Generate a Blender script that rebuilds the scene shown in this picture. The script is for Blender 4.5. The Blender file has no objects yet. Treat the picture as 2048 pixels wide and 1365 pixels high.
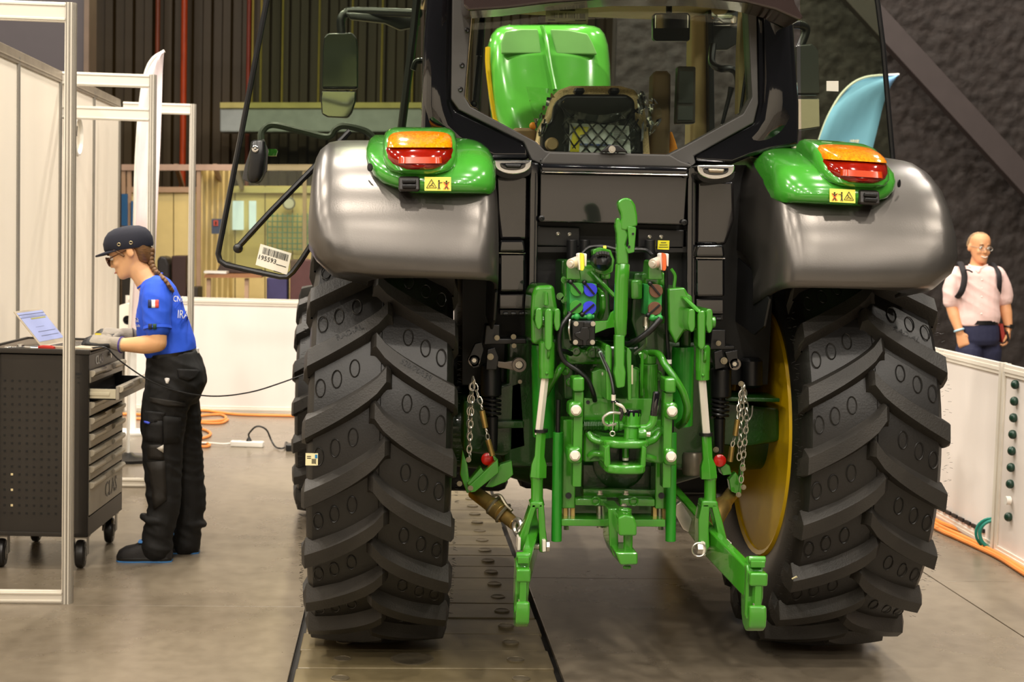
import bpy, bmesh, math, random
from mathutils import Vector, Matrix, noise
R = math.radians
PI = math.pi
random.seed(4)
col = bpy.context.scene.collection
scene = bpy.context.scene

# ------------------------------------------------------------------ camera, world, lamps, exposure
FPX, PSI, TH, RHO, CAMH = 3000.0, 0.079, 0.0707, 0.027, 1.6
_F = Vector((math.sin(PSI)*math.cos(TH), math.cos(PSI)*math.cos(TH), -math.sin(TH)))
_R0 = Vector((math.cos(PSI), -math.sin(PSI), 0))
_U0 = _R0.cross(_F)
_R = _R0*math.cos(RHO) + _U0*math.sin(RHO)
_U = _U0*math.cos(RHO) - _R0*math.sin(RHO)
CAM = Vector((0, 0, CAMH))
cam_data = bpy.data.cameras.new('camera')
cam_data.sensor_width = 36.0
cam_data.lens = 36.0*FPX/2048.0
cam_data.clip_end = 200
cam = bpy.data.objects.new('camera', cam_data)
mw = Matrix.Identity(4)
for i in range(3):
    mw[i][0], mw[i][1], mw[i][2], mw[i][3] = _R[i], _U[i], -_F[i], CAM[i]
cam.matrix_world = mw
col.objects.link(cam)
scene.camera = cam
cam_data.dof.use_dof = True
cam_data.dof.focus_distance = 5.4
cam_data.dof.aperture_fstop = 5.6

world = bpy.data.worlds.new('hall_air')
scene.world = world
world.use_nodes = True
wb = world.node_tree.nodes['Background']
wb.inputs['Color'].default_value = (1.0, 0.93, 0.84, 1)
wb.inputs['Strength'].default_value = 0.062

def lamp(x, y, z, power, size, color=(1.0, 0.915, 0.80), spread=180):
    l = bpy.data.lights.new('hall_lamp', 'AREA')
    l.shape = 'DISK'; l.size = size; l.energy = power; l.color = color
    l.spread = R(spread)
    o = bpy.data.objects.new('hall_lamp', l)
    o.location = (x, y, z)
    col.objects.link(o)
    return o
for iy, y in enumerate((-9, -6, -3, 0, 3, 6, 9.5, 13)):
    for ix, x in enumerate((-7.5, -4.2, -0.9, 2.4, 5.7)):
        p = 150
        if x < 0 and y > 5: p = 230
        lamp(x + 0.3*(iy % 2), y, 8.0, p, 0.32)
for x in (-9, -5, -1):
    lamp(x, 17.5, 4.6, 45, 0.4, (1.0, 0.80, 0.42))
scene.view_settings.view_transform = 'Standard'
scene.view_settings.look = 'None'
scene.view_settings.gamma = 1.0
scene.view_settings.use_curve_mapping = False
scene.view_settings.exposure = 0.04

# ------------------------------------------------------------------ measuring and mesh helpers
def at(px, py, Y):
    """the point of the upright plane y = Y that the photograph shows at (px, py) of 2048 x 1365"""
    d = _F + _R*((px-1024.0)/FPX) + _U*((682.5-py)/FPX)
    return CAM + d*(Y/d.y)
def floor_at(px, py, z=0.0):
    d = _F + _R*((px-1024.0)/FPX) + _U*((682.5-py)/FPX)
    return CAM + d*((z-CAMH)/d.z)
def sc(Y): return FPX/Y           # pixels per metre at depth Y
def V(*a): return Vector(a)
def catmull(pts, n=6):
    pts = [Vector(p) for p in pts]
    if len(pts) < 3: return pts
    out = []
    P = [pts[0]*2-pts[1]] + pts + [pts[-1]*2-pts[-2]]
    for i in range(1, len(P)-2):
        a, b, c, d = P[i-1], P[i], P[i+1], P[i+2]
        for k in range(n):
            t = k/n
            out.append(0.5*((2*b) + (c-a)*t + (2*a-5*b+4*c-d)*t*t + (3*b-a-3*c+d)*t*t*t))
    out.append(pts[-1])
    return out

class MB:
    def __init__(self): self.v = []; self.f = []; self.mi = []; self.cur = 0
    def add(self, vs, fs):
        o = len(self.v)
        self.v += [Vector(p) for p in vs]
        self.f += [[o+i for i in f] for f in fs]
        self.mi += [self.cur]*len(fs)
        return self
    def hexa(self, p):            # p: 4 bottom, 4 top, same winding
        return self.add(p, [(3,2,1,0),(4,5,6,7),(0,1,5,4),(1,2,6,5),(2,3,7,6),(3,0,4,7)])
    def box(self, a, b):
        x0,y0,z0 = a; x1,y1,z1 = b
        return self.hexa([(x0,y0,z0),(x1,y0,z0),(x1,y1,z0),(x0,y1,z0),(x0,y0,z1),(x1,y0,z1),(x1,y1,z1),(x0,y1,z1)])
    def obox(self, c, u, v, w):   # centre and three half-vectors
        c,u,v,w = Vector(c),Vector(u),Vector(v),Vector(w)
        return self.hexa([c-u-v-w,c+u-v-w,c+u+v-w,c-u+v-w,c-u-v+w,c+u-v+w,c+u+v+w,c-u+v+w])
    def bar(self, p0, p1, w, h, up=(0,0,1)):
        p0,p1 = Vector(p0),Vector(p1)
        d = (p1-p0); L = d.length; d = d/L
        up = Vector(up)
        s = d.cross(up)
        if s.length < 1e-4: s = d.cross(Vector((1,0,0)))
        s.normalize(); t = s.cross(d)
        return self.obox((p0+p1)/2, d*(L/2), s*(w/2), t*(h/2))
    def prism(self, poly, vec):
        poly = [Vector(p) for p in poly]; vec = Vector(vec); n = len(poly)
        vs = poly + [p+vec for p in poly]
        fs = [list(range(n))[::-1], [n+i for i in range(n)]] + [(i,(i+1)%n,n+(i+1)%n,n+i) for i in range(n)]
        return self.add(vs, fs)
    def pprism(self, poly, Y0, Y1):
        return self.prism([at(x,y,Y0) for x,y in poly], (0,Y1-Y0,0))
    def pbox(self, x0, y0, x1, y1, Y0, Y1):
        return self.pprism([(x0,y0),(x1,y0),(x1,y1),(x0,y1)], Y0, Y1)
    def ring_loft(self, rings, caps=True, closed=True):
        n = len(rings[0]); vs = []; fs = []
        for r in rings: vs += r
        m = n if closed else n-1
        for i in range(len(rings)-1):
            for j in range(m):
                k = (j+1) % n
                fs.append((i*n+j, i*n+k, (i+1)*n+k, (i+1)*n+j))
        if caps:
            fs.append(list(range(n))[::-1]); b = (len(rings)-1)*n
            fs.append([b+j for j in range(n)])
        return self.add(vs, fs)
    def tube(self, pts, r, n=8, caps=True, closed=False, flat=1.0):
        pts = [Vector(p) for p in pts]
        N = len(pts)
        rr = r if isinstance(r, (list, tuple)) else [r]*N
        rings = []; prev = None
        for i in range(N):
            a = pts[i-1] if (i > 0 or closed) else pts[i]
            b = pts[(i+1) % N] if (i < N-1 or closed) else pts[i]
            d = (b-a)
            if d.length < 1e-9: d = Vector((0,0,1))
            d.normalize()
            if prev is None:
                s = d.cross(Vector((0,0,1)))
                if s.length < 1e-3: s = d.cross(Vector((1,0,0)))
            else:
                s = prev - d*prev.dot(d)
                if s.length < 1e-5: s = d.cross(Vector((1,0,0)))
            s.normalize(); prev = s; t = d.cross(s)
            rings.append([pts[i] + s*(rr[i]*math.cos(2*PI*k/n)) + t*(rr[i]*flat*math.sin(2*PI*k/n)) for k in range(n)])
        if closed: rings.append(rings[0]); caps = False
        return self.ring_loft(rings, caps)
    def stube(self, pts, r, n=8, k=6, flat=1.0):
        return self.tube(catmull(pts, k), r, n, flat=flat)
    def cyl(self, p0, p1, r0, r1=None, n=20):
        return self.tube([p0, p1], [r0, r0 if r1 is None else r1], n)
    def lathe(self, prof, o, axis, n=24, arc=(0, 2*PI), closed_prof=False):
        """prof: (radius, along)"""
        o = Vector(o); axis = Vector(axis).normalized()
        s = axis.cross(Vector((0,0,1)))
        if s.length < 1e-3: s = Vector((1,0,0))
        s.normalize(); t = axis.cross(s)
        full = abs(arc[1]-arc[0]-2*PI) < 1e-6
        m = n if full else n+1
        rings = []
        for r, a in prof:
            rings.append([o + axis*a + (s*math.cos(arc[0]+(arc[1]-arc[0])*k/n) + t*math.sin(arc[0]+(arc[1]-arc[0])*k/n))*max(r,1e-5) for k in range(m)])
        if closed_prof: rings.append(rings[0])
        return self.ring_loft(rings, caps=not closed_prof, closed=full)
    def ball(self, c, r, n=14, m=8):
        c = Vector(c)
        if not isinstance(r, (tuple, list)): r = (r,r,r)
        rings = []
        for i in range(m+1):
            a = -PI/2 + PI*i/m
            q = max(math.cos(a), 1e-3)
            rings.append([c + Vector((r[0]*q*math.cos(2*PI*k/n), r[1]*q*math.sin(2*PI*k/n), r[2]*math.sin(a))) for k in range(n)])
        return self.ring_loft(rings)
    def bolt(self, p, r, d=(0,-1,0), h=None, washer=True):
        p = Vector(p); d = Vector(d).normalized(); h = h or r*0.8
        if washer: self.cyl(p, p+d*(h*0.3), r*1.45, n=16)
        return self.cyl(p, p+d*h, r, r*0.95, n=6)
    def torus(self, c, axis, R_, r, n=24, m=8, arc=(0,2*PI)):
        c = Vector(c); axis = Vector(axis).normalized()
        s = axis.cross(Vector((0,0,1)))
        if s.length < 1e-3: s = Vector((1,0,0))
        s.normalize(); t = axis.cross(s)
        full = abs(arc[1]-arc[0]-2*PI) < 1e-6
        pts = [c + (s*math.cos(arc[0]+(arc[1]-arc[0])*k/n)+t*math.sin(arc[0]+(arc[1]-arc[0])*k/n))*R_ for k in range(n if full else n+1)]
        return self.tube(pts, r, m, closed=full)
    def rows(self, rows, n=14, edge=0.1, p=3.0, back=None):
        """pillow: rows of (py, xl, xr, Y[, edge]) in photograph pixels; Y is the depth of the row's middle, its ends fall back by edge"""
        rings = []
        for r in rows:
            py, xl, xr, Y = r[:4]; e = r[4] if len(r) > 4 else edge
            ring = []
            for k in range(n+1):
                u = -1 + 2*k/n
                u = math.copysign(1-(1-abs(u))**1.6, u)
                px = (xl+xr)/2 + (xr-xl)/2*u
                y0 = py[0]+(py[1]-py[0])*(u+1)/2 if isinstance(py, tuple) else py
                q = at(px, y0, Y)
                dy = e*(1-(max(0.0, 1-abs(u)**p))**(1/p))
                q = at(px, y0, Y+dy)
                ring.append(q)
            rings.append(ring)
        if back is not None:
            full = []
            for ring in rings:
                full.append(ring + [Vector((q.x, back, q.z)) for q in reversed(ring)])
            return self.ring_loft(full)
        return self.ring_loft(rings, caps=False, closed=False)

def islands(m):
    """split a builder into its separate pieces; pieces that touch stay together"""
    par = list(range(len(m.v)))
    def find(i):
        while par[i] != i: par[i] = par[par[i]]; i = par[i]
        return i
    for f in m.f:
        for i in f[1:]: par[find(i)] = find(f[0])
    gr = {}
    for k, f in enumerate(m.f): gr.setdefault(find(f[0]), []).append(k)
    bb = []
    for fs in gr.values():
        ps = [m.v[i] for k in fs for i in m.f[k]]
        bb.append([fs, [min(p[a] for p in ps)-0.001 for a in range(3)], [max(p[a] for p in ps)+0.001 for a in range(3)]])
    merged = True
    while merged:
        merged = False
        for i in range(len(bb)):
            for j in range(i+1, len(bb)):
                if all(bb[i][1][a] <= bb[j][2][a] and bb[j][1][a] <= bb[i][2][a] for a in range(3)):
                    bb[i] = [bb[i][0]+bb[j][0], [min(bb[i][1][a], bb[j][1][a]) for a in range(3)], [max(bb[i][2][a], bb[j][2][a]) for a in range(3)]]
                    del bb[j]; merged = True; break
            if merged: break
    out = []
    for fs, _, _ in bb:
        o = MB(); mp = {}
        for k in fs:
            g = []
            for i in m.f[k]:
                if i not in mp: mp[i] = len(o.v); o.v.append(m.v[i])
                g.append(mp[i])
            o.f.append(g); o.mi.append(m.mi[k])
        out.append(o)
    return out
def stick(o, target=None, lift=0.0012):
    """lay a flat mark onto the surface behind it, seen from where the photographer stood"""
    bm = bmesh.new(); bm.from_mesh(o.data); bmesh.ops.triangulate(bm, faces=bm.faces)
    for _ in range(2):
        ed_ = [e for e in bm.edges if e.calc_length() > 0.005]
        if ed_ and len(bm.verts) < 6000: bmesh.ops.subdivide_edges(bm, edges=ed_, cuts=1); bmesh.ops.triangulate(bm, faces=bm.faces)
    bm.to_mesh(o.data); bm.free()
    bpy.context.view_layer.update()
    off = root_of(o).location
    dg = bpy.context.evaluated_depsgraph_get()
    o.hide_set(True); bpy.context.view_layer.update(); dg = bpy.context.evaluated_depsgraph_get()
    for v in o.data.vertices:
        d = (v.co + off - CAM).normalized()
        if target is not None:
            ok, loc, nrm, _ = target.ray_cast(CAM - off, d); loc = loc + off if ok else loc
        else:
            ok, loc, nrm, _, _, _ = scene.ray_cast(dg, CAM + d*1.0, d)
        if ok and (loc - (v.co + off)).length < 0.25: v.co = loc - d*lift - off
    o.hide_set(False)
    return o
def root_of(o):
    while o.parent: o = o.parent
    return o
def build(name, mb, mats, parent=None, bevel=0.0, smooth=38, seg=2, flip=True, origin=None, subsurf=0, solid=0.0):
    me = bpy.data.meshes.new(name)
    bm = bmesh.new()
    vs = [bm.verts.new(p) for p in mb.v]
    bm.verts.ensure_lookup_table()
    for f, mi in zip(mb.f, mb.mi):
        try:
            q = bm.faces.new([vs[i] for i in f]); q.material_index = mi
        except ValueError:
            pass
    if flip: bmesh.ops.recalc_face_normals(bm, faces=bm.faces)
    if bevel > 0:
        ed = [e for e in bm.edges if len(e.link_faces) == 2 and e.calc_face_angle(0) > R(32)]
        bmesh.ops.bevel(bm, geom=ed, offset=bevel, segments=seg, profile=0.5, affect='EDGES', clamp_overlap=True)
    if parent is not None:
        off = root_of(parent).location.copy()
    elif origin is not None:
        off = Vector(origin)
    else:
        xs = [v.co for v in bm.verts]
        off = Vector(((min(p.x for p in xs)+max(p.x for p in xs))/2, (min(p.y for p in xs)+max(p.y for p in xs))/2, min(p.z for p in xs)))
    bmesh.ops.translate(bm, verts=bm.verts, vec=-off)
    bm.to_mesh(me); bm.free()
    for m in (mats if isinstance(mats, (list, tuple)) else [mats]): me.materials.append(m)
    if smooth:
        me.shade_smooth(); me.set_sharp_from_angle(angle=R(smooth))
    o = bpy.data.objects.new(name, me)
    col.objects.link(o)
    if parent is not None: o.parent = parent
    else: o.location = off
    if bevel > 0:
        wn = o.modifiers.new('even_normals', 'WEIGHTED_NORMAL'); wn.keep_sharp = True; wn.weight = 60
    if subsurf:
        s = o.modifiers.new('subsurf', 'SUBSURF'); s.levels = subsurf; s.render_levels = subsurf
    if solid:
        s = o.modifiers.new('thick', 'SOLIDIFY'); s.thickness = solid; s.offset = 0
    return o
def root(name, loc, label, cat, group=None):
    o = bpy.data.objects.new(name, None); o.location = loc
    o.empty_display_size = 0.1
    col.objects.link(o)
    tag(o, label, cat, group); return o
def tag(o, label=None, cat=None, group=None, kind=None):
    if label: o['label'] = label
    if cat: o['category'] = cat
    if group: o['group'] = group
    if kind: o['kind'] = kind
    return o
def dup(o, loc=None, parent=None):
    c = o.copy(); col.objects.link(c)
    if parent is not None: c.parent = parent
    if loc is not None: c.location = loc
    for ch in list(o.children): dup(ch, None, c)
    return c
def lettering(name, text, mat, parent, origin, xdir, ydir, size, depth=0.0008, align='CENTER', squash=1.0):
    """flat letters standing at origin, reading along xdir, upright along ydir"""
    cu = bpy.data.curves.new(name, 'FONT'); cu.body = text; cu.size = size
    cu.align_x = align; cu.align_y = 'CENTER'; cu.extrude = depth; cu.resolution_u = 2
    tmp = bpy.data.objects.new(name, cu); col.objects.link(tmp)
    dg = bpy.context.evaluated_depsgraph_get()
    me = bpy.data.meshes.new_from_object(tmp.evaluated_get(dg))
    bpy.data.objects.remove(tmp)
    x = Vector(xdir).normalized(); y = Vector(ydir); y = (y - x*y.dot(x)).normalized(); z = x.cross(y)
    off = root_of(parent).location if parent is not None else Vector((0,0,0))
    o_ = Vector(origin) - off
    for v in me.vertices:
        v.co = o_ + x*(v.co.x*squash) + y*v.co.y + z*v.co.z
    me.materials.clear(); me.materials.append(mat)
    o = bpy.data.objects.new(name, me); col.objects.link(o)
    o.parent = parent
    return o

# ------------------------------------------------------------------ materials
MATS = {}
def srgb(h):
    if isinstance(h, str):
        h = h.lstrip('#'); c = [int(h[i:i+2], 16)/255 for i in (0,2,4)]
    else: c = [x/255 for x in h]
    return tuple(((x/12.92) if x <= 0.04045 else ((x+0.055)/1.055)**2.4) for x in c) + (1.0,)
def mat(name, color, rough=0.5, metal=0.0, var=0.12, scale=6.0, bump=0.0, bscale=60.0, coat=0.0, spec=0.5, trans=0.0, emit=None, estr=0.0, stretch=None, alpha=1.0, ior=1.45):
    if name in MATS: return MATS[name]
    m = bpy.data.materials.new(name); m.use_nodes = True
    nt = m.node_tree; b = nt.nodes['Principled BSDF']
    c = srgb(color) if not (isinstance(color, tuple) and len(color) == 4) else color
    tc = nt.nodes.new('ShaderNodeTexCoord'); mp = nt.nodes.new('ShaderNodeMapping')
    nt.links.new(tc.outputs['Object'], mp.inputs['Vector'])
    if stretch: mp.inputs['Scale'].default_value = stretch
    nz = nt.nodes.new('ShaderNodeTexNoise'); nz.inputs['Scale'].default_value = scale; nz.inputs['Detail'].default_value = 6
    nt.links.new(mp.outputs[0], nz.inputs['Vector'])
    cr = nt.nodes.new('ShaderNodeValToRGB')
    cr.color_ramp.elements[0].position = 0.3; cr.color_ramp.elements[1].position = 0.72
    cr.color_ramp.elements[0].color = tuple(x*(1-var) for x in c[:3]) + (1,)
    cr.color_ramp.elements[1].color = tuple(min(1, x*(1+var)) for x in c[:3]) + (1,)
    nt.links.new(nz.outputs[0], cr.inputs[0]); nt.links.new(cr.outputs[0], b.inputs['Base Color'])
    b.inputs['Roughness'].default_value = rough; b.inputs['Metallic'].default_value = metal
    b.inputs['Specular IOR Level'].default_value = spec
    b.inputs['Coat Weight'].default_value = coat; b.inputs['Coat Roughness'].default_value = 0.03
    b.inputs['Transmission Weight'].default_value = trans; b.inputs['IOR'].default_value = ior
    b.inputs['Alpha'].default_value = alpha
    if emit is not None:
        b.inputs['Emission Color'].default_value = srgb(emit); b.inputs['Emission Strength'].default_value = estr
    if bump > 0:
        n2 = nt.nodes.new('ShaderNodeTexNoise'); n2.inputs['Scale'].default_value = bscale; n2.inputs['Detail'].default_value = 4
        nt.links.new(mp.outputs[0], n2.inputs['Vector'])
        bp = nt.nodes.new('ShaderNodeBump'); bp.inputs['Strength'].default_value = bump; bp.inputs['Distance'].default_value = 0.01
        nt.links.new(n2.outputs[0], bp.inputs['Height']); nt.links.new(bp.outputs[0], b.inputs['Normal'])
    MATS[name] = m
    return m
def glass_mat(name, color, rough=0.0, tint=0.9):
    """thin pane: clear transmission with a mirror-like sheen by angle"""
    m = bpy.data.materials.new(name); m.use_nodes = True
    nt = m.node_tree; nt.nodes.clear()
    out = nt.nodes.new('ShaderNodeOutputMaterial'); mix = nt.nodes.new('ShaderNodeMixShader')
    tr = nt.nodes.new('ShaderNodeBsdfTransparent'); gl = nt.nodes.new('ShaderNodeBsdfGlossy')
    fr = nt.nodes.new('ShaderNodeFresnel'); fr.inputs['IOR'].default_value = 1.5
    tr.inputs['Color'].default_value = tuple(x for x in srgb(color)); gl.inputs['Roughness'].default_value = rough
    nt.links.new(fr.outputs[0], mix.inputs[0]); nt.links.new(tr.outputs[0], mix.inputs[1]); nt.links.new(gl.outputs[0], mix.inputs[2])
    nt.links.new(mix.outputs[0], out.inputs[0])
    MATS[name] = m
    return m
green = mat('green_paint', (54,130,28), 0.24, var=0.06, coat=0.9)
green_cap = mat('green_plastic', (60,140,42), 0.2, var=0.05, coat=0.9)
green_dark = mat('green_cast', (20,64,12), 0.3, var=0.14, bump=0.12, bscale=90, coat=0.4)
black_gloss = mat('gloss_black', (13,13,16), 0.06, var=0.1, coat=0.8)
black_panel = mat('panel_black', (30,28,29), 0.1, var=0.08, coat=0.7)
black_matte = mat('matte_black', (17,17,17), 0.5, var=0.2)
black_satin = mat('satin_black', (20,20,21), 0.34, var=0.15)
grey_frame = mat('grey_frame_rubber', (62,60,58), 0.45, var=0.1)
fender_mat = mat('fender_graphite', (92,88,84), 0.30, metal=0.75, var=0.10, scale=3.0, bump=0.03, bscale=200)
rubber = mat('tyre_rubber', (25,23,21), 0.4, var=0.22, scale=5, bump=0.08, bscale=140)
rubber_lug = mat('lug_rubber', (38,35,31), 0.52, var=0.3, scale=9, bump=0.14, bscale=160)
yellow_paint = mat('yellow_paint', (214,172,0), 0.36, var=0.05)
zinc = mat('zinc_steel', (198,192,180), 0.3, metal=0.85, var=0.1)
zinc_white = mat('pale_zinc', (222,214,200), 0.42, metal=0.35, var=0.06)
brass = mat('yellow_zinc', (176,146,84), 0.3, metal=0.8, var=0.2, scale=20)
chrome = mat('chrome', (220,220,220), 0.12, metal=1.0, var=0.03)
alu = mat('anodised_aluminium', (226,219,206), 0.36, metal=0.12, var=0.04, scale=3)
alu_shade = mat('aluminium_dark', (140,134,124), 0.45, metal=0.4, var=0.05)  # darker aluminium for wall uprights and the painted groove shade
white_panel = mat('white_panel', (236,226,210), 0.5, var=0.03, scale=1.2, stretch=(3,3,0.4))
white_board = mat('white_board', (232,224,218), 0.5, var=0.03, scale=1.0, stretch=(3,3,0.5))
white_plastic = mat('white_plastic', (232,228,220), 0.4, var=0.03)
red_lens = mat('red_lens', (124,16,2), 0.1, var=0.15, scale=50, coat=0.6)
dark_red = mat('dark_red_lens', (120,8,8), 0.08, var=0.2, scale=40, coat=0.6)
amber_lens = mat('amber_lens', (232,122,8), 0.12, var=0.4, scale=70, coat=0.6, stretch=(2,1,0.3))
# ------------------------------------------------------------------ the hall
def concrete(name, base, dark, rough):
    m = bpy.data.materials.new(name); m.use_nodes = True
    nt = m.node_tree; b = nt.nodes['Principled BSDF']
    tc = nt.nodes.new('ShaderNodeTexCoord')
    n1 = nt.nodes.new('ShaderNodeTexNoise'); n1.inputs['Scale'].default_value = 0.9; n1.inputs['Detail'].default_value = 8; n1.inputs['Roughness'].default_value = 0.62
    n2 = nt.nodes.new('ShaderNodeTexNoise'); n2.inputs['Scale'].default_value = 14; n2.inputs['Detail'].default_value = 8
    mp = nt.nodes.new('ShaderNodeMapping'); mp.inputs['Scale'].default_value = (1.0, 0.8, 1.0)
    nt.links.new(tc.outputs['Object'], mp.inputs[0]); nt.links.new(mp.outputs[0], n1.inputs[0]); nt.links.new(mp.outputs[0], n2.inputs[0])
    cr = nt.nodes.new('ShaderNodeValToRGB'); cr.color_ramp.elements[0].position = 0.25; cr.color_ramp.elements[1].position = 0.75
    cr.color_ramp.elements[0].color = srgb(dark); cr.color_ramp.elements[1].color = srgb(base)
    mx = nt.nodes.new('ShaderNodeMixRGB'); mx.blend_type = 'MULTIPLY'; mx.inputs[0].default_value = 0.5
    cr2 = nt.nodes.new('ShaderNodeValToRGB'); cr2.color_ramp.elements[0].position = 0.3; cr2.color_ramp.elements[1].position = 0.6
    cr2.color_ramp.elements[0].color = (0.62,0.6,0.57,1); cr2.color_ramp.elements[1].color = (1,1,1,1)
    nt.links.new(n1.outputs[0], cr.inputs[0]); nt.links.new(n2.outputs[0], cr2.inputs[0])
    nt.links.new(cr.outputs[0], mx.inputs[1]); nt.links.new(cr2.outputs[0], mx.inputs[2]); nt.links.new(mx.outputs[0], b.inputs['Base Color'])
    mr = nt.nodes.new('ShaderNodeMapRange'); mr.inputs[3].default_value = rough-0.08; mr.inputs[4].default_value = rough+0.1
    nt.links.new(n1.outputs[0], mr.inputs[0]); nt.links.new(mr.outputs[0], b.inputs['Roughness'])
    bp = nt.nodes.new('ShaderNodeBump'); bp.inputs['Strength'].default_value = 0.05; bp.inputs['Distance'].default_value = 0.01
    nt.links.new(n2.outputs[0], bp.inputs['Height']); nt.links.new(bp.outputs[0], b.inputs['Normal'])
    MATS[name] = m
    return m
conc = concrete('polished_concrete', (132,121,104), (106,96,82), 0.27)
plank_mat = concrete('worn_steel_plank', (134,121,90), (84,73,52), 0.36)
gap_mat = mat('floor_gap', (30,27,23), 0.8)
SX0, SX1 = -0.335, 0.625                      # the strip of floor planks the left wheels stand on
fl = MB().box((-16, -12, -0.30), (16, 30, -0.02))
floor = build('floor', fl, gap_mat, smooth=0, origin=(0,0,0)); floor['kind'] = 'structure'
def slabs(xs, ys):
    for i in range(len(xs)-1):
        for j in range(len(ys)-1):
            b = MB().box((xs[i]+0.003, ys[j]+0.002, -0.019), (xs[i+1]-0.003, ys[j+1]-0.002, 0.0))
            build('slab', b, conc, floor, smooth=0, bevel=0.0015, seg=1)
slabs([-16, -8.6, SX0-0.012], [-12, -3.6, 1.4, 6.32, 11.55, 17, 30])
slabs([SX1+0.012, 2.62, 7.6, 16], [-12, -3.2, 1.9, 6.9, 11.9, 17, 30])
lid_mat = mat('lid_steel', (120,110,90), 0.4, metal=0.4, var=0.25, scale=30)
ys = [14.0 - 0.245*i for i in range(48)]
lid_me = None
for i, y in enumerate(ys):
    jit = random.uniform(-0.004, 0.004)
    b = MB().box((SX0+0.008+jit, y-0.245+0.004, -0.019), (SX1-0.008+jit, y-0.003, -0.004 + 0.006*random.random()))
    pl = build('plank', b, plank_mat, floor, smooth=0, bevel=0.003, seg=1)
    if y > 5.0:
        for lx, r in ((SX0+0.17, 0.033), (SX1-0.14, 0.033)) + (((SX0+0.43, 0.082),) if i % 2 == 0 else ()):
            q = MB().lathe([(r*0.99, 0.0015), (r, 0.0062), (r*0.9, 0.0070), (r*0.88, 0.0058), (0.001, 0.0058)], (lx, y-0.125, -0.004), (0,0,1), 20)
            build('lid', q, lid_mat, pl)
# booth wall on the left, in white infill panels between aluminium uprights
WX = -2.0
wl = MB().box((WX-0.06, 3.0, 0.0), (WX-0.03, 11.15, 2.44))
wall_left = build('wall_left', wl, white_panel, smooth=0); wall_left['kind'] = 'structure'
wy = [3.2, 4.2, 5.2, 6.2, 7.2, 8.2, 9.2, 10.2, 11.12]
for a, b_ in zip(wy, wy[1:]):
    build('panel', MB().box((WX-0.028, a+0.022, 0.03), (WX-0.012, b_-0.022, 2.43)), white_panel, wall_left, smooth=0)
for y in wy:
    q = MB()
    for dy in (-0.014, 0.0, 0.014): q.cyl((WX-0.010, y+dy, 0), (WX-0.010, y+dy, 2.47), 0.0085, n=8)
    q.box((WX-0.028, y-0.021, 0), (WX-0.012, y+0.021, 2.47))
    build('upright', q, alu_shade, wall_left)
q = MB().box((WX-0.04, 3.2, 2.43), (WX-0.003, 11.13, 2.50)); q.box((WX-0.01, 3.2, 2.445), (WX+0.0, 11.13, 2.455))
build('top_rail', q, mat('weathered_aluminium', (150,138,122), 0.45, metal=0.3, var=0.15, scale=12), wall_left, smooth=0, bevel=0.003)

def upright(x, y, z0=0.0, z1=2.5):
    q = MB()
    prof = []
    for k in range(24):
        a = 2*PI*k/24
        prof.append((0.023 if k % 3 else 0.017, a))
    q.prism([(x+r*math.cos(a), y+r*math.sin(a), z0) for r, a in prof], (0,0,z1-z0))
    return q
def stand_frame(px, py, label, rails, post_only=False):
    p = floor_at(px, py)
    t = root('stand_portal', (p.x, p.y, 0), label, 'exhibition frame')
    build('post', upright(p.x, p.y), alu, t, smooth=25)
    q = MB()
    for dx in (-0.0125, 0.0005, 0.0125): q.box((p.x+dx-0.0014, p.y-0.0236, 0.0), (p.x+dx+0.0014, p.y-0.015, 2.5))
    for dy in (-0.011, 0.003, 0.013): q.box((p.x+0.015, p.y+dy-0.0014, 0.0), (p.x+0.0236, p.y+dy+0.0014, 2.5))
    o = build('post_groove_shade', q, alu_shade, t, smooth=0); o['kind'] = 'stuff'  # dark strips put the shade of the post grooves in as colour
    for z0, z1 in rails:
        q = MB().box((WX-0.02, p.y-0.012, z0), (p.x-0.018, p.y+0.012, z1))
        q.box((WX-0.02, p.y-0.017, z0+0.006), (p.x-0.018, p.y+0.017, z0+0.016)); q.box((WX-0.02, p.y-0.017, z1-0.016), (p.x-0.018, p.y+0.017, z1-0.006))
        build('rail', q, alu, t, smooth=0, bevel=0.0015, seg=1)
    return p
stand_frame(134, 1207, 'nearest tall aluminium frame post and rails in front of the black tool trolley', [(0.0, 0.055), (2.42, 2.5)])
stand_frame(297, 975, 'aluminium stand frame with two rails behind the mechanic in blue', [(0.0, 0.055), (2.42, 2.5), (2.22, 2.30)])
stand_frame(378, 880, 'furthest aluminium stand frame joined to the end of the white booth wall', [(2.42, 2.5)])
# wall clock on the booth wall
cy = 9.55; cz = at(163, 272, cy).z
t = root('wall_clock', (WX-0.012, cy, cz), 'round white wall clock hanging on the white booth wall', 'clock')
q = MB().lathe([(0.125,-0.0), (0.13,0.02), (0.125,0.042), (0.112,0.045), (0.106,0.03), (0.104,0.0)], (WX-0.012, cy, cz), (1,0,0), 32)
build('case', q, white_plastic, t)
build('dial', MB().cyl((WX-0.004, cy, cz), (WX+0.012, cy, cz), 0.106, n=32), mat('clock_dial', (226,214,192), 0.4), t)
q = MB().bar((WX+0.014, cy, cz), (WX+0.014, cy+0.02, cz+0.06), 0.006, 0.003, (1,0,0)).bar((WX+0.016, cy, cz), (WX+0.016, cy-0.08, cz+0.02), 0.004, 0.003, (1,0,0))
build('hand', q, black_matte, t)

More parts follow.
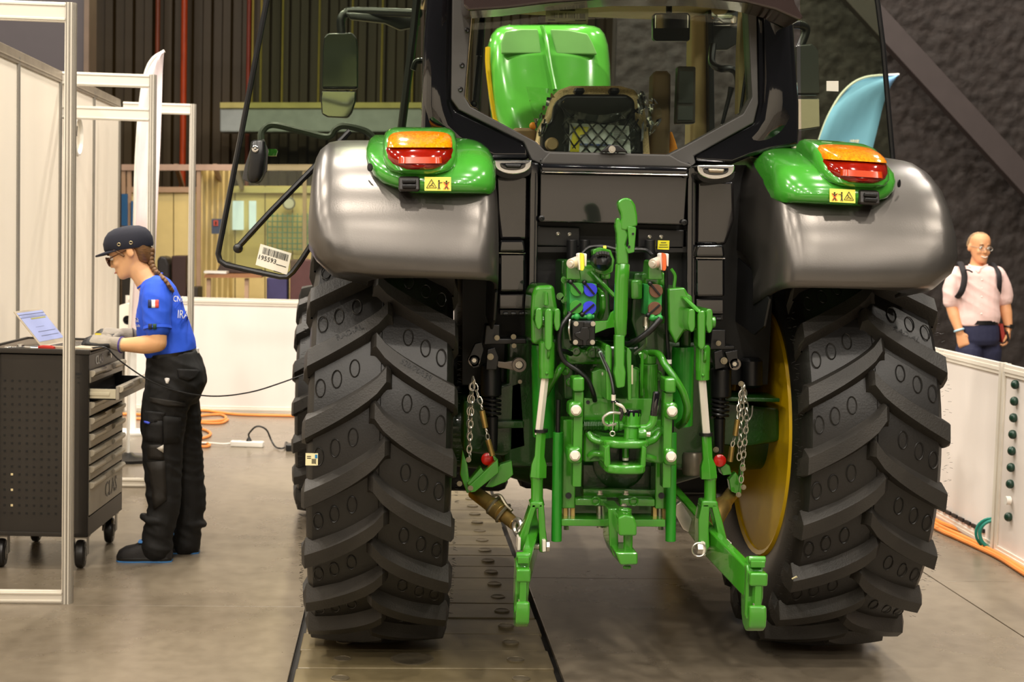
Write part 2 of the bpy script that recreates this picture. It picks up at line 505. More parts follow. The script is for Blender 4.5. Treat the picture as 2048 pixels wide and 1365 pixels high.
# low white barrier boards with aluminium frames
def barrier(name, p0, p1, h, label, group, n, trimz=0.0):
    """p0,p1 floor points"""
    p0, p1 = Vector(p0), Vector(p1); d = (p1-p0); L = d.length; d /= L; s = Vector((-d.y, d.x, 0))
    out = []
    for i in range(n):
        a = p0 + d*(L*i/n); b = p0 + d*(L*(i+1)/n)
        t = root(name, ((a.x+b.x)/2, (a.y+b.y)/2, 0), label[i], 'barrier', group)
        a2, b2 = a + d*0.022, b - d*0.022
        up = Vector((0,0,1))
        q = MB().obox((a2+b2)/2 + up*(h/2), d*((b2-a2).length/2), s*0.006, up*(h/2-0.03))
        build('panel', q, white_board, t, smooth=0)
        for z0, z1, nm in ((0.0, 0.05, 'bottom_rail'), (h-0.06, h, 'top_rail')):
            q = MB().obox((a2+b2)/2 + up*((z0+z1)/2), d*((b2-a2).length/2), s*0.014, up*((z1-z0)/2))
            q.obox((a2+b2)/2 + up*((z0+z1)/2), d*((b2-a2).length/2), s*0.019, up*((z1-z0)/2*0.35))
            build(nm, q, alu, t, smooth=0, bevel=0.001, seg=1)
        for c in (a+d*0.022, b-d*0.022):
            q = MB()
            q.prism([(c.x+0.021*(1 if k%3 else 0.75)*math.cos(2*PI*k/18), c.y+0.021*(1 if k%3 else 0.75)*math.sin(2*PI*k/18), 0) for k in range(18)], (0,0,h+0.003))
            build('post', q, alu, t, smooth=25)
        out.append(t)
    return out
pa, pb = floor_at(378, 822), floor_at(1010, 836)
yb = (pa.y+pb.y)/2
barrier('barrier_board', (WX-0.3, yb, 0), (WX+2.95*1, yb, 0), 0.99, ['low white barrier board behind the mechanic, beside the small front tyre', 'x'][:1], None, 1)
barrier('barrier_board', (WX+2.95, yb, 0), (WX+5.9, yb, 0), 0.99, ['low white barrier board far behind the tractor rear end'], None, 1)
XB = 3.2
rb = barrier('barrier_board', (XB+0.10, 12.4, 0), (XB-0.02, 7.57, 0), 1.0, ['far length of white barrier board beside the right rear tyre'], None, 1)
rb2 = barrier('barrier_board', (XB-0.025, 7.55, 0), (XB-0.10, 5.0, 0), 1.0, ['near length of white barrier board with dark green knobs at the picture edge'], None, 1)
knobs = mat('dark_green_rubber', (22,52,40), 0.3)
for k in range(9):
    y = 7.36; z = 0.93 - 0.085*k - 0.02
    if k == 7: build('knob', MB().cyl((XB-0.045, y, z), (XB-0.07, y, z), 0.022, n=14), white_plastic, rb2[0]); continue
    build('knob', MB().ball((XB-0.05, y, z), (0.022,0.024,0.024)), knobs, rb2[0])
hm = MB()
for k in range(46):
    y = 7.75 + k*0.1
    hm.obox((XB-0.0+0.02*(y-7.6)/2-0.03, y, 0.085), (0.006,0,0), (0,0.035,0), (0,0,0.010))
o = build('perforation', hm, black_matte, rb[0], smooth=0); o['kind'] = 'stuff'

# back walls of the hall
YB = 24.0
corr = mat('corrugated_cladding', (70,53,22), 0.5, var=0.15, scale=0.8)
q = MB()
poly = []
x = -14.0
x1 = at(1262, 100, YB).x
pts = []
while x < x1:
    w = 0.30
    pts += [(x, YB), (x+w*0.42, YB), (x+w*0.52, YB-0.12), (x+w*0.90, YB-0.12)]
    x += w
rings = [[Vector((a, b, z)) for a, b in pts] for z in (0.0, 9.0)]
q.ring_loft(rings, caps=False, closed=False)
wall_back = build('wall_back', q, corr, smooth=0); wall_back['kind'] = 'structure'
for px, w, c in ((315, 9, (140,66,38)), (368, 12, (204,74,26)), (497, 8, (150,60,40))):
    p = at(px, 100, 23.6)
    t = build('sprinkler_pipe', MB().cyl((p.x, 23.6, 0 if px != 315 else 0.5), (p.x, 23.6, 9), w/2/sc(23.6), n=12), mat('pipe_%d'%px, c, 0.4, var=0.2, scale=20, stretch=(1,1,0.2)))
    tag(t, {315: 'thin dull red pipe up the dark cladding, furthest from the tractor', 368: 'bright orange-red pipe up the dark cladding between the stand frames', 497: 'thin reddish pipe up the cladding beside the tractor door glass'}[px], 'pipe')
for px in (505, 522, 565, 638, 704, 764, 826):
    p = at(px, 100, 22.6)
    t = build('hanging_chain', MB().cyl((p.x, 22.6, at(px, 205, 22.6).z), (p.x, 22.6, 9), 0.016, n=8), mat('chain_yellow', (168,150,70), 0.4, metal=0.3))
    tag(t, {505:'yellowish suspension rod of the pale beam, first from the left, close to the red pipe', 522:'yellowish suspension rod of the pale beam, second from the left', 565:'yellowish suspension rod of the pale beam, third from the left', 638:'yellowish suspension rod of the pale beam, middle one of the seven', 704:'yellowish suspension rod of the pale beam, third from the right', 764:'yellowish suspension rod of the pale beam, second from the right', 826:'yellowish suspension rod of the pale beam, nearest the cab pillar'}[px], 'rod', 'suspension rods of the pale beam')
t = MB().pbox(440, 216, 905, 264, 22.3, 22.7)
o = build('lintel_beam', t, mat('pale_blue_beam', (176,184,184), 0.5), smooth=0, bevel=0.02)
tag(o, 'long pale blue-grey beam hanging across the back of the hall behind the door glass', 'beam')
q = MB().pbox(440, 205, 905, 216, 22.25, 22.72)
b = build('edge_strip', q, mat('yellow_lip', (212,200,120), 0.5), o, smooth=0)
# dark grey partition at the far left
q = MB().box((-14, 15.0, 0), (at(176, 100, 15).x, 15.3, 6))
w = build('wall_partition', q, mat('grey_partition', (58,52,55), 0.55, var=0.04), smooth=0); w['kind'] = 'structure'
q = MB().box((at(168, 100, 14.95).x, 14.94, 0), (at(178, 100, 14.95).x, 15.31, 6))
build('edge_strip', q, mat('partition_edge', (84,68,54), 0.5), w, smooth=0)
# rough sprayed wall on the right, real relief
YR = 14.6
rock = mat('sprayed_rough_coating', (42,35,32), 0.8, var=0.25, scale=9, bump=0.6, bscale=26)
x0, x1 = at(1225, 300, YR).x, 13.0
NX, NZ = 420, 230
q = MB(); g = []
for j in range(NZ+1):
    ring = []
    for i in range(NX+1):
        X = x0 + (x1-x0)*i/NX; Z = 6.6*j/NZ
        if i > 0 and X > 9.5: pass
        d = 0.020*noise.fractal(Vector((X*9, Z*9, 2.3)), 0.8, 2.1, 3) + 0.028*abs(noise.noise(Vector((X*18, Z*18, 7.7))))
        ring.append(Vector((X, YR - 0.05 - d, Z)))
    g.append(ring)
q.ring_loft(g, caps=False, closed=False)
wr = build('wall_right', q, rock, smooth=60); wr['kind'] = 'structure'
q = MB().box((x0, YR+0.02, 0), (x1, YR+0.25, 8))
build('backing', q, rock, wr, smooth=0)
q = MB().box((x0, YR-0.4, 6.55), (x1, YR+0.25, 6.9))
# diagonal steel brace in front of it
a, b_ = at(1662, -60, YR-0.45), at(2120, 440, YR-0.45)
q = MB().bar(a, b_ + (b_-a)*0.35, 0.22, 0.13, (0,1,0))
t = build('diagonal_brace', q, mat('grey_brown_steel', (62,54,53), 0.5, var=0.08), smooth=0, bevel=0.006)
tag(t, 'grey-brown steel brace slanting across the rough dark wall', 'brace')

# feather flags
def ground(m, z=0.75):
    for p in m.v:
        if p.z < z: p.z = 0.0
    return m
def flag(edge_l, edge_r, Y, m, label, pole_side, name='feather_flag', base=None):
    L = catmull([V(*p, 0) for p in edge_l], 5); Rr = catmull([V(*p, 0) for p in edge_r], 5)
    n = 40
    def samp(c, u):
        s = u*(len(c)-1); i = min(int(s), len(c)-2); return c[i].lerp(c[i+1], s-i)
    pts = []
    foot = samp(L, 1.0)
    tp = at(samp(L,1).x, samp(L,1).y, Y)
    t = root(name, (tp.x, Y, 0), label, 'flag')
    g = []
    for k in range(n+1):
        a, b = samp(L, k/n), samp(Rr, k/n)
        g.append([at(a.x+(b.x-a.x)*j/6, a.y+(b.y-a.y)*j/6, Y + 0.03*math.sin(j*0.9+k*0.25)) for j in range(7)])
    q = MB().ring_loft(g, caps=False, closed=False)
    build('cloth', q, m, t, smooth=60, solid=0.003)
    c = L if pole_side == 0 else Rr
    ps = [at(p.x, p.y, Y) for p in c]
    ps.append(Vector((ps[-1].x, Y, 0.04)))
    build('pole', MB().tube(ps, 0.011, 8), black_satin if pole_side else white_plastic, t)
    f = ps[-1]
    build('base', MB().lathe([(0.2,0.0),(0.2,0.02),(0.05,0.035),(0.03,0.05)], (f.x, f.y, 0), (0,0,1), 20), black_satin, t)
    return t
pink = mat('pale_pink_cloth', (240,224,226), 0.75, var=0.02)
flag([(329,102),(305,118),(290,150),(280,215),(272,330),(268,480),(262,600),(258,700)], [(329,102),(327,112),(325,150),(323,215),(319,330),(312,480),(306,600),(300,700)], 10.3, pink, 'tall narrow pale pink feather flag behind the mechanic', 0)
blue = mat('sky_blue_cloth', (132,184,232), 0.7, var=0.04)
tf = flag([(1798,149),(1730,155),(1690,180),(1660,225),(1640,275),(1626,330),(1612,420),(1604,530),(1602,650)], [(1798,149),(1782,172),(1768,205),(1757,250),(1745,300),(1736,350),(1722,420),(1708,530),(1694,650)], 12.9, blue, 'sky blue curved feather flag in front of the rough dark wall', 0)
q = MB()
for dx in (0, 9):
    q.stube([at(1702+dx, 280, 12.8), at(1706+dx, 294, 12.8), at(1714+dx, 306, 12.8)], 0.012, 6)
    q.stube([at(1708+dx, 280, 12.8), at(1704+dx, 292, 12.8)], 0.009, 6)
build('emblem', q, pink, tf)

# back stand: yellow lit booth seen between flag, posts and through the door glass
YG = 18.5
ycream = mat('cream_panel', (228,204,140), 0.55, var=0.04)
tan = mat('tan_frame', (178,146,120), 0.5, var=0.06)
wf = build('wall_for_reflections', MB().box((-9, -7.3, 0), (9, -7.2, 2.4)), white_panel, smooth=0); wf['kind'] = 'structure'  # added unseen wall behind the camera, for glossy parts to reflect
t = root('cream_stand', (at(430,600,YG).x, YG, 0), 'cream panelled exhibition stand with tan frames behind the white barrier', 'exhibition stand')
xs = [245, 280, 347, 402]
for a, b in zip(xs, xs[1:]):
    build('panel', ground(MB().pbox(a+1, 384, b-1, 700, YG, YG+0.05)), ycream, t, smooth=0)
xs2 = [402, 470, 530, 585, 640, 700, 760]
for a, b in zip(xs2, xs2[1:]):
    build('panel', ground(MB().pbox(a+1, 372, b-1, 700, YG+1.6, YG+1.65)), ycream, t, smooth=0)
for k in range(6):
    a = at(399+k*11, 480, YG+0.03+1.55*k/6); b = at(399+(k+1)*11, 480, YG+0.03+1.55*(k+1)/6)
    q = MB().prism([(a.x, a.y, 0.1), (b.x-0.02, b.y-0.03, 0.1), (b.x-0.02, b.y-0.03, 2.35), (a.x, a.y, 2.35)], (0.03,0,0))
    build('panel', q, ycream, t, smooth=0)
for x in (247, 258, 397, 609):
    build('post', ground(MB().pbox(x-4, 330, x+4, 700, YG-0.08, YG-0.02)), tan, t, smooth=0)
build('header', MB().pbox(243, 329, 625, 341, YG-0.1, YG-0.02), mat('pinkish_header', (190,160,144), 0.5), t, smooth=0)
build('header', MB().pbox(243, 374, 400, 385, YG-0.04, YG-0.0), tan, t, smooth=0)
build('header', MB().pbox(402, 374, 760, 386, YG+1.52, YG+1.58), mat('cream_header', (214,200,140), 0.5), t, smooth=0)
for px in (283, 352, 430, 470):
    build('brace_rail', MB().bar(at(px, 332, YG), at(px+14, 376, YG+1.5), 0.05, 0.05), tan, t, smooth=0)
bl = mat('blue_board', (40,92,142), 0.5, var=0.05)
q = build('notice_board', MB().pbox(243, 388, 255, 452, YG-0.12, YG-0.09), bl, t, smooth=0)
q = build('notice_board', MB().pbox(262, 402, 270, 452, YG-0.12, YG-0.09), bl, t, smooth=0)
q = build('notice_board', MB().pbox(423, 438, 450, 468, YG-0.12, YG-0.09), mat('slate_notice', (70,80,100), 0.5), t, smooth=0)
build('pictogram', MB().pbox(427, 441, 436, 452, YG-0.13, YG-0.121), mat('notice_red', (200,80,60), 0.5), q, smooth=0)
build('pictogram', MB().pbox(430, 443, 433, 450, YG-0.137, YG-0.131), black_matte, q, smooth=0)
for a, b in ((463, 487), (498, 512)):
    build('light_panel', MB().pbox(a, 402, b, 460, YG+1.5, YG+1.54), mat('lit_window', (214,228,240), 0.4, emit=(214,228,250), estr=0.9), t, smooth=0)
q = MB()
for k in range(9):
    q.cyl(at(535+k*10, 427, YG+1.45), at(535+k*10, 502, YG+1.45), 0.008, n=6)
for k in range(7):
    q.cyl(at(535, 432+k*11, YG+1.45), at(618, 433+k*11, YG+1.45), 0.008, n=6)
o = build('wire_mesh_rack', q, mat('teal_wire', (110,160,140), 0.5)); tag(o, 'teal wire grid hung on the cream stand wall, behind the door glass', 'rack')
c = at(578, 407, YG+1.42)
t2 = root('stand_clock', c, 'small round grey-rimmed clock on the far cream wall, behind the door glass', 'clock')
build('case', MB().lathe([(0.085,0.0),(0.085,0.03),(0.068,0.035),(0.066,0.02)], c, (0,-1,0), 24), mat('clock_rim', (120,116,110), 0.4), t2)
build('dial', MB().cyl(c+V(0,-0.018,0), c+V(0,-0.024,0), 0.066, n=24), white_plastic, t2)
# desk, chair and boxes of the stand
yd = YG-1.2
t3 = root('work_desk', (at(465,640,yd).x, yd, 0), 'brown topped desk with pale legs in front of the cream stand', 'desk')
build('desktop', MB().pprism([(410,549),(526,549),(522,556),(408,556)], yd-0.3, yd+0.3), mat('brown_top', (150,104,70), 0.5), t3, smooth=0)
for x in (422, 497): build('leg', MB().box((at(x-4,600,yd).x, yd-0.25, 0), (at(x+4,600,yd).x, yd-0.2, at(x,556,yd).z)), tan, t3, smooth=0)
dzt = at(465,549,yd-0.3).z + 0.004; dxa, dxb = at(414,549,yd).x, at(458,549,yd).x
o = build('paper_stack', MB().box((dxa, yd-0.28, dzt), (dxb, yd-0.02, dzt+0.025)), white_plastic, smooth=0); tag(o, 'flat sheet of white paper lying on the brown desk', 'paper')
o = build('desk_case', MB().prism([(dxa+0.1,yd,dzt),(dxa+0.15,yd,dzt+0.11),(dxa+0.22,yd,dzt+0.13),(dxa+0.33,yd,dzt+0.06),(dxa+0.6,yd,dzt+0.05),(dxa+0.63,yd,dzt)], (0,0.25,0)), mat('dark_case', (60,44,38), 0.6), smooth=0, bevel=0.01); tag(o, 'low dark open case standing on the brown desk', 'case')
for (x0_, y0_, x1_, y1_, c_, lab) in ((343,512,372,600,(58,36,32),'dark brown cabinet behind the mechanic at the cream stand'), (580,520,640,640,(84,50,48),'purple-brown board partly hidden behind the rear tyre'), (533,556,574,640,(62,56,96),'dark violet-blue crate below the door glass'), (243,540,262,640,(52,46,38),'dark brown box low behind the pink flag'), (380,575,396,640,(60,52,44),'slim dark box beside the tan stand post')):
    o = build('storage_box', ground(MB().pbox(x0_, y0_, x1_, 700, yd-0.1, yd+0.3), 0.35), mat('box_%d'%x0_, c_, 0.6), smooth=0, bevel=0.012); tag(o, lab, 'box')
o = build('machine_unit', MB().pprism([(314,520),(320,512),(332,515),(337,530),(337,700),(312,700)], yd-0.2, yd+0.2), mat('dark_machine', (46,42,42), 0.4, var=0.3), smooth=0, bevel=0.02); tag(o, 'dark grey machine beside the brown cabinet behind the mechanic', 'machine')
# ------------------------------------------------------------------ the tractor
TX, TY = 0.83, 5.9
tractor = root('tractor', (TX, TY, 0), 'large green tractor seen from behind, with open cab doors and graphite fenders', 'tractor')
def mir(m):
    o = MB(); o.v = [Vector((2*TX-p.x, p.y, p.z)) for p in m.v]; o.f = [list(reversed(f)) for f in m.f]; o.mi = list(m.mi); return o
T = tractor
SPLIT = set('seal_bolt panel_screw strip_screw stay_bolt mount_bolt plug casting_bolt valve_body bracket_plate box_screw frame_nut axle_flange cross_member stay_bracket wheel_bolt ring_mark hinge gas_strut brass_spacer pin_plate cast_rib chassis transmission_case castor_part flag_patch shirt_button reel_stand'.split())
def part(name, m, material, parent=None, bevel=0.0, smooth=38, seg=2, label=None, **k):
    if name in SPLIT:
        ms = islands(m)
        if len(ms) > 1:
            SPLIT.discard(name)
            os_ = [part(name, x, material, parent, bevel, smooth, seg, label, **k) for x in ms]
            SPLIT.add(name)
            return os_[0]
    o = build(name, m, material, parent or T, bevel=bevel, smooth=smooth, seg=seg, **k)
    if label: o['label'] = label
    return o
WZ = 0.838
def wheel_point(c, x, r, th):
    return Vector((c.x+x, c.y+r*math.cos(th), c.z+r*math.sin(th)))
def lug_mesh(R0, R1, hw, side, sweep, name, wscale=1.0):
    """one tread bar in wheel space, inner end at theta = 0; side -1 left of the centre line, +1 right of it"""
    q = MB(); N = 9; rings = []
    for i in range(N+1):
        u = i/N
        x = side*(-0.018 + (hw+0.018)*u)
        lag = sweep*(u**0.72)
        wt = (0.052 + 0.010*u)*wscale; wb = wt + 0.052*wscale
        crown = 0.020*u*u
        rt = R1 - crown; rb = R0 - 0.010 - crown*1.6
        ring = []
        for off, r in ((-wb/2, rb), (-wt/2-0.006, rt-0.010), (-wt/2, rt), (wt/2, rt), (wt/2+0.006, rt-0.010), (wb/2, rb)):
            th = (lag+off)/R1
            ring.append(Vector((x, -r*math.cos(th), -r*math.sin(th))))
        if i == 0: rings.append([Vector((-side*0.042, -(rb-0.004)*math.cos((lag+off)/R1), -(rb-0.004)*math.sin((lag+off)/R1))) if r < rt-0.011 else Vector((-side*0.034, -(r-0.022)*math.cos((lag+off*0.9)/R1), -(r-0.022)*math.sin((lag+off*0.9)/R1))) for off, r in ((-wb/2, rb), (-wt/2-0.006, rt-0.010), (-wt/2, rt), (wt/2, rt), (wt/2+0.006, rt-0.010), (wb/2, rb))])
        rings.append(ring)
    # run down the shoulder
    for dx, dr in ((0.012, 0.035), (0.016, 0.085), (0.004, 0.12)):
        ring = []
        x = side*(hw+dx)
        wt = 0.066*wscale*(1-dr*2.2); wb = wt+0.03
        for off, r in ((-wb/2, R0-0.01-dr), (-wt/2-0.006, R1-0.03-dr), (-wt/2, R1-0.022-dr), (wt/2, R1-0.022-dr), (wt/2+0.006, R1-0.03-dr), (wb/2, R0-0.01-dr)):
            th = (sweep+off+dr*0.3)/R1
            xx = x if abs(off) < wb/2-1e-6 else side*(hw-0.012)
            ring.append(Vector((xx, -r*math.cos(th), -r*math.sin(th))))
        rings.append(ring)
    q.ring_loft(rings)
    o = build(name, q, rubber_lug, None, origin=(0,0,0), smooth=30)
    me = o.data; bpy.data.objects.remove(o)
    return me
def tyre(c, R0, R1, hw, rim_r, n, sweep, detail, steer=0.0, phase=0.23):
    t = MB()
    prof = [(rim_r, -hw*0.80), (rim_r+0.03, -hw*0.90), (rim_r+(R0-rim_r)*0.45, -hw*1.02), (R0-0.085, -hw*1.0), (R0-0.035, -hw*0.965), (R0-0.018, -hw*0.90), (R0-0.005, -hw*0.5), (R0, 0),
            (R0-0.005, hw*0.5), (R0-0.018, hw*0.90), (R0-0.035, hw*0.965), (R0-0.085, hw*1.0), (rim_r+(R0-rim_r)*0.45, hw*1.02), (rim_r+0.03, hw*0.90), (rim_r, hw*0.80)]
    t.lathe(prof, c, (1,0,0), 96, closed_prof=False)
    body = part('rear_tire' if detail else 'front_tire', t, rubber)
    ml = lug_mesh(R0, R1, hw, -1, sweep, 'lug'); mr = lug_mesh(R0, R1, hw, 1, sweep, 'lug')
    loc = Vector(c) - T.location
    for k in range(n):
        for me, ph in ((ml, 0.0), (mr, 0.5)):
            o = bpy.data.objects.new('lug', me); col.objects.link(o); o.parent = body
            o.location = loc; o.rotation_euler = (2*PI*(k+ph+phase)/n, 0, steer)
    return body
Lc, Rc = Vector((-0.04, TY, WZ)), Vector((1.70, TY, WZ))
tl = tyre(Lc, 0.798, 0.845, 0.252, 0.475, 21, 0.192, True, 0.0, -0.11)
tr = tyre(Rc, 0.798, 0.845, 0.252, 0.475, 21, 0.192, True, 0.0, 0.30)
def on_tyre(c, x, th, r): return Vector((c.x+x, c.y-r*math.cos(th), c.z+r*math.sin(th)))
for c, ty in ((Lc, tl), (Rc, tr)):
    q = MB()
    for k in range(21):
        for side, ph in ((-1, 0.0), (1, 0.5)):
            base = -2*PI*(k+ph+(-0.11 if c is Lc else 0.30))/21
            for j, u in enumerate((0.36, 0.60, 0.82)):
                th = base + (-0.192*(u**0.72)/0.845) + PI/21
                ctr = on_tyre(c, side*0.252*u, th, 0.7985 - 0.018*u*u)
                rr = 0.023
                nrm = (ctr - Vector((ctr.x, c.y, c.z))).normalized(); tang = Vector((1,0,0)).cross(nrm)
                q.tube([ctr + Vector((1,0,0))*(rr*0.72*math.cos(2*PI*a/14)) + tang*(rr*1.35*math.sin(2*PI*a/14)) for a in range(14)], 0.0022, 4, closed=True)
    o = part('tread_ring_mark', q, rubber, ty); o['kind'] = 'stuff'
    q = MB()
    rnd = random.Random(5)
    for k in range(260):
        th = rnd.uniform(-0.95, 0.75); sd = rnd.choice((-1, 1))
        p = on_tyre(c, sd*(0.252+0.012), th, 0.745+rnd.uniform(-0.03, 0.05))
        d = Vector((sd*rnd.uniform(0.5,1.2), rnd.uniform(-0.4,0.4), rnd.uniform(-0.4,0.4))).normalized()
        q.tube([p, p+d*rnd.uniform(0.008,0.016)], 0.0006, 3)
    o = part('moulding_hair', q, rubber, ty); o['kind'] = 'stuff'
    q = MB().lathe([(0.800, -0.0012), (0.802, 0.0), (0.800, 0.0012)], c, (1,0,0), 96)
    part('centre_seam', q, rubber, ty)
    # wheel rim
    prof = [(0.500,-0.222),(0.492,-0.235),(0.475,-0.228),(0.462,-0.19),(0.452,-0.12),(0.448,-0.05),(0.40,-0.02),(0.34,0.015),(0.27,0.03),(0.20,0.03),(0.19,0.0),(0.02,0.0),(0.02,0.03),(0.21,0.06),(0.30,0.06),(0.42,0.03),(0.448,0.05),(0.455,0.15),(0.475,0.228),(0.492,0.235),(0.500,0.222)]
    w = part('wheel_rim', MB().lathe(prof, c, (1,0,0), 48), yellow_paint)
    q = MB()
    for k in range(8):
        a = 2*PI*k/8
        for s in (-1, 1):
            p = Vector((c.x + s*0.045, c.y+0.25*math.cos(a), c.z+0.25*math.sin(a)))
            q.bolt(p, 0.016, (s,0,0), 0.03)
    part('wheel_bolt', q, zinc, w)
def on_lug_text(c, ty, txt, side, px, py, size, slope):
    p0 = at(px, py, 5.1)
    dz = p0.z - c.z
    th = math.asin(max(-1, min(1, dz/0.845)))
    x = p0.x - c.x
    p = on_tyre(c, x, th, 0.8475 - 0.02*(x/0.252)**2)
    nrm = Vector((0, -math.cos(th), math.sin(th)))
    up = Vector((0, math.sin(th), math.cos(th)))
    xd = (Vector((1,0,0)) + up*slope)
    yd = nrm.cross(xd)
    stick(lettering('lettering', txt, mat('letter_rubber', (16,15,14), 0.4), ty, p, xd, yd, size), None, 0.0015)
on_lug_text(Lc, tl, 'RADIAL', -1, 698, 667, 0.030, 0.52)
on_lug_text(Lc, tl, '520/70R38', 1, 832, 740, 0.028, -0.60)
on_lug_text(Rc, tr, 'RADIAL', 1, 1830, 672, 0.030, -0.55)
# stickers on the tyres
p = at(623, 921, 5.1); th = math.asin((p.z-WZ)/0.82)
def sticker(c, ty, x, th, w, h, name, r=0.803, tilt=0.0):
    p = on_tyre(c, x, th, r); up = Vector((0, math.sin(th), math.cos(th))); nr = Vector((0,-math.cos(th), math.sin(th))); xd = Vector((1,0,0))
    xd, up = xd*math.cos(tilt)+up*math.sin(tilt), up*math.cos(tilt)-xd*math.sin(tilt)
    s = part(name, MB().obox(p, xd*w/2, up*h/2, nr*0.0015), mat('sticker_paper', (226,216,170), 0.5, var=0.05), ty, smooth=0)
    q = MB()
    for k in range(9): q.obox(p+nr*0.002+xd*(w*(0.02+0.04*k))-up*h*0.15, xd*w*0.011, up*h*0.2, nr*0.0004)
    q.obox(p+nr*0.002-xd*w*0.22+up*h*0.25, xd*w*0.16, up*h*0.03, nr*0.0004); q.obox(p+nr*0.002-xd*w*0.22+up*h*0.1, xd*w*0.16, up*h*0.03, nr*0.0004)
    part('bar_print', q, black_matte, ty, smooth=0)
    part('blue_print', MB().obox(p+nr*0.002+xd*w*0.36+up*h*0.25, xd*w*0.1, up*h*0.15, nr*0.0004), mat('print_blue', (40,120,170), 0.5), ty, smooth=0)
sticker(Lc, tl, p.x-Lc.x, th, 0.042, 0.042, 'barcode_sticker', 0.787)
p = at(1580, 1160, 5.3); sticker(Rc, tr, -0.225, -0.60, 0.075, 0.02, 'size_sticker', 0.815, -0.85)
# front wheels
for X, st in ((-0.31, 0.0), (1.83, 0.0)):
    c = Vector((X, 8.5, 0.652))
    f = tyre(c, 0.608, 0.652, 0.205, 0.36, 18, 0.165, False)
    part('front_wheel_rim', MB().lathe([(0.385,-0.17),(0.375,-0.185),(0.36,-0.17),(0.345,-0.05),(0.2,0.0),(0.02,0.0),(0.02,0.02),(0.345,0.05),(0.36,0.17),(0.375,0.185),(0.385,0.17)], c, (1,0,0), 36), yellow_paint)
# ---- chassis
q = MB().lathe([(0.16,0.0),(0.16,0.05),(0.145,0.1),(0.17,0.35),(0.25,0.62),(0.25,1.0),(0.17,1.27),(0.145,1.52),(0.16,1.57),(0.16,1.62)], (0.02, TY, WZ), (1,0,0), 28)
part('axle_housing', q, green_dark)
q = MB().box((0.42, 5.60, 0.72), (1.24, 6.4, 1.22)).box((0.64, 5.42, 0.57), (1.02, 6.4, 1.21))
part('transmission_case', q, green_dark, bevel=0.03)
q = MB().box((0.55, 6.4, 0.50), (1.11, 9.0, 1.35)).box((0.0, 6.55, 0.46), (0.52, 7.7, 1.15)).box((1.14, 6.55, 0.46), (1.66, 7.7, 1.15))
part('chassis', q, black_matte, bevel=0.04)
part('front_axle', MB().cyl((-0.2, 8.5, 0.62), (1.8, 8.5, 0.62), 0.10), black_matte)
# ---- cab rear wall
q = MB().pprism([(1040,320),(1400,320),(1400,640),(1370,900),(1090,900),(1040,640)], 5.72, 6.35)
part('cab_rear_wall', q, black_matte)
part('lower_cab_side', MB().pprism([(925,330),(1062,330),(1062,640),(1050,770),(925,770)], 5.66, 6.5), black_matte)
part('lower_cab_side', MB().pprism([(1385,330),(1560,330),(1535,770),(1400,770),(1385,640)], 5.66, 6.5), black_matte)
# pillars
PB = dict(bevel=0.022, seg=4)
pl = MB().pprism([(858,-60),(848,80),(842,262),(850,290),(905,292),(960,306),(985,319),(1062,319),(1062,292),(1045,280),(960,238),(914,216),(905,195),(908,-60)], 5.52, 5.72)
part('cab_pillar', pl, black_gloss, **PB)
part('pillar_cover', MB().rows([(-60,856,908,5.50),(0,854,907,5.50),(70,847,905,5.50),(150,844,903,5.50),(210,843,906,5.50),(250,844,925,5.51),(272,848,962,5.515),(286,853,990,5.52)], n=18, edge=0.07, p=2.3, back=5.62), black_gloss, smooth=60)
pr_ = MB().pprism([(1510,-60),(1515,207),(1505,244),(1388,308),(1388,324),(1466,328),(1500,314),(1540,302),(1597,292),(1597,200),(1588,60),(1582,-60)], 5.52, 5.72)
part('cab_pillar', pr_, black_gloss, **PB)
part('pillar_cover', MB().rows([(-60,1513,1582,5.50),(0,1514,1582,5.50),(70,1516,1588,5.50),(150,1517,1593,5.50),(205,1514,1597,5.50),(240,1500,1597,5.51),(262,1470,1597,5.515),(282,1440,1596,5.52)], n=18, edge=0.07, p=2.3, back=5.62), black_gloss, smooth=60)
sl = MB().pprism([(905,-60),(902,198),(917,219),(960,241),(1048,284),(1064,320),(1081,328),(1378,336),(1392,326),(1388,312),(1508,246),(1517,207),(1512,-60),(1492,-60),(1504,195),(1486,228),(1370,292),(1337,309),(1104,303),(1091,302),(1073,284),(941,213),(929,193),(944,25),(948,-60)], 5.50, 5.60)
part('window_seal', sl, grey_frame, bevel=0.006)
q = MB()
for px, py in ((934,61),(924,131),(921,179),(1085,322),(1375,330)): q.lathe([(0.0095,0),(0.0095,-0.004),(0.006,-0.007),(0.001,-0.005)], at(px,py,5.50), (0,1,0), 14)
part('seal_bolt', q, black_satin)
# the sill ledge with catch
part('sill_ledge', MB().pprism([(1098,304),(1340,309),(1362,322),(1386,330),(1380,336),(1082,328),(1086,318)], 5.44, 5.52), grey_frame, bevel=0.008)
q = MB().pprism([(1200,304),(1210,297),(1218,290),(1236,290),(1246,297),(1256,304)], 5.42, 5.46)
c_ = part('window_catch', q, black_satin, bevel=0.004)
part('catch_screw', MB().bolt(at(1224,299,5.42), 0.009, (0,-1,0), 0.006), zinc, c_)
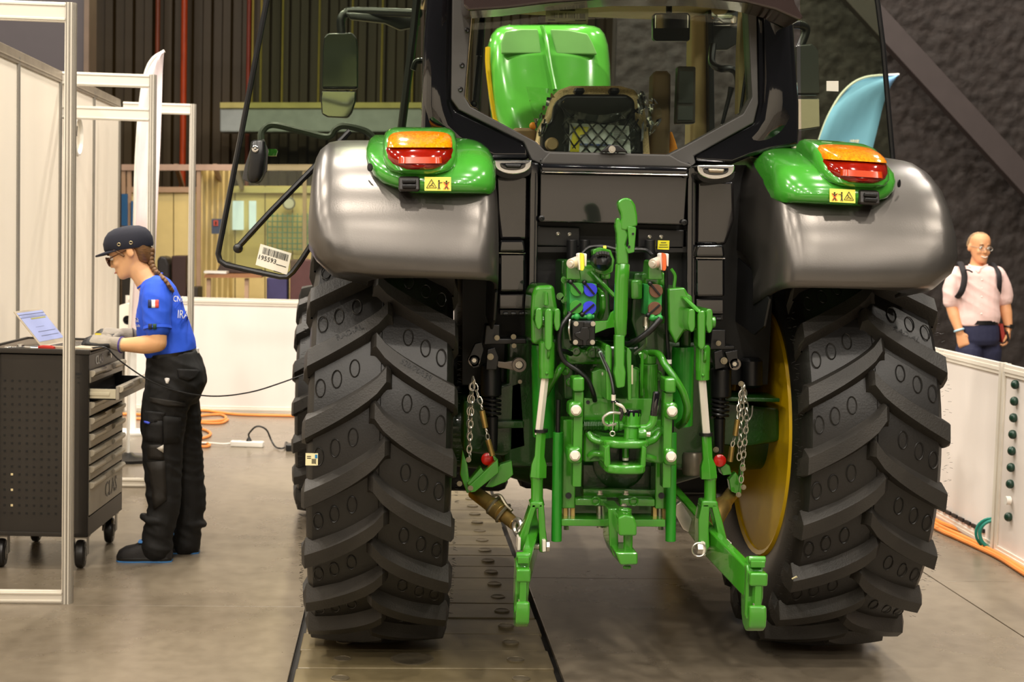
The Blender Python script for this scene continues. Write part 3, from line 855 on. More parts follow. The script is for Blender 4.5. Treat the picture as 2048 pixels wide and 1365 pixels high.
# rear window pane
g_clear = glass_mat('cab_glass', (240,246,238))
part('rear_window', MB().pprism([(950,-20),(1492,-20),(1503,195),(1486,226),(1370,290),(1340,307),(1100,303),(1074,283),(943,212),(931,193),(946,25)], 5.56, 5.565), g_clear, smooth=0)
lab = part('window_label', MB().pprism([(1092,14),(1177,18),(1176,48),(1091,44)], 5.585, 5.587), mat('label_back', (190,182,140), 0.5), smooth=0)
q = MB(); rnd = random.Random(2)
for k in range(26):
    if rnd.random() < 0.8: q.pbox(1096+k*2.9, 25+k*0.1, 1096+k*2.9+rnd.choice((1.0,1.6)), 35+k*0.1, 5.575, 5.576)
q.pbox(1120,18,1150,22,5.575,5.576); q.pbox(1096,39,1110,41,5.575,5.576); q.pbox(1150,40,1172,42,5.575,5.576)
part('barcode', q, mat('print_dark', (80,74,50), 0.6), lab, smooth=0)
# roof edge and headliner
q = MB().pprism([(926,-90),(928,12),(936,22),(1010,17),(1100,6),(1240,-4),(1400,-4),(1490,5),(1550,20),(1600,42),(1608,35),(1592,8),(1560,-90)], 5.30, 5.50)
part('roof_edge', q, mat('roof_brown_black', (44,34,32), 0.18, coat=0.4), bevel=0.012, seg=3)
part('roof', MB().prism([(0.08,5.45,2.68),(0.02,5.45,2.80),(0.14,5.45,2.90),(1.52,5.45,2.90),(1.64,5.45,2.80),(1.58,5.45,2.68)], (0,2.0,0)), mat('roof_brown_black', (0,0,0)), bevel=0.04, seg=3)
part('headliner', MB().box((0.15, 5.7, 2.66), (1.5, 7.3, 2.70)), mat('headliner_beige', (186,164,120), 0.8), bevel=0.01)
# ---- black panels below the window
q = MB().pprism([(1082,327),(1377,335),(1376,351),(1082,344)], 5.42, 5.5)
part('hinge_strip', q, black_gloss, bevel=0.008, seg=3)
q = MB().prism([at(1081,346,5.445), at(1375,352,5.445), at(1369,450,5.445), at(1080,444,5.445)], (0,0.06,0))
part('rear_panel', q, black_panel, bevel=0.006)
q = MB().tube([at(1084,344,5.425), at(1374,350.5,5.425)], 0.003, 8)
part('trim_line', q, chrome)
q = MB()
for px, py in ((1087,342),(1371,350),(1083,437),(1368,445)):
    q.lathe([(0.011,0),(0.011,-0.006),(0.005,-0.008),(0.004,-0.003),(0.0005,-0.003)], at(px,py,5.43), (0,1,0), 16)
part('panel_screw', q, black_satin)
for poly in ([(990,350),(1058,350),(1056,480),(1000,480),(993,420)], [(1394,360),(1468,362),(1470,440),(1452,490),(1392,490)]):
    part('side_panel', MB().pprism(poly, 5.52, 5.60), black_panel, bevel=0.012, seg=3)
for poly in ([(1060,325),(1078,326),(1074,640),(1056,640)], [(1376,334),(1392,332),(1391,640),(1372,640)]):
    part('channel', MB().pprism(poly, 5.46, 5.56), black_gloss, bevel=0.006)
    part('channel_lip', MB().bar(at(poly[1][0]-6,poly[1][1]+20,5.455), at(poly[2][0]-6,poly[2][1],5.455), 0.004, 0.004), black_satin)
for x0, x1, y0 in ((998,1051,480), (1392,1450,490)):
    b = part('battery_box', MB().pbox(x0, y0+26, x1, y0+104, 5.44, 5.55), black_gloss, bevel=0.01, seg=3)
    part('box_lid', MB().pprism([(x0-1,y0+24),(x0+2,y0),(x1-3,y0),(x1,y0+24)], 5.42, 5.55), black_gloss, b, bevel=0.008, seg=3)
    part('box_edge', MB().tube([at(x0,y0+26,5.435), at(x1,y0+27,5.435)], 0.002, 6), chrome, b)
    part('box_base', MB().pbox(x0, y0+108, x1-2, y0+138, 5.46, 5.55), black_panel, b, bevel=0.006)
    hb = MB().pbox(x0+2, y0+140, x1-4, y0+150, 5.48, 5.55)
    for k in range(3): hb.cyl(at(x0+8+k*16, y0+148, 5.48), at(x0+18+k*16, y0+148, 5.48), 0.008, n=10)
    part('hinge', hb, black_satin, b, bevel=0.002)
# chrome trimmed grip recesses at each side of the window foot
for s in (0, 1):
    x0, y0 = (988, 320) if s == 0 else (1394, 330)
    w = 76
    def arc(dx, dy, sx, sy, n=16):
        return [(x0+w/2+dx + sx*math.cos(PI*k/n), y0+dy + sy*abs(math.sin(PI*k/n))**0.75) for k in range(n+1)]
    poly = [(x0+w, y0)] + arc(0, 3, w/2, 26) + [(x0, y0)]
    h_ = part('grip_bezel', MB().pprism(poly, 5.36, 5.55), chrome, bevel=0.006, seg=3)
    part('grip_recess', MB().pprism([(x0+12,y0+6)]+[(x0+w/2-26*math.cos(PI*k/12), y0+8+13*math.sin(PI*k/12)**0.7) for k in range(13)]+[(x0+w-12,y0+6)], 5.353, 5.40), black_gloss, h_, bevel=0.004)
    part('grip_pull', MB().pprism([(x0+22,y0+7),(x0+w-20,y0+8),(x0+w-22,y0+17),(x0+24,y0+16)], 5.345, 5.37), black_satin if s == 0 else mat('champagne_metal', (150,136,118), 0.3, metal=0.7), h_, bevel=0.006, seg=3)
    part('grip_shroud', MB().pprism([(x0-2,y0+14)]+[(x0+w/2-38*math.cos(PI*k/12), y0+16+22*math.sin(PI*k/12)**0.7) for k in range(13)]+[(x0+w+2,y0+14)], 5.40, 5.52), black_satin, h_, bevel=0.008)
# housing below the panel
part('valve_housing', MB().pprism([(1070,444),(1378,452),(1374,620),(1075,620)], 5.56, 5.75), black_matte)
for poly in ([(1072,452),(1160,454),(1160,494),(1072,492)], [(1276,456),(1370,460),(1368,500),(1276,498)]):
    part('housing_strip', MB().pprism(poly, 5.50, 5.58), black_satin, bevel=0.006)
q = MB()
for px, py in ((1116,468),(1139,469),(1299,474),(1322,474)):
    q.lathe([(0.0075,0),(0.0075,-0.005),(0.004,-0.007),(0.003,-0.002),(0.0005,-0.002)], at(px,py,5.50), (0,1,0), 12)
part('strip_screw', q, zinc)
part('warning_tag', MB().pprism([(1316,481),(1339,481.5),(1338,500),(1315,499)], 5.496, 5.499), mat('tag_yellow', (232,222,40), 0.5), smooth=0)
q = MB()
for k, wd in enumerate((8, 12, 14)): q.pbox(1327-wd/1.5, 485+k*4.5, 1327+wd/1.5, 486.2+k*4.5, 5.4945, 5.4955)
part('tag_print', q, mat('print_dark', (80,74,50), 0.6), smooth=0)
for x0, x1 in ((1133,1155),(1160,1180),(1289,1311)):
    q = MB().cyl(at((x0+x1)/2, 480, 5.45), at((x0+x1)/2, 530, 5.45), (x1-x0)/2/sc(5.45), n=14)
    part('valve_cap', q, black_satin, bevel=0.003)
part('cross_tube', MB().pbox(1075, 494, 1372, 505, 5.50, 5.58), black_satin)
# ---- fenders: one sweep over the wheel, outer skirt, inner wall
PROF = [(5.02,1.448),(5.015,1.475),(5.02,1.52),(5.035,1.58),(5.075,1.66),(5.14,1.74),(5.23,1.815),(5.35,1.872),(5.50,1.91),(5.70,1.93),(5.95,1.93),(6.2,1.90),(6.45,1.83),(6.68,1.70)]
def fender():
    q = MB(); rings = []
    P = [Vector((0,)+p) for p in PROF]
    for i, p in enumerate(P):
        a, b = P[max(0,i-1)], P[min(len(P)-1,i+1)]
        tdir = (b-a).normalized()
        nin = Vector((0, tdir.z, -tdir.y))     # towards the wheel
        if i < 2: nin = Vector((0, 0.97, -0.22))
        xo = -0.292; xi = 0.345
        cut = {0: 0.20, 1: 0.085, 2: 0.03, 3: 0.005}.get(i, 0.0)
        xo += cut
        cs = [(xo, 0.13), (xo, 0.09), (xo+0.004, 0.055), (xo+0.018, 0.026), (xo+0.04, 0.008), (xo+0.075, 0.0)]
        for k in range(1, 8): cs.append((xo+0.075 + (xi-0.075-xo-0.075)*k/8, -0.006*math.sin(PI*k/8)))
        cs += [(xi-0.075, 0.0), (xi-0.045, 0.007), (xi-0.022, 0.024), (xi-0.008, 0.052), (xi, 0.09), (xi+0.004, 0.14), (xi+0.008, 0.24), (xi+0.010, 0.36)]
        rings.append([Vector((x, p.y, p.z)) + nin*d for x, d in cs])
    q.ring_loft(rings, caps=False, closed=False)
    return q
f1 = fender()
fl_ = part('fender', f1, fender_mat, smooth=60, solid=0.012); fr_ = part('fender', mir(f1), fender_mat, smooth=60, solid=0.012)
# lower tail of the inner fender wall
q = MB().prism([(0.345,5.30,1.47),(0.345,5.16,1.40),(0.345,5.22,1.30),(0.345,5.36,1.26),(0.345,5.75,1.30),(0.345,5.75,1.55)], (0.010,0,0))
part('fender_liner', q, black_satin, bevel=0.003); part('fender_liner', mir(q), black_satin, bevel=0.003)
# green light carriers
def carrier():
    return MB().rows([(270,750,925,5.62,0.05),(277,741,945,5.48),(286,735,962,5.36),(298,731,977,5.25),(314,731,986,5.165),(332,736,990,5.11),(350,745,992,5.082),(366,760,992,5.07),(378,788,991,5.072),(385,806,988,5.085),(388,818,982,5.12,0.04)], n=22, edge=0.16, p=3.2, back=5.72)
def carrier_hump():
    return MB().rows([(255,790,890,5.40,0.06),(258,778,902,5.32),(266,770,910,5.24),(285,766,914,5.14),(310,765,915,5.085),(330,768,912,5.06),(341,778,902,5.05),(348,800,880,5.06,0.05)], n=18, edge=0.10, p=3.4, back=5.45)
def lens_red():
    return MB().rows([(266,782,899,5.25),(276,775,905,5.17),(288,771,908,5.105),(300,770,909,5.065),(316,771,908,5.045),(328,777,902,5.035),(335,789,890,5.035),(339,806,874,5.045,0.03)], n=20, edge=0.11, p=2.5, back=5.42)
def lens_amber():
    return MB().rows([(257,803,878,5.37,0.05),(260,789,891,5.31),(266,781,899,5.225),(275,776,904,5.15),(284,774.5,905.5,5.10),(291,774,906,5.076),(295,775,905,5.066)], n=18, edge=0.085, p=3.0, back=5.48)
def reflector():
    return MB().rows([(314,797,884,5.040),(327,797,884,5.031)], n=8, edge=0.012, p=4, back=5.08)
def plate_switch():
    return MB().rows([(353,800,837,5.076),(356,797,840,5.064),(379,797,840,5.052),(383,800,837,5.056)], n=8, edge=0.01, p=6, back=5.12)
for flip_ in (0, 1):
    mm = (lambda m: mir(m)) if flip_ else (lambda m: m)
    c0 = part('light_carrier', mm(carrier()), green_cap, smooth=50)
    part('lamp_hump', mm(carrier_hump()), green_cap, c0, smooth=50)
    tlp = part('tail_light', mm(lens_red()), red_lens, smooth=50, label='red and amber tail light')
    part('amber_lens', mm(lens_amber()), amber_lens, tlp, smooth=50)
    part('reflector', mm(reflector()), mat('orange_reflector', (168,52,8), 0.2, coat=0.5), tlp, smooth=50)
    sw = part('switch_plate', mm(plate_switch()), mat('switch_black', (44,40,38), 0.45), bevel=0.003)
    for yy in (358.5, 368.5):
        part('button', mm(MB().pprism([(805,yy),(832,yy),(833,yy+8),(804,yy+8)], 5.047 if yy < 362 else 5.042, 5.09)), black_satin, sw, bevel=0.004)
    # safety decal: sits just proud of the carrier
    dm = mat('decal_yellow', (244,228,90), 0.5, var=0.03)
    y_ = 5.056
    dc = MB().prism([at(849,354,y_+0.010), at(902,354.5,y_+0.010), at(902,382,y_), at(849,381.5,y_)], (0,0.004,0))
    d_ = part('safety_decal', mm(dc), dm, smooth=0)
    q = MB(); yy = y_ - 0.004
    def L(a, b, w=1.1):
        pa_, pb_ = at(a[0],a[1],yy+0.010*(382-a[1])/28), at(b[0],b[1],yy+0.010*(382-b[1])/28)
        q.bar(pa_, pb_, w/sc(5), 0.001, (0,1,0))
    L((853,376),(863,359)); L((863,359),(873,376)); L((873,376),(853,376))
    L((858,373),(862,371),1.4); L((862,371),(866,365),1.4); L((864,371),(868,373),1.3)
    L((878,365),(878,372),2.6); L((878,372),(876,379),1.5); L((878,372),(880,379),1.5); L((878,366),(885,365),1.4); q.ball(at(878,362,yy+0.007), 0.0032, 8, 5)
    L((893,366),(893,373),2.6); L((893,372),(890,379),1.5); L((893,372),(896,379),1.5); L((887,364),(893,367),1.3); L((893,367),(899,364),1.3); q.ball(at(893,363,yy+0.007), 0.0032, 8, 5)
    part('decal_print', mm(q), black_matte, d_, smooth=0)
    q = MB(); yy -= 0.001
    L((887,364),(899,379),1.3); L((899,364),(887,379),1.3)
    part('decal_cross', mm(q), mat('decal_red', (200,60,30), 0.5), d_, smooth=0)
    part('carrier_plug', mm(MB().lathe([(0.014,0),(0.014,-0.004),(0.008,-0.006),(0.001,-0.006)], at(741,335,5.16), (0.8,0.6,0), 14)), black_satin, c0)
# ---- open hood beyond the cab
q = MB(); rings = []
hr = [(50,1020,1170,7.90),(52,1006,1188,7.86),(57,994,1200,7.82),(68,984,1209,7.80),(90,977,1216,7.78),(130,976,1220,7.72),(180,982,1222,7.66),(230,990,1222,7.60),(280,1004,1218,7.56),(310,1012,1212,7.54)]
q.rows([(y,a,b,Y) for y,a,b,Y in hr], n=26, edge=0.22, p=2.6, back=8.1)
hood = part('hood', q, mat('hood_green', (96,186,66), 0.18, coat=0.5, var=0.04), smooth=50, label='opened green hood tilted up beyond the cab')
for xs in ([(1002,86),(1010,63),(1045,58),(1076,58),(1083,107),(1003,107)], [(1101,58),(1140,60),(1175,67),(1185,85),(1195,109),(1113,108)]):
    part('hood_grille', MB().pprism(xs, 7.755, 7.80), mat('pale_green_mesh', (142,204,118), 0.45, bump=0.2, bscale=400), hood, bevel=0.008)
q = MB().stube([at(1084,52,7.78), at(1092,80,7.76), at(1100,130,7.70), at(1110,180,7.64)], 0.012, 8)
part('hood_ridge', q, mat('hood_green', (0,0,0)), hood)
q = MB().stube([at(976,95,7.86), at(976,130,7.84), at(983,190,7.80), at(992,245,7.76)], 0.014, 6)
part('yellow_stripe', q, yellow_paint, hood)
# ---- driver's seat seen from behind
sY = 6.25
beige = mat('seat_beige_weave', (204,178,130), 0.85, var=0.3, scale=160, bump=0.3, bscale=300)
q = MB().rows([(172,1140,1240,sY+0.02),(180,1118,1268,sY),(196,1107,1282,sY),(225,1098,1290,sY),(260,1078,1296,sY),(310,1068,1300,sY)], n=18, edge=0.05, p=5, back=sY+0.22)
part('seat_cushion', q, beige, smooth=50)
q = MB().pprism([(1131,188),(1255,188),(1270,200),(1272,240),(1286,262),(1288,312),(1080,312),(1084,262),(1104,240),(1110,205)], sY-0.05, sY+0.03)
sb = part('seat_back_shell', q, black_satin, bevel=0.016, seg=3)
for x in (1159, 1229): part('headrest_socket', MB().rows([(176,x-8,x+8,sY-0.055),(182,x-11,x+11,sY-0.06),(187,x-8,x+8,sY-0.055)], n=8, edge=0.02, p=3, back=sY+0.02), black_satin, sb)
part('recline_knob', MB().lathe([(0.028,0),(0.028,-0.02),(0.022,-0.028),(0.001,-0.028)], at(1103,289,sY-0.05), (0,1,0), 20), mat('knob_tan', (150,124,84), 0.6), sb)
q = MB()
for k in range(9):
    for s in (-1, 1):
        xa = 1100+k*24; xb = xa + s*62
        pts = []
        for t_ in range(9):
            u = t_/8; x = xa+(xb-xa)*u; 
            top = 214 + 30*math.sin(PI*min(1,max(0,(x-1125)/150)))
            y = top + (312-top)*u
            if 1122 <= x <= 1278: pts.append(at(x, y, sY-0.095-0.02*math.sin(PI*u)))
        if len(pts) > 1: q.tube(pts, 0.0035, 6)
q.stube([at(1122,214,sY-0.08), at(1150,236,sY-0.10), at(1200,246,sY-0.11), at(1250,238,sY-0.10), at(1276,218,sY-0.08)], 0.0045, 6)
o = part('net_pocket', q, black_matte, sb)
for px, py, sgn in ((1305,140,1),):
    q = MB().rows([(142,1312,1334,6.35),(150,1306,1341,6.33),(200,1304,1341,6.33),(260,1302,1340,6.33),(310,1296,1338,6.33)], n=8, edge=0.03, p=3, back=6.45)
    part('armrest', q, mat('armrest_tan', (120,98,66), 0.7), smooth=50)
q = MB().rows([(256,1030,1068,6.4),(262,1022,1072,6.38),(290,1020,1074,6.38),(308,1020,1074,6.38)], n=8, edge=0.03, p=3, back=6.5)
part('armrest', q, mat('armrest_tan', (120,98,66), 0.7), smooth=50)
part('orange_lever', MB().rows([(264,1336,1344,6.42),(280,1336,1350,6.42),(300,1338,1356,6.42),(308,1330,1360,6.42)], n=6, edge=0.02, p=3, back=6.5), mat('lever_orange', (226,140,24), 0.45), smooth=50)
part('orange_lever', MB().ball(at(1066,252,6.4), 0.016), mat('lever_orange', (226,140,24), 0.45))
# monitor, inner mirror, pillars, levers
mo = part('monitor', MB().pprism([(1356,132),(1392,133),(1391,247),(1352,248)], 6.3, 6.36), mat('monitor_shell', (66,60,50), 0.5), bevel=0.008, seg=3)
part('screen', MB().pprism([(1359,142),(1387,143),(1386,206),(1357,206)], 6.296, 6.302), mat('screen_grey', (84,88,84), 0.2), mo, smooth=0)
part('screen', MB().pprism([(1357,212),(1386,212),(1385,240),(1356,240)], 6.296, 6.302), mat('screen_grey', (84,88,84), 0.2), mo, smooth=0)
mi = part('inner_mirror', MB().pprism([(1310,26),(1376,25),(1381,30),(1380,80),(1375,82),(1312,82),(1306,77),(1306,30)], 6.59, 6.63), black_satin, bevel=0.01, seg=3)
part('mirror_glass', MB().prism([at(1312,29,6.5815), at(1374,28,6.5812), at(1377,32,6.5825), at(1376,78,6.597), at(1313,78,6.597), at(1310,74,6.5955), at(1310,32,6.5825)], (0,0.006,0)), mat('mirror_silver', (240,238,232), 0.06, metal=1.0, var=0.01), mi, smooth=0)
part('mirror_stem', MB().cyl(at(1338,30,6.62), at(1338,-5,6.62), 0.014, n=10), black_satin, mi)
trimb = mat('pillar_trim_beige', (196,170,120), 0.7)
part('front_post', MB().pprism([(1385,30),(1416,28),(1418,290),(1380,304)], 6.95, 7.1), trimb, bevel=0.02, seg=3)
part('front_post', MB().pprism([(1416,20),(1427,20),(1430,285),(1418,290)], 6.9, 7.1), black_satin, bevel=0.006)
part('front_post', MB().pprism([(962,0),(974,0),(956,270),(944,262)], 6.9, 7.1), black_satin, bevel=0.006)
part('rear_post_trim', MB().pprism([(1483,10),(1492,10),(1502,195),(1486,222),(1476,228),(1478,100)], 5.66, 5.72), trimb, bevel=0.005)
part('rear_post_trim', MB().pprism([(944,30),(952,20),(938,150),(936,205),(931,193)], 5.66, 5.72), trimb, bevel=0.004)
q = MB().tube([at(1508,30,5.64), at(1494,130,5.64)], 0.011, 8).tube([at(1494,130,5.64), at(1481,225,5.64)], 0.006, 8)
part('gas_strut', q, black_satin)
q = MB().tube([at(966,20,5.64), at(958,112,5.64)], 0.011, 8).tube([at(958,112,5.64), at(948,208,5.64)], 0.006, 8).ball(at(948,208,5.63), 0.014)
part('gas_strut', q, black_satin)
part('grab_handle', MB().stube([at(1426,90,6.8), at(1424,125,6.75), at(1440,137,6.7), at(1462,138,6.7), at(1474,150,6.7), at(1477,190,6.75)], 0.016, 8), black_satin)
part('control_lever', MB().tube([at(1463,175,6.5), at(1458,196,6.5), at(1444,250,6.5)], [0.014,0.010,0.008], 8), black_satin)
part('work_lamp', MB().rows([(15,1425,1475,6.9),(22,1420,1478,6.88),(34,1420,1478,6.88),(46,1424,1474,6.9)], n=8, edge=0.03, p=4, back=7.0), chrome, smooth=50)
part('visor', MB().pprism([(1420,50),(1478,52),(1476,88),(1455,100),(1420,100)], 6.95, 7.0), black_satin, bevel=0.008)
# ---- open doors
def frame_tube(pts, r): return MB().tube(catmull(pts, 5), r, 8)
g_door = glass_mat('door_glass', (226,234,218))
YD = 6.15
out = [(545,-60),(534,0),(437,500),(437,516),(447,527),(562,554),(576,552),(588,540),(690,385),(770,330),(842,300)]
dl = MB().pprism(out + [(842,-60)], YD, YD+0.006)
door = part('cab_door', dl, g_door, smooth=0, label='left cab door swung open, clear glass with black seal')
path = [at(x,y,YD) for x,y in [(546,-70),(534,0),(486,250),(439,492)]] + [at(x,y,YD) for x,y in [(436,508),(440,522),(452,530)]] + [at(x,y,YD) for x,y in [(500,541),(560,554)]] + [at(x,y,YD) for x,y in [(574,554),(586,544),(600,525)]] + [at(x,y,YD) for x,y in [(690,385),(780,300),(842,270)]]
part('door_seal', MB().tube(path, 0.0115, 8), black_satin, door)
hd = part('door_latch', MB().rows([(280,508,526,YD-0.05),(284,502,531,YD-0.06),(310,499,532,YD-0.065),(350,494,527,YD-0.065),(362,496,520,YD-0.06),(366,500,514,YD-0.05)], n=10, edge=0.04, p=3, back=YD-0.005), black_satin, door, smooth=50)
part('latch_plate', MB().pprism([(490,330),(500,300),(510,285),(528,278),(536,300),(534,340),(520,365),(500,366),(484,358)], YD-0.008, YD+0.012), grey_frame, door, bevel=0.003)
part('lock_barrel', MB().lathe([(0.014,0),(0.014,-0.012),(0.008,-0.014),(0.001,-0.012)], at(511,298,YD-0.062), (0,1,0), 16), chrome, door)
part('door_bar', MB().tube([at(474,497,YD-0.03), at(540,425,YD-0.02), at(700,262,YD+0.0)], 0.012, 8).ball(at(476,497,YD-0.03), 0.020), black_satin, door)
q = MB().stube([at(522,285,YD+0.03), at(524,264,YD+0.05), at(545,250,YD+0.06), at(600,262,YD+0.06), at(655,274,YD+0.06), at(672,258,YD+0.06), at(690,252,YD+0.05), at(730,262,YD+0.05), at(750,278,YD+0.04)], 0.014, 8)
part('door_handrail', q, mat('dark_grey_rail', (64,66,64), 0.4), door)
part('green_grip', MB().rows([(298,535,552,YD+0.02),(303,536,556,YD+0.02),(312,534,553,YD+0.02)], n=6, edge=0.01, p=3, back=YD+0.05), green_cap, door)
dlb = MB().pprism([(521,488),(583,507),(574,550),(511,530)], YD-0.006, YD-0.003)
lb = part('door_label', dlb, mat('label_white', (240,236,222), 0.5, var=0.02), door, smooth=0)
q = MB(); rnd = random.Random(8)
for k in range(24):
    w = rnd.choice((0.7,1.1,1.5)); x = 527+k*2.15; y0 = 494.5+(x-527)*0.31
    q.pprism([(x,y0),(x+w,y0+w*0.3),(x+w-2.6,y0+w*0.3+13),(x-2.6,y0+13)], YD-0.0075, YD-0.0065)
q.pprism([(552,528),(572,534),(571.6,535.3),(551.6,529.3)], YD-0.0075, YD-0.0065); q.pprism([(547,541),(563,546),(562.6,547.5),(546.6,542.5)], YD-0.0075, YD-0.0065)
part('barcode', q, black_matte, door, smooth=0)
lettering('lettering', '195593', black_matte, door, at(534,519,YD-0.0075), at(600,539,YD)-at(528,517,YD), (0,0,1), 0.026)
# right door, seen far more edge on
YE = 6.15
dr = MB().pprism([(1600,-60),(1745,-60),(1762,40),(1786,326),(1780,345),(1640,350),(1604,330)], YE+0.0, YE+0.006)
door2 = part('cab_door', dr, g_door, smooth=0, label='right cab door swung open, clear glass with thin black seal')
part('door_seal', MB().tube([at(x,y,YE) for x,y in ((1742,-70),(1756,10),(1766,90),(1784,300),(1786,326),(1778,345),(1700,352))], 0.0115, 8), black_satin, door2)
part('door_note', MB().pprism([(1653,162),(1677,162),(1677,183),(1653,182)], YE-0.004, YE-0.001), mat('label_white', (0,0,0)), door2, smooth=0)
# ---- side mirrors seen through the door glass
def side_mirror(poly1, poly2, Y, arm, nm='side_mirror'):
    m1 = MB().pprism(poly1, Y, Y+0.05)
    o = part(nm, m1, black_satin, bevel=0.012, seg=3)
    def inset(poly, k):
        cx = sum(p[0] for p in poly)/len(poly); cy_ = sum(p[1] for p in poly)/len(poly)
        return [(cx+(x-cx)*k, cy_+(y-cy_)*k) for x, y in poly]
    mg = mat('mirror_silver', (0,0,0))
    def glass(poly, k, tilt):
        pl_ = inset(poly, k); yb_ = max(p[1] for p in pl_)
        return MB().prism([at(x, y, Y-0.003-tilt*(yb_-y)/sc(Y)) for x, y in pl_], (0,0.005,0))
    part('mirror_glass', glass(poly1, 0.93, 0.036), mg, o, smooth=0)
    if poly2:
        part('lower_mirror', MB().pprism(poly2, Y, Y+0.05), black_satin, o, bevel=0.012, seg=3)
        part('mirror_glass', glass(poly2, 0.92, 0.13), mg, o, smooth=0)
    part('mirror_arm', MB().tube(catmull([at(*p) for p in arm], 5), 0.022, 10), black_satin, o)
    return o
side_mirror([(655,66),(705,65),(714,76),(716,100),(716,178),(643,178),(645,100),(648,74)], [(643,181),(712,182),(712,200),(704,225),(696,236),(655,234),(643,228),(641,195)], 7.5,
            [(683,70,7.54),(682,40,7.54),(692,27,7.54),(712,23,7.52),(840,27,7.3)])
side_mirror([(1592,90),(1625,87),(1638,100),(1640,190),(1592,190)], [(1592,196),(1640,196),(1641,255),(1592,262)], 7.5,
            [(1600,95,7.54),(1612,60,7.54),(1600,50,7.5),(1575,49,7.4)])
part('front_lamp_bar', MB().pprism([(690,24),(840,30),(840,52),(800,60),(770,46),(700,38)], 7.45, 7.5), black_satin, bevel=0.01)
part('door_post', MB().tube([at(838,-40,6.9), at(828,60,6.9), at(803,258,6.9)], 0.019, 8), black_satin)
part('door_strap', MB().stube([at(826,140,6.2), at(832,124,6.2), at(846,121,6.2)], 0.012, 8), black_satin)
# ------------------------------------------------------------------ three point hitch, couplers and all that hangs on the back of the tractor
G, GD = green, green_dark
mat('dull_zinc', (140,132,112), 0.35, metal=0.8)
# side walls and castings on the rear of the transmission
def casting(name, items, bevel=0.012, material=None, **k):
    q = MB()
    for it in items: q.pprism(*it)
    return part(name, q, material or GD, bevel=bevel, **k)
casting('rear_casting', [([(1122,520),(1215,520),(1222,640),(1150,690),(1150,800),(1128,800),(1122,700)], 5.30, 5.5)])
casting('rear_casting', [([(1268,545),(1330,548),(1334,640),(1330,800),(1290,800),(1276,690),(1262,640)], 5.32, 5.5)])
q = MB()
for x0, y0, x1, y1, Y in ((1126,545,1142,640,5.26),(1146,530,1200,570,5.24),(1290,545,1332,572,5.26),(1133,700,1205,730,5.28),(1262,560,1286,600,5.25),(1200,500,1222,560,5.27)):
    q.pbox(x0,y0,x1,y1,Y,Y+0.12)
part('valve_body', q, G, bevel=0.01)
q = MB()
for px, py, r, Y in ((1152,703,0.018,5.27),(1184,706,0.024,5.27),(1194,742,0.014,5.30),(1271,742,0.014,5.30),(1298,740,0.012,5.3),(1296,758,0.012,5.3),(1313,751,0.02,5.3),(1130,742,0.016,5.3),(1140,765,0.016,5.3)):
    q.lathe([(r,0.03),(r,-0.008),(r*0.75,-0.012),(r*0.7,-0.004),(r*0.35,-0.004),(r*0.3,-0.014),(r*0.01,-0.014)], at(px,py,Y), (0,1,0), 18)
part('plug', q, G)
q = MB()
for px, py in ((1129,560),(1129,600),(1137,583),(1134,625),(1120,593),(1326,640),(1286,712)): q.bolt(at(px,py,5.25), 0.009, (0,-1,0))
part('casting_bolt', q, G)
part('cylinder_pipe', MB().cyl(at(1297,700,5.3), at(1297,728,5.3), 0.028).cyl(at(1297,728,5.3), at(1297,800,5.3), 0.034), G, bevel=0.004)
# big black-and-green shapes further in: arms of the axle, cab mount, axle flanges
casting('axle_flange', [([(925,800),(965,795),(1000,770),(1050,752),(1060,900),(1005,915),(925,905)], 5.60, 5.8)], 0.02)
casting('axle_flange', [([(1396,790),(1450,800),(1520,812),(1560,815),(1562,885),(1500,895),(1400,890)], 5.60, 5.8)], 0.02)
casting('axle_flange', [([(1450,795),(1560,797),(1560,805),(1450,803)], 5.5, 5.7)], 0.004)
casting('step_bracket', [([(991,843),(1048,843),(1048,857),(991,858)], 5.56, 5.7)], 0.005)
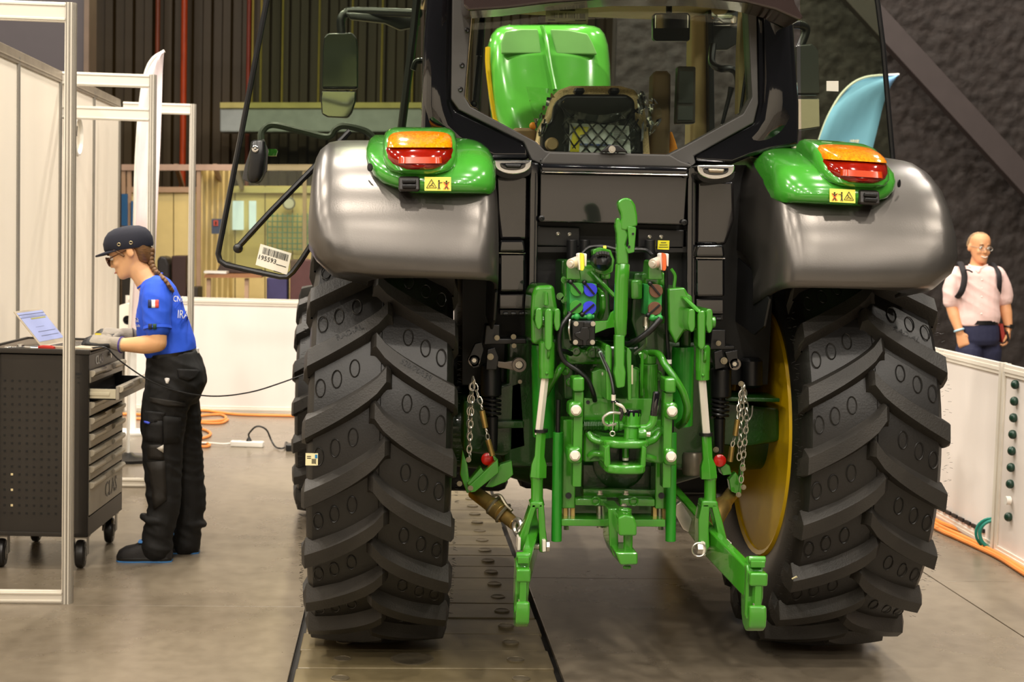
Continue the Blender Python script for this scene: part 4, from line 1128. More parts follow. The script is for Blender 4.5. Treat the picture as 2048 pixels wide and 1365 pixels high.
# lift arms, forks, rods on both sides
def lift_arm(side):
    t = None
    if side == 0:
        blk = [(1070,572),(1109,570),(1112,598),(1116,618),(1110,640),(1108,690),(1063,690),(1062,620),(1064,590)]
        chk = ((1070,1085,616,661),(1107,1121,617,664)); bar = (1090,1106,618,702); pin = (1072,1112,644)
        soc = (1076,1109,682,757); rod = ((1090,755),(1077,870)); tub = ((1082,862),(1076,955)); cyl = (1062,1110,690,872)
        neck = (1074,950,1074,1012); legs = ([(1063,1008),(1075,1008),(1062,1050),(1054,1085),(1046,1104),(1036,1100),(1038,1075),(1052,1040)], [(1076,1008),(1088,1008),(1092,1060),(1095,1090),(1090,1107),(1079,1106),(1078,1060)])
        web = [(1061,1004),(1088,1004),(1088,1018),(1060,1020)]
    else:
        blk = [(1336,577),(1370,575),(1376,588),(1385,592),(1386,612),(1404,620),(1412,640),(1390,664),(1370,662),(1352,690),(1338,660)]
        chk = ((1375,1391,618,666),(1411,1426,618,668)); bar = (1396,1412,622,700); pin = (1378,1430,645)
        soc = (1390,1420,690,761); rod = ((1404,760),(1413,875)); tub = ((1412,869),(1417,957)); cyl = (1343,1389,694,850)
        neck = (1420,950,1420,1012); legs = ([(1404,1008),(1420,1008),(1418,1060),(1420,1095),(1408,1110),(1397,1104),(1397,1040)], [(1422,1008),(1436,1010),(1446,1045),(1457,1090),(1450,1102),(1441,1096),(1432,1050)])
        web = [(1404,1002),(1436,1003),(1438,1018),(1402,1018)]
    part('lift_arm', MB().pprism(blk, 5.16, 5.42), G, bevel=0.016, seg=3)
    for x0, x1, y0, y1 in chk:
        poly = [(x0+2,y0+4),(x0+6,y0),(x1-2,y0+1),(x1,y0+8),(x1,y1-12),(x1-3,y1-3),(x1-8,y1),(x0+3,y1-6),(x0,y1-20)]
        part('arm_cheek', MB().pprism(poly, 5.07, 5.30), G, bevel=0.010, seg=3)
    x0, x1, y0, y1 = bar
    part('link_bar', MB().pprism([(x0+3,y0),(x1-3,y0),(x1,y0+8),(x1-1,y1-8),(x1-5,y1),(x0+4,y1),(x0,y1-8),(x0,y0+8)], 5.06, 5.14), G, bevel=0.008, seg=3)
    q = MB().cyl(at(pin[0],pin[2],5.15), at(pin[1],pin[2],5.15), 0.020, n=14)
    part('arm_pin', q, G, bevel=0.003)
    x0, x1, y0, y1 = soc; xm = (x0+x1)/2; r = (x1-x0)/2/sc(5.12)
    Ys = 5.12
    q = MB().tube([at(xm+1,y0,Ys), at(xm+1,y0+6,Ys), at(xm,y1-22,Ys), at(xm,y1-18,Ys), at(xm,y1,Ys)], [r*0.8, r, r, r*0.93, r*0.93], 20)
    s_ = part('rod_socket', q, G, bevel=0.004)
    part('socket_loop', MB().stube([at(xm+4,y0+10,Ys-r), at(xm+6,y0+16,Ys-r-0.014), at(xm+5,y0+28,Ys-r-0.012), at(xm+4,y0+34,Ys-r)], 0.0055, 8).ball(at(xm+1,y1-10,Ys-r), 0.006), G, s_)
    q = MB().cyl(at(rod[0][0],rod[0][1],Ys), at(rod[1][0],rod[1][1],Ys), 0.0145, n=6)
    part('lift_rod', q, zinc_white, smooth=20)
    q = MB().cyl(at(tub[0][0],tub[0][1]-3,Ys), at(tub[0][0],tub[0][1]+3,Ys), 0.024, n=16); part('rod_collar', q, black_satin)
    q = MB(); dr = Vector((0,0,0))
    a, b = at(tub[0][0],tub[0][1],Ys), at(tub[1][0],tub[1][1],Ys)
    q.tube([a, a.lerp(b,0.55), a.lerp(b,0.72), b], [0.0195,0.0195,0.030,0.032], 6)
    part('rod_tube', q, G, smooth=20, bevel=0.002)
    a, b = at(neck[0],neck[1],Ys), at(neck[2],neck[3],Ys)
    part('fork_neck', MB().tube([a, a.lerp(b,0.2), a.lerp(b,0.75), b], [0.026,0.021,0.021,0.027], 16), G, bevel=0.003)
    fk = part('fork', MB().pprism(web, 5.085, 5.155), G, bevel=0.008, seg=3)
    for lg in legs: part('fork_leg', MB().pprism(lg, 5.085, 5.155), G, bevel=0.006, seg=2)
    # lift cylinder behind
    x0, x1, y0, y1 = cyl; xm = (x0+x1)/2; r = (x1-x0)/2/sc(5.32)
    q = MB().tube([at(xm,y0,5.32), at(xm,y0+6,5.32), at(xm,y0+8,5.32), at(xm+(2 if side==0 else -2),y1,5.36)], [r*0.96, r*0.96, r, r*0.96], 28)
    part('lift_cylinder', q, mat('green_mid', (36,128,32), 0.3, coat=0.3, var=0.08), bevel=0.006)
    part('piston_rod', MB().cyl(at(xm+4,y0-40,5.30), at(xm+4,y0+4,5.32), r*0.5), GD)
    # pin with lynch washer at the fork foot
    if side == 0:
        part('link_pin', MB().cyl(at(1034,1092,5.12), at(1099,1094,5.12), 0.011, n=12), zinc)
        part('pin_plate', MB().pprism([(1036,1078),(1042,1077),(1041,1101),(1035,1102)], 5.06, 5.13), zinc_white, bevel=0.002)
        part('pin_plate', MB().pprism([(1085,1082),(1092,1081),(1092,1104),(1085,1105)], 5.06, 5.13), zinc_white, bevel=0.002)
        part('pin_nut', MB().cyl(at(1092,1093,5.08), at(1099,1093,5.08), 0.020, n=6), zinc, bevel=0.002)
    else:
        part('link_pin', MB().cyl(at(1394,1097,5.12), at(1462,1090,5.12), 0.011, n=12), zinc)
        part('pin_plate', MB().pprism([(1404,1086),(1411,1086),(1411,1112),(1404,1112)], 5.06, 5.13), zinc_white, bevel=0.002)
        part('pin_plate', MB().pprism([(1456,1084),(1460,1083),(1461,1100),(1457,1101)], 5.06, 5.13), zinc_white, bevel=0.002)
        part('pin_nut', MB().cyl(at(1394,1097,5.07), at(1404,1097,5.07), 0.020, n=6).torus(at(1398,1100,5.06), (0,1,0), 0.024, 0.003, 20, 6), zinc)
lift_arm(0); lift_arm(1)
# arm gussets
part('arm_rib', MB().pprism([(1090,584),(1096,584),(1098,612),(1088,612)], 5.10, 5.2), G, bevel=0.006)
part('arm_rib', MB().prism([at(1364,596,5.13), at(1372,592,5.13), at(1404,622,5.06), at(1396,628,5.06)], (0,0.1,0)), G, bevel=0.008)
# lower links: bar from under the axle back through the fork to the hook
def lower_link(p_far, p_mid, p_end, w, h):
    pts = [at(*p) for p in (p_far, p_mid, p_end)]
    q = MB()
    rings = []
    for i, p in enumerate(pts):
        d = (pts[min(i+1,2)]-pts[max(i-1,0)]).normalized()
        s = d.cross(Vector((0,0,1))).normalized(); u = s.cross(d)
        hh = h*(0.8 if i == 0 else 1)
        rings.append([p+s*w/2+u*hh/2, p-s*w/2+u*hh/2, p-s*w/2-u*hh/2, p+s*w/2-u*hh/2])
    q.ring_loft(rings)
    return q
part('lower_link', lower_link((1076,1000,5.7), (1066,1085,5.12), (1048,1150,4.90), 0.036, 0.085), G, bevel=0.008, seg=3)
part('lower_link', lower_link((1340,985,5.75), (1424,1088,5.12), (1506,1172,4.84), 0.036, 0.105), G, bevel=0.008, seg=3)
q = MB()
for px, py in ((1417,1098),(1494,1180),(1434,1110)): q.cyl(at(px,py,5.05), at(px,py,4.95), 0.012, n=12)
def hook(cx, top, Y, xw, tilt):
    """claw hook: plate profile in the upright fore-aft plane, open upwards"""
    z0 = at(cx, top+137, Y).z; X = at(cx, top+60, Y).x
    H = 0.225
    prof = [(0.085,H*0.99),(0.02,H*1.0),(0.0,H*0.93),(0.0,H*0.50),(0.012,H*0.42),(0.03,H*0.30),(0.016,H*0.24),(-0.012,H*0.24),(-0.022,H*0.30),(-0.026,H*0.44),(-0.046,H*0.44),(-0.052,H*0.28),(-0.045,H*0.12),(-0.02,0.01),(0.015,0.0),(0.05,H*0.06),(0.075,H*0.2),(0.085,H*0.5)]
    c = MB().prism([Vector((X-xw/2 + tilt*z, Y+0.03+y, z0+z)) for y, z in prof], (xw,0,0))
    h = part('link_hook', c, G, bevel=0.008, seg=3)
    zt = z0+H
    part('hook_latch', MB().box((X-xw*0.42,Y+0.015,zt-0.005),(X+xw*0.42,Y+0.09,zt+0.018)).cyl((X-xw*0.5,Y+0.035,zt+0.018),(X+xw*0.5,Y+0.035,zt+0.018),0.013,n=12), G, h, bevel=0.004)
    part('latch_spring', MB().box((X-0.012,Y-0.004,z0+H*0.42),(X+0.012,Y+0.04,z0+H*0.75)), zinc_white if False else G, h, bevel=0.004)
    part('latch_pin', MB().cyl((X-0.006,Y+0.005,z0+H*0.36),(X-0.006,Y+0.005,z0+H*0.46),0.009,n=10), zinc, h)
    part('hook_head', MB().box((X-xw*0.52,Y-0.008,z0+H*0.72),(X+xw*0.52,Y+0.06,z0+H*0.92)), G, h, bevel=0.008, seg=3)
hook(1046, 1125, 4.86, 0.046, 0.0)
hook(1516, 1133, 4.80, 0.058, -0.02)
part('hook_cheek', MB().pprism([(1494,1150),(1502,1136),(1512,1140),(1512,1210),(1528,1212),(1526,1235),(1512,1262),(1498,1258),(1490,1230)], 4.83, 4.87), G, bevel=0.008, seg=3)
# side stabilisers: brass coloured turnbuckles and chains
st = MB().tube([at(948,985,5.45), at(985,1012,5.35), at(987,1013,5.35), at(1006,1028,5.30), at(1008,1030,5.30), at(1030,1050,5.24)], [0.026,0.028,0.036,0.036,0.026,0.022], 18)
part('stabiliser', st, brass, bevel=0.002)
q = MB().torus(at(987,1011,5.34), (0.75,-0.3,-0.55), 0.034, 0.006, 20, 6).torus(at(1006,1027,5.30), (0.75,-0.3,-0.55), 0.036, 0.006, 20, 6).stube([at(985,992,5.32), at(1000,992,5.3), at(1012,1010,5.28), at(1024,1022,5.26)], 0.006, 6)
part('stabiliser_clip', q, mat('dull_zinc', (140,132,112), 0.35, metal=0.8))
part('stabiliser_eye', MB().torus(at(1036,1055,5.2), (0.9,0.4,0), 0.026, 0.010, 18, 8), zinc)
st = MB().tube([at(1466,985,5.45), at(1448,1008,5.38), at(1446,1010,5.37), at(1440,1020,5.34), at(1430,1050,5.28)], [0.026,0.026,0.034,0.034,0.022], 18)
part('stabiliser', st, brass, bevel=0.002)
part('stabiliser_plate', MB().pprism([(1352,1010),(1362,1004),(1385,1040),(1378,1066),(1366,1060),(1350,1030)], 5.3, 5.33), zinc, bevel=0.004)
casting('stay_bracket', [([(938,972),(996,918),(998,946),(950,985),(940,986)], 5.33, 5.37), ([(934,968),(962,935),(975,955),(945,985)], 5.36, 5.42)], 0.004, G)
casting('stay_bracket', [([(1000,930),(1024,922),(1027,950),(1012,965),(985,976),(970,975)], 5.36, 5.40)], 0.004, G)
casting('stay_bracket', [([(925,900),(935,930),(942,985),(934,988),(920,950)], 5.4, 5.44)], 0.004, G)
casting('stay_bracket', [([(985,912),(992,915),(998,928),(990,930)], 5.36, 5.42)], 0.003, G)
casting('stay_bracket', [([(1458,960),(1472,945),(1482,960),(1476,990),(1462,984)], 5.38, 5.42), ([(1484,930),(1490,930),(1482,995),(1475,990)], 5.40, 5.44)], 0.004, G)
casting('stay_bracket', [([(1440,938),(1452,928),(1460,932),(1464,950),(1446,952)], 5.40, 5.46)], 0.004, G)
def chain(pts, link=0.030, name='chain'):
    P = catmull([at(*p) for p in pts], 12)
    L = [0]
    for a, b in zip(P, P[1:]): L.append(L[-1]+(b-a).length)
    P0 = P[0]; n = int(L[-1]/(link*0.72)); j = 0
    o = bpy.data.objects.new(name, None); o.empty_display_size = 0.02; col.objects.link(o); o.parent = T
    for k in range(n):
        s = L[-1]*(k+0.5)/n
        while j < len(L)-2 and L[j+1] < s: j += 1
        d = (P[j+1]-P[j]).normalized(); c = P[j].lerp(P[j+1], (s-L[j])/max(1e-9, L[j+1]-L[j]))
        nrm = d.cross(Vector((0,1,0))).normalized() if k % 2 else d.cross(Vector((1,0.3,0))).normalized()
        u = nrm
        pts_ = [c + d*(link*0.5*math.sin(a)) + u*(link*0.27*math.cos(a)) for a in [2*PI*i/10 for i in range(10)]]
        part('link', MB().tube(pts_, 0.0024, 5, closed=True), zinc, o)
    return o
c1 = chain([(946,755,5.36),(940,800,5.36),(938,860,5.36),(940,916,5.36)])
c1 = chain([(946,755,5.34),(944,800,5.34),(941,860,5.34),(938,905,5.34)])
c1 = chain([(946,755,5.34),(954,785,5.33),(962,808,5.32)])
part('chain_pin', MB().tube([at(964,822,5.32), at(971,856,5.32)], 0.0105, 14), brass, bevel=0.001)
part('chain_pin', MB().tube([at(976,880,5.32), at(985,912,5.32)], 0.0105, 14), brass, bevel=0.001)
chain([(962,808,5.32),(965,822,5.32)], 0.02); chain([(971,856,5.32),(974,866,5.32),(976,880,5.32)], 0.022)
c1 = chain([(1487,768,5.36),(1482,830,5.36),(1480,880,5.36),(1478,920,5.36)])
c1 = chain([(1487,768,5.36),(1493,830,5.36),(1489,890,5.36),(1482,965,5.36)])
c1 = chain([(1487,768,5.34),(1480,800,5.33),(1476,838,5.32)])
part('chain_pin', MB().tube([at(1475,840,5.32), at(1470,872,5.32)], 0.0100, 14), brass, bevel=0.001)
part('chain_pin', MB().tube([at(1464,894,5.32), at(1460,924,5.32)], 0.0100, 14), brass, bevel=0.001)
chain([(1470,872,5.32),(1467,882,5.32),(1464,894,5.32)], 0.022)
for px, py in ((975,919),(1440,922)):
    part('red_reflector', MB().lathe([(0.023,0.01),(0.023,0),(0.018,-0.004),(0.001,-0.005)], at(px,py,5.38), (0,1,0), 20), mat('red_reflector', (196,26,16), 0.25, coat=0.5))
part('wire_clip', MB().stube([at(1505,812,5.4), at(1503,832,5.4), at(1492,850,5.4), at(1491,868,5.4)], 0.003, 6), zinc)
q = MB()
for px, py in ((919,968),(941,977),(937,920),(1486,938),(1487,975),(1477,990),(1482,768)): q.bolt(at(px,py,5.33), 0.0068, (0,-1,0))
part('stay_bolt', q, mat('dull_zinc', (140,132,112), 0.35, metal=0.8))
# cab suspension legs, both sides
def suspension(px, top, bot, y_end, flip):
    s = -1 if flip else 1
    Y = 5.5
    part('damper_can', MB().tube([at(px,top,Y), at(px,top+4,Y), at(px,bot-3,Y), at(px,bot,Y)], [0.030,0.039,0.039,0.033], 22), black_satin, bevel=0.002)
    q = MB()
    n = 64; pts = []
    for k in range(n+1):
        a = 2*PI*4.5*k/n; c = at(px+2*s, bot + (y_end-70-bot)*k/n, Y)
        pts.append(c + Vector((0.030*math.cos(a), 0.030*math.sin(a), 0)))
    part('coil_spring', q.tube(pts, 0.006, 6), black_satin)
    part('damper_rod', MB().tube([at(px+2*s,bot,Y), at(px+2*s,y_end-70,Y), at(px+3*s,y_end-68,Y), at(px+3*s,y_end,Y)], [0.016,0.016,0.022,0.018], 14), black_satin)
suspension(982, 727, 793, 902, False); suspension(1442, 735, 796, 906, True)
for (px, py, r, m) in ((948,721,0.022,black_satin),(1038,730,0.026,black_satin),(1468,728,0.022,black_satin)):
    e = part('bush_eye', MB().lathe([(r*0.62,-0.02),(r,-0.02),(r,0.03),(r*0.62,0.03)], at(px,py,5.46), (0,1,0), 24, closed_prof=True), mat('eye_steel', (120,110,100), 0.4, metal=0.5), bevel=0.001)
    part('bush', MB().cyl(at(px,py,5.45), at(px,py,5.5), r*0.66, n=20), black_matte, e)
    part('bush_bolt', MB().bolt(at(px,py,5.45), 0.009, (0,-1,0), 0.012), zinc, e)
part('stay_arm', MB().pprism([(1030,722),(1030,742),(1012,738),(985,734),(985,722),(1010,725)], 5.47, 5.50), mat('eye_steel', (120,110,100), 0.4, metal=0.5), bevel=0.003)
for poly in ([(935,720),(950,688),(964,685),(968,700),(958,735),(945,738)], [(975,700),(990,695),(998,715),(994,740),(972,740)], [(1428,705),(1445,700),(1452,735),(1430,740)], [(1450,705),(1476,700),(1478,735),(1462,740)]):
    part('mount_lug', MB().pprism(poly, 5.44, 5.47), black_satin, bevel=0.004)
part('mount_plate', MB().pprism([(972,650),(1000,650),(1000,678),(1052,678),(1054,688),(968,690)], 5.46, 5.56), black_satin, bevel=0.005)
part('mount_plate', MB().pprism([(1424,660),(1452,660),(1452,692),(1470,692),(1470,700),(1420,700)], 5.46, 5.56), black_satin, bevel=0.005)
q = MB()
for px, py, r in ((981,714,0.011),(994,676,0.009),(1027,674,0.009),(1028,692,0.008),(1040,764,0.007),(1437,687,0.009),(1448,722,0.012),(1432,900,0.010)): q.bolt(at(px,py,5.43), r*0.75, (0,-1,0))
part('mount_bolt', q, mat('dull_zinc', (0,0,0)))
part('air_spring', MB().tube([at(1503,716,5.62), at(1503,722,5.62), at(1503,770,5.62), at(1503,775,5.62)], [0.03,0.042,0.042,0.03], 20), black_satin)
part('filter_can', MB().tube([at(1385,905,5.6), at(1385,910,5.6), at(1385,945,5.6), at(1385,950,5.6)], [0.034,0.04,0.04,0.034], 20), mat('filter_grey', (120,112,96), 0.35, metal=0.4))
# pick-up hitch frame
for s in (0, 1):
    if s == 0:
        blk = [(1146,756),(1169,755),(1169,784),(1146,784)]; bar = [(1149,784),(1168,784),(1166,850),(1163,975),(1145,975),(1147,850)]; bl = ((1152,821),(1150,912)); bos = ([(1138,805),(1166,803),(1167,838),(1138,836)], [(1136,896),(1164,894),(1165,930),(1136,928)])
        rail = [(1126,840),(1152,840),(1151,1018),(1123,1018)]; pipe = ((1116,865),(1113,1083)); spacer = (1127,1150)
        wing = [(1138,806),(1150,804),(1150,940),(1136,934)]
    else:
        blk = [(1330,757),(1353,758),(1352,787),(1330,786)]; bar = [(1329,786),(1347,786),(1345,850),(1342,977),(1325,977),(1327,850)]; bl = ((1344,823),(1342,914)); bos = ([(1330,805),(1356,806),(1357,842),(1330,840)], [(1328,897),(1353,898),(1355,934),(1328,932)])
        rail = [(1312,840),(1337,840),(1336,1019),(1310,1019)]; pipe = ((1343,865),(1341,1083)); spacer = (1306,1333)
        wing = [(1327,806),(1340,806),(1340,940),(1327,936)]
    part('guide_bar', MB().pprism(bar, 5.02, 5.08), G, bevel=0.005)
    part('guide_head', MB().pprism(blk, 4.99, 5.09), G, bevel=0.008, seg=3)
    for b_ in bos: part('bolt_pad', MB().pprism(b_, 5.0, 5.09), G, bevel=0.014, seg=3)
    for px, py in bl:
        part('hex_bolt', MB().lathe([(0.0185,0.0),(0.0185,-0.006),(0.016,-0.008)], at(px,py,5.0), (0,1,0), 24).cyl(at(px,py,4.994), at(px,py,4.975), 0.0155, 0.0148, n=6), zinc_white, bevel=0.0015)
    part('frame_rail', MB().pprism(rail, 5.16, 5.26), G, bevel=0.006)
    q = MB()
    ym = 992
    q.cyl(at((rail[2][0]+rail[3][0])/2, ym, 5.165), at((rail[2][0]+rail[3][0])/2, ym, 5.155), 0.011, n=18)
    part('rubber_plug', q, black_satin)
    part('stay_pipe', MB().cyl(at(pipe[0][0],pipe[0][1],5.14), at(pipe[1][0],pipe[1][1],5.14), 0.0185, n=20), mat('green_mid', (0,0,0)), bevel=0.002)
    part('pipe_rod', MB().cyl(at(pipe[0][0]+1,800,5.14), at(pipe[0][0],868,5.14), 0.008, n=10), black_satin)
    q = MB().pbox(spacer[0], 1015, spacer[0]+8, 1041, 5.18, 5.22).pbox(spacer[1]-8, 1015, spacer[1], 1041, 5.18, 5.22)
    part('brass_spacer', q, mat('spacer_gold', (206,172,110), 0.35, metal=0.5), bevel=0.002)
    part('spacer_bolt', MB().cyl(at(sum(spacer)/2, 1012, 5.2), at(sum(spacer)/2, 1042, 5.2), 0.011, n=12), zinc)
    part('bar_nut', MB().cyl(at(sum(spacer)/2-6 if s == 0 else sum(spacer)/2+2, 1053, 5.17), at(sum(spacer)/2-6 if s == 0 else sum(spacer)/2+2, 1060, 5.17), 0.010, n=6), zinc)
casting('mount_shield', [([(1168,797),(1306,798),(1310,860),(1168,860)], 5.12, 5.15)], 0.002, G)
q = MB().cyl(at(1176,805,5.118), at(1176,805,5.13), 0.007, n=12)
part('shield_hole', q, black_matte)
casting('hitch_cast', [([(1168,858),(1178,852),(1190,865),(1215,872),(1285,872),(1305,862),(1316,853),(1327,858),(1327,930),(1300,926),(1200,924),(1167,926)], 5.06, 5.20)], 0.012, G, seg=3)
q = MB().stube([at(1176,866,5.05), at(1184,878,5.04), at(1200,884,5.03), at(1225,884,5.02)], 0.012, 10).stube([at(1318,866,5.05), at(1308,880,5.04), at(1290,888,5.02)], 0.012, 10).stube([at(1178,914,5.06), at(1190,908,5.05), at(1215,911,5.03)], 0.012, 10).stube([at(1290,914,5.04), at(1310,919,5.05)], 0.012, 10)
part('cast_rib', q, G)
# jaw: two lips with side walls
def lip(cx, cy, w, d, th, Yf, name):
    ctr = at(cx, cy, Yf); hw = w/2/sc(Yf)
    pts = []
    for k in range(15):
        a = PI + PI*k/14
        pts.append(Vector((ctr.x + hw*math.copysign(abs(math.cos(a))**0.7, math.cos(a)), ctr.y + 0.04 - (d)*abs(math.sin(a))**0.6*1.0, ctr.z)))
    pts += [Vector((ctr.x+hw, ctr.y+0.16, ctr.z)), Vector((ctr.x-hw, ctr.y+0.16, ctr.z))]
    return part(name, MB().prism(pts, (0,0,th)), G, bevel=0.009, seg=3)
jl = lip(1250, 946, 86, 0.085, 0.030, 4.93, 'jaw_lip')
lip(1252, 896, 96, 0.075, 0.026, 4.95, 'jaw_lip')
part('jaw_wall', MB().pprism([(1209,896),(1220,890),(1222,930),(1214,938),(1208,930)], 4.91, 5.08), G, bevel=0.006)
part('jaw_wall', MB().pprism([(1284,892),(1294,896),(1292,934),(1285,940),(1281,930)], 4.91, 5.08), G, bevel=0.006)
part('jaw_throat', MB().pprism([(1218,890),(1286,892),(1284,936),(1220,934)], 5.04, 5.10), GD, bevel=0.004)
part('jaw_gap', MB().pprism([(1240,892),(1260,893),(1258,928),(1240,928)], 5.03, 5.05), black_matte)
part('drawbar_pin', MB().cyl(at(1251,886,4.98), at(1251,916,4.98), 0.012, n=14), G, bevel=0.003)
part('pin_tip', MB().cyl(at(1251,916,4.98), at(1251,921,4.98), 0.011, n=14), zinc_white)
part('pin_housing', MB().cyl(at(1266,828,5.02), at(1263,880,5.0), 0.027, n=24).torus(at(1265,852,5.01), (0,0,1), 0.028, 0.005, 24, 8), G)
q = MB()
pts = [(0.031 if k % 2 else 0.027, 2*PI*k/20) for k in range(20)]
c0 = at(1265, 833, 5.02)
q.prism([c0+Vector((r*math.cos(a), r*math.sin(a), 0)) for r, a in pts], (0,0.004,0.024))
part('pin_knob', q, black_gloss, bevel=0.003)
part('side_boss', MB().cyl(at(1276,868,4.98), at(1292,868,4.98), 0.020, n=16), G, bevel=0.004)
part('boss_screw', MB().cyl(at(1292,868,4.98), at(1300,869,4.98), 0.010, n=6), zinc_white)
part('pull_lever', MB().tube(catmull([at(1221,805,4.98), at(1232,804,4.98), at(1241,812,4.98), at(1247,822,4.99), at(1252,826,5.0)], 5), 0.010, 10, flat=0.6), black_gloss)
part('lever_foot', MB().tube(catmull([at(1232,806,4.975), at(1244,814,4.975), at(1250,824,4.985)], 5), 0.006, 8), zinc_white)
part('lever_foot', MB().pprism([(1238,815),(1246,816),(1248,832),(1242,845),(1239,840)], 4.97, 4.99), black_gloss, bevel=0.004)
part('ring_wire', MB().stube([at(1240,827,4.97), at(1222,826,4.96), at(1208,834,4.96), at(1207,845,4.96), at(1215,852,4.97), at(1232,849,4.98)], 0.0048, 8), zinc)
part('cable_wire', MB().stube([at(1227,805,4.96), at(1227,840,4.96), at(1225,862,4.96)], 0.0016, 6), zinc)
part('cable_eye', MB().torus(at(1225,868,4.96), (0.3,1,0), 0.008, 0.0022, 14, 6), zinc)
pts = []
for k in range(97):
    a = 2*PI*12*k/96; c = at(1167+40*k/96, 851, 5.05); pts.append(c + Vector((0, 0.016*math.cos(a), 0.016*math.sin(a))))
part('return_spring', MB().tube(pts, 0.0035, 6), green_dark)
part('spring_rod', MB().cyl(at(1165,851,5.05), at(1246,853,5.05), 0.008, n=10), G)
q = MB()
for px, r in ((1212,0.016),(1222,0.018),(1232,0.02),(1241,0.017)): q.cyl(at(px-4,852,5.03), at(px+4,852,5.03), r, n=12)
part('latch_mechanism', q, G, bevel=0.003)
part('hand_grip', MB().tube([at(1313,783,4.97), at(1313,786,4.97), at(1307,834,4.98)], [0.009,0.0125,0.0125], 14), black_gloss)
part('grip_stem', MB().stube([at(1307,832,4.98), at(1305,845,4.98), at(1297,856,4.98), at(1284,858,4.99)], 0.0145, 12), G)
# rear plate and pto shield below
casting('power_shaft_plate', [([(1166,930),(1312,932),(1308,1000),(1166,998)], 5.28, 5.34)], 0.004, GD)
part('shaft_cover', MB().lathe([(0.095,0.0),(0.095,-0.02),(0.085,-0.025),(0.001,-0.02)], at(1238,925,5.28), (0,1,0), 32), GD)
casting('cross_member', [([(1151,998),(1215,998),(1215,1013),(1151,1012)], 5.14, 5.20), ([(1240,998),(1310,999),(1310,1014),(1240,1013)], 5.14, 5.20), ([(1166,978),(1308,980),(1308,998),(1166,996)], 5.22, 5.30)], 0.005, G)
q = MB()
for px, py in ((1192,1003),(1268,1004)): q.torus(at(px,py,5.13), (0,1,0), 0.014, 0.003, 18, 6)
part('ring_mark', q, G)
casting('lower_bar', [([(1123,1039),(1331,1040),(1331,1055),(1123,1053)], 5.12, 5.24)], 0.004, G)
part('centre_post', MB().cyl(at(1200,1012,5.2), at(1200,1042,5.2), 0.013, n=14), zinc)
q = MB()
for px, py in ((1200,990),(1252,990),(1200,1056)): q.bolt(at(px,py,5.14), 0.008, (0,0,1), 0.014)
part('frame_nut', q, zinc)
# swinging drawbar with clevis
casting('drawbar', [([(1216,1018),(1243,1018),(1243,1060),(1236,1060),(1238,1100),(1246,1115),(1242,1130),(1226,1112),(1219,1090)], 5.0, 5.16)], 0.006, G)
casting('clevis_plate', [([(1236,1036),(1250,1030),(1268,1034),(1274,1048),(1274,1073),(1238,1073)], 4.88, 5.05)], 0.008, G, seg=3)
casting('clevis_plate', [([(1230,1105),(1276,1106),(1276,1131),(1241,1132)], 4.88, 5.05)], 0.008, G, seg=3)
part('clevis_pin', MB().cyl(at(1256,1070,4.95), at(1256,1108,4.95), 0.016, n=16), G)
part('pin_clip', MB().box(at(1246,1046,4.9), at(1264,1040,4.96)), G, bevel=0.003)
q = MB()
for k in range(4): q.torus(at(1250,1020+k*4,4.97), (0,0,1), 0.018, 0.005, 20, 6)
part('pin_spring', q, G)
part('pin_foot', MB().cyl(at(1254,1132,4.95), at(1254,1138,4.95), 0.014, n=14), G, bevel=0.003)
part('drawbar_bolt', MB().bolt(at(1248,1012,4.99), 0.008, (0,0,1)), zinc)
# top link with hook, standing upright in the middle
YT = 5.0
th = [(1236,405),(1242,398),(1254,395),(1264,399),(1271,410),(1275,430),(1276,452),(1263,457),(1252,463),(1241,460),(1241,448),(1243,436),(1241,424),(1237,416)]
tk = part('top_link_hook', MB().pprism(th, YT-0.025, YT+0.025), G, bevel=0.008, seg=3)
part('hook_latch_plate', MB().pprism([(1255,452),(1273,455),(1272,470),(1269,505),(1256,508),(1252,498),(1258,490)], YT-0.035, YT-0.022), G, tk, bevel=0.004)
q = MB().cyl(at(1266,468,YT-0.034), at(1266,468,YT-0.038), 0.004, n=10).cyl(at(1258,494,YT-0.034), at(1258,494,YT-0.038), 0.005, n=10)
part('latch_hole', q, black_matte, tk)
part('hook_neck', MB().pprism([(1241,440),(1237,434),(1233,439),(1231,452),(1234,466),(1235,530),(1257,530),(1257,498),(1252,490),(1258,470),(1250,452)], YT-0.022, YT+0.022), G, tk, bevel=0.008, seg=3)
q = MB().tube([at(1245,528,YT), at(1245,530,YT), at(1244,555,YT), at(1243,560,YT), at(1241,636,YT), at(1241,642,YT), at(1241,668,YT), at(1240,672,YT)], [0.022,0.0245,0.0245,0.0235,0.0235,0.0225,0.0205,0.017], 20)
part('top_link_sleeve', q, G)
part('top_link_bar', MB().pprism([(1230,670),(1250,671),(1249,730),(1252,745),(1250,775),(1234,778),(1228,745),(1231,730)], YT-0.02, YT+0.02), G, bevel=0.006)
for x0, x1, y0 in ((1207,1224,690), (1250,1263,696)):
    part('link_bracket', MB().pprism([(x0+4,y0),(x1-5,y0),(x1,y0+8),(x1,802),(x0+6,802),(x0+3,y0+16)], 5.02, 5.25), G, bevel=0.006)
casting('bracket_plate', [([(1184,745),(1208,735),(1210,800),(1184,800)], 5.15, 5.2), ([(1262,735),(1278,740),(1278,800),(1262,800)], 5.15, 5.2)], 0.004, G)
part('pale_strip', MB().pprism([(1262,731),(1266,731),(1266,769),(1262,769)], 5.13, 5.14), mat('cream_strip', (222,212,180), 0.5), smooth=0)
part('holder_bracket', MB().pprism([(1190,643),(1215,642),(1222,626),(1230,620),(1230,655),(1215,658),(1200,664),(1190,668)], 5.1, 5.12), G, bevel=0.003)
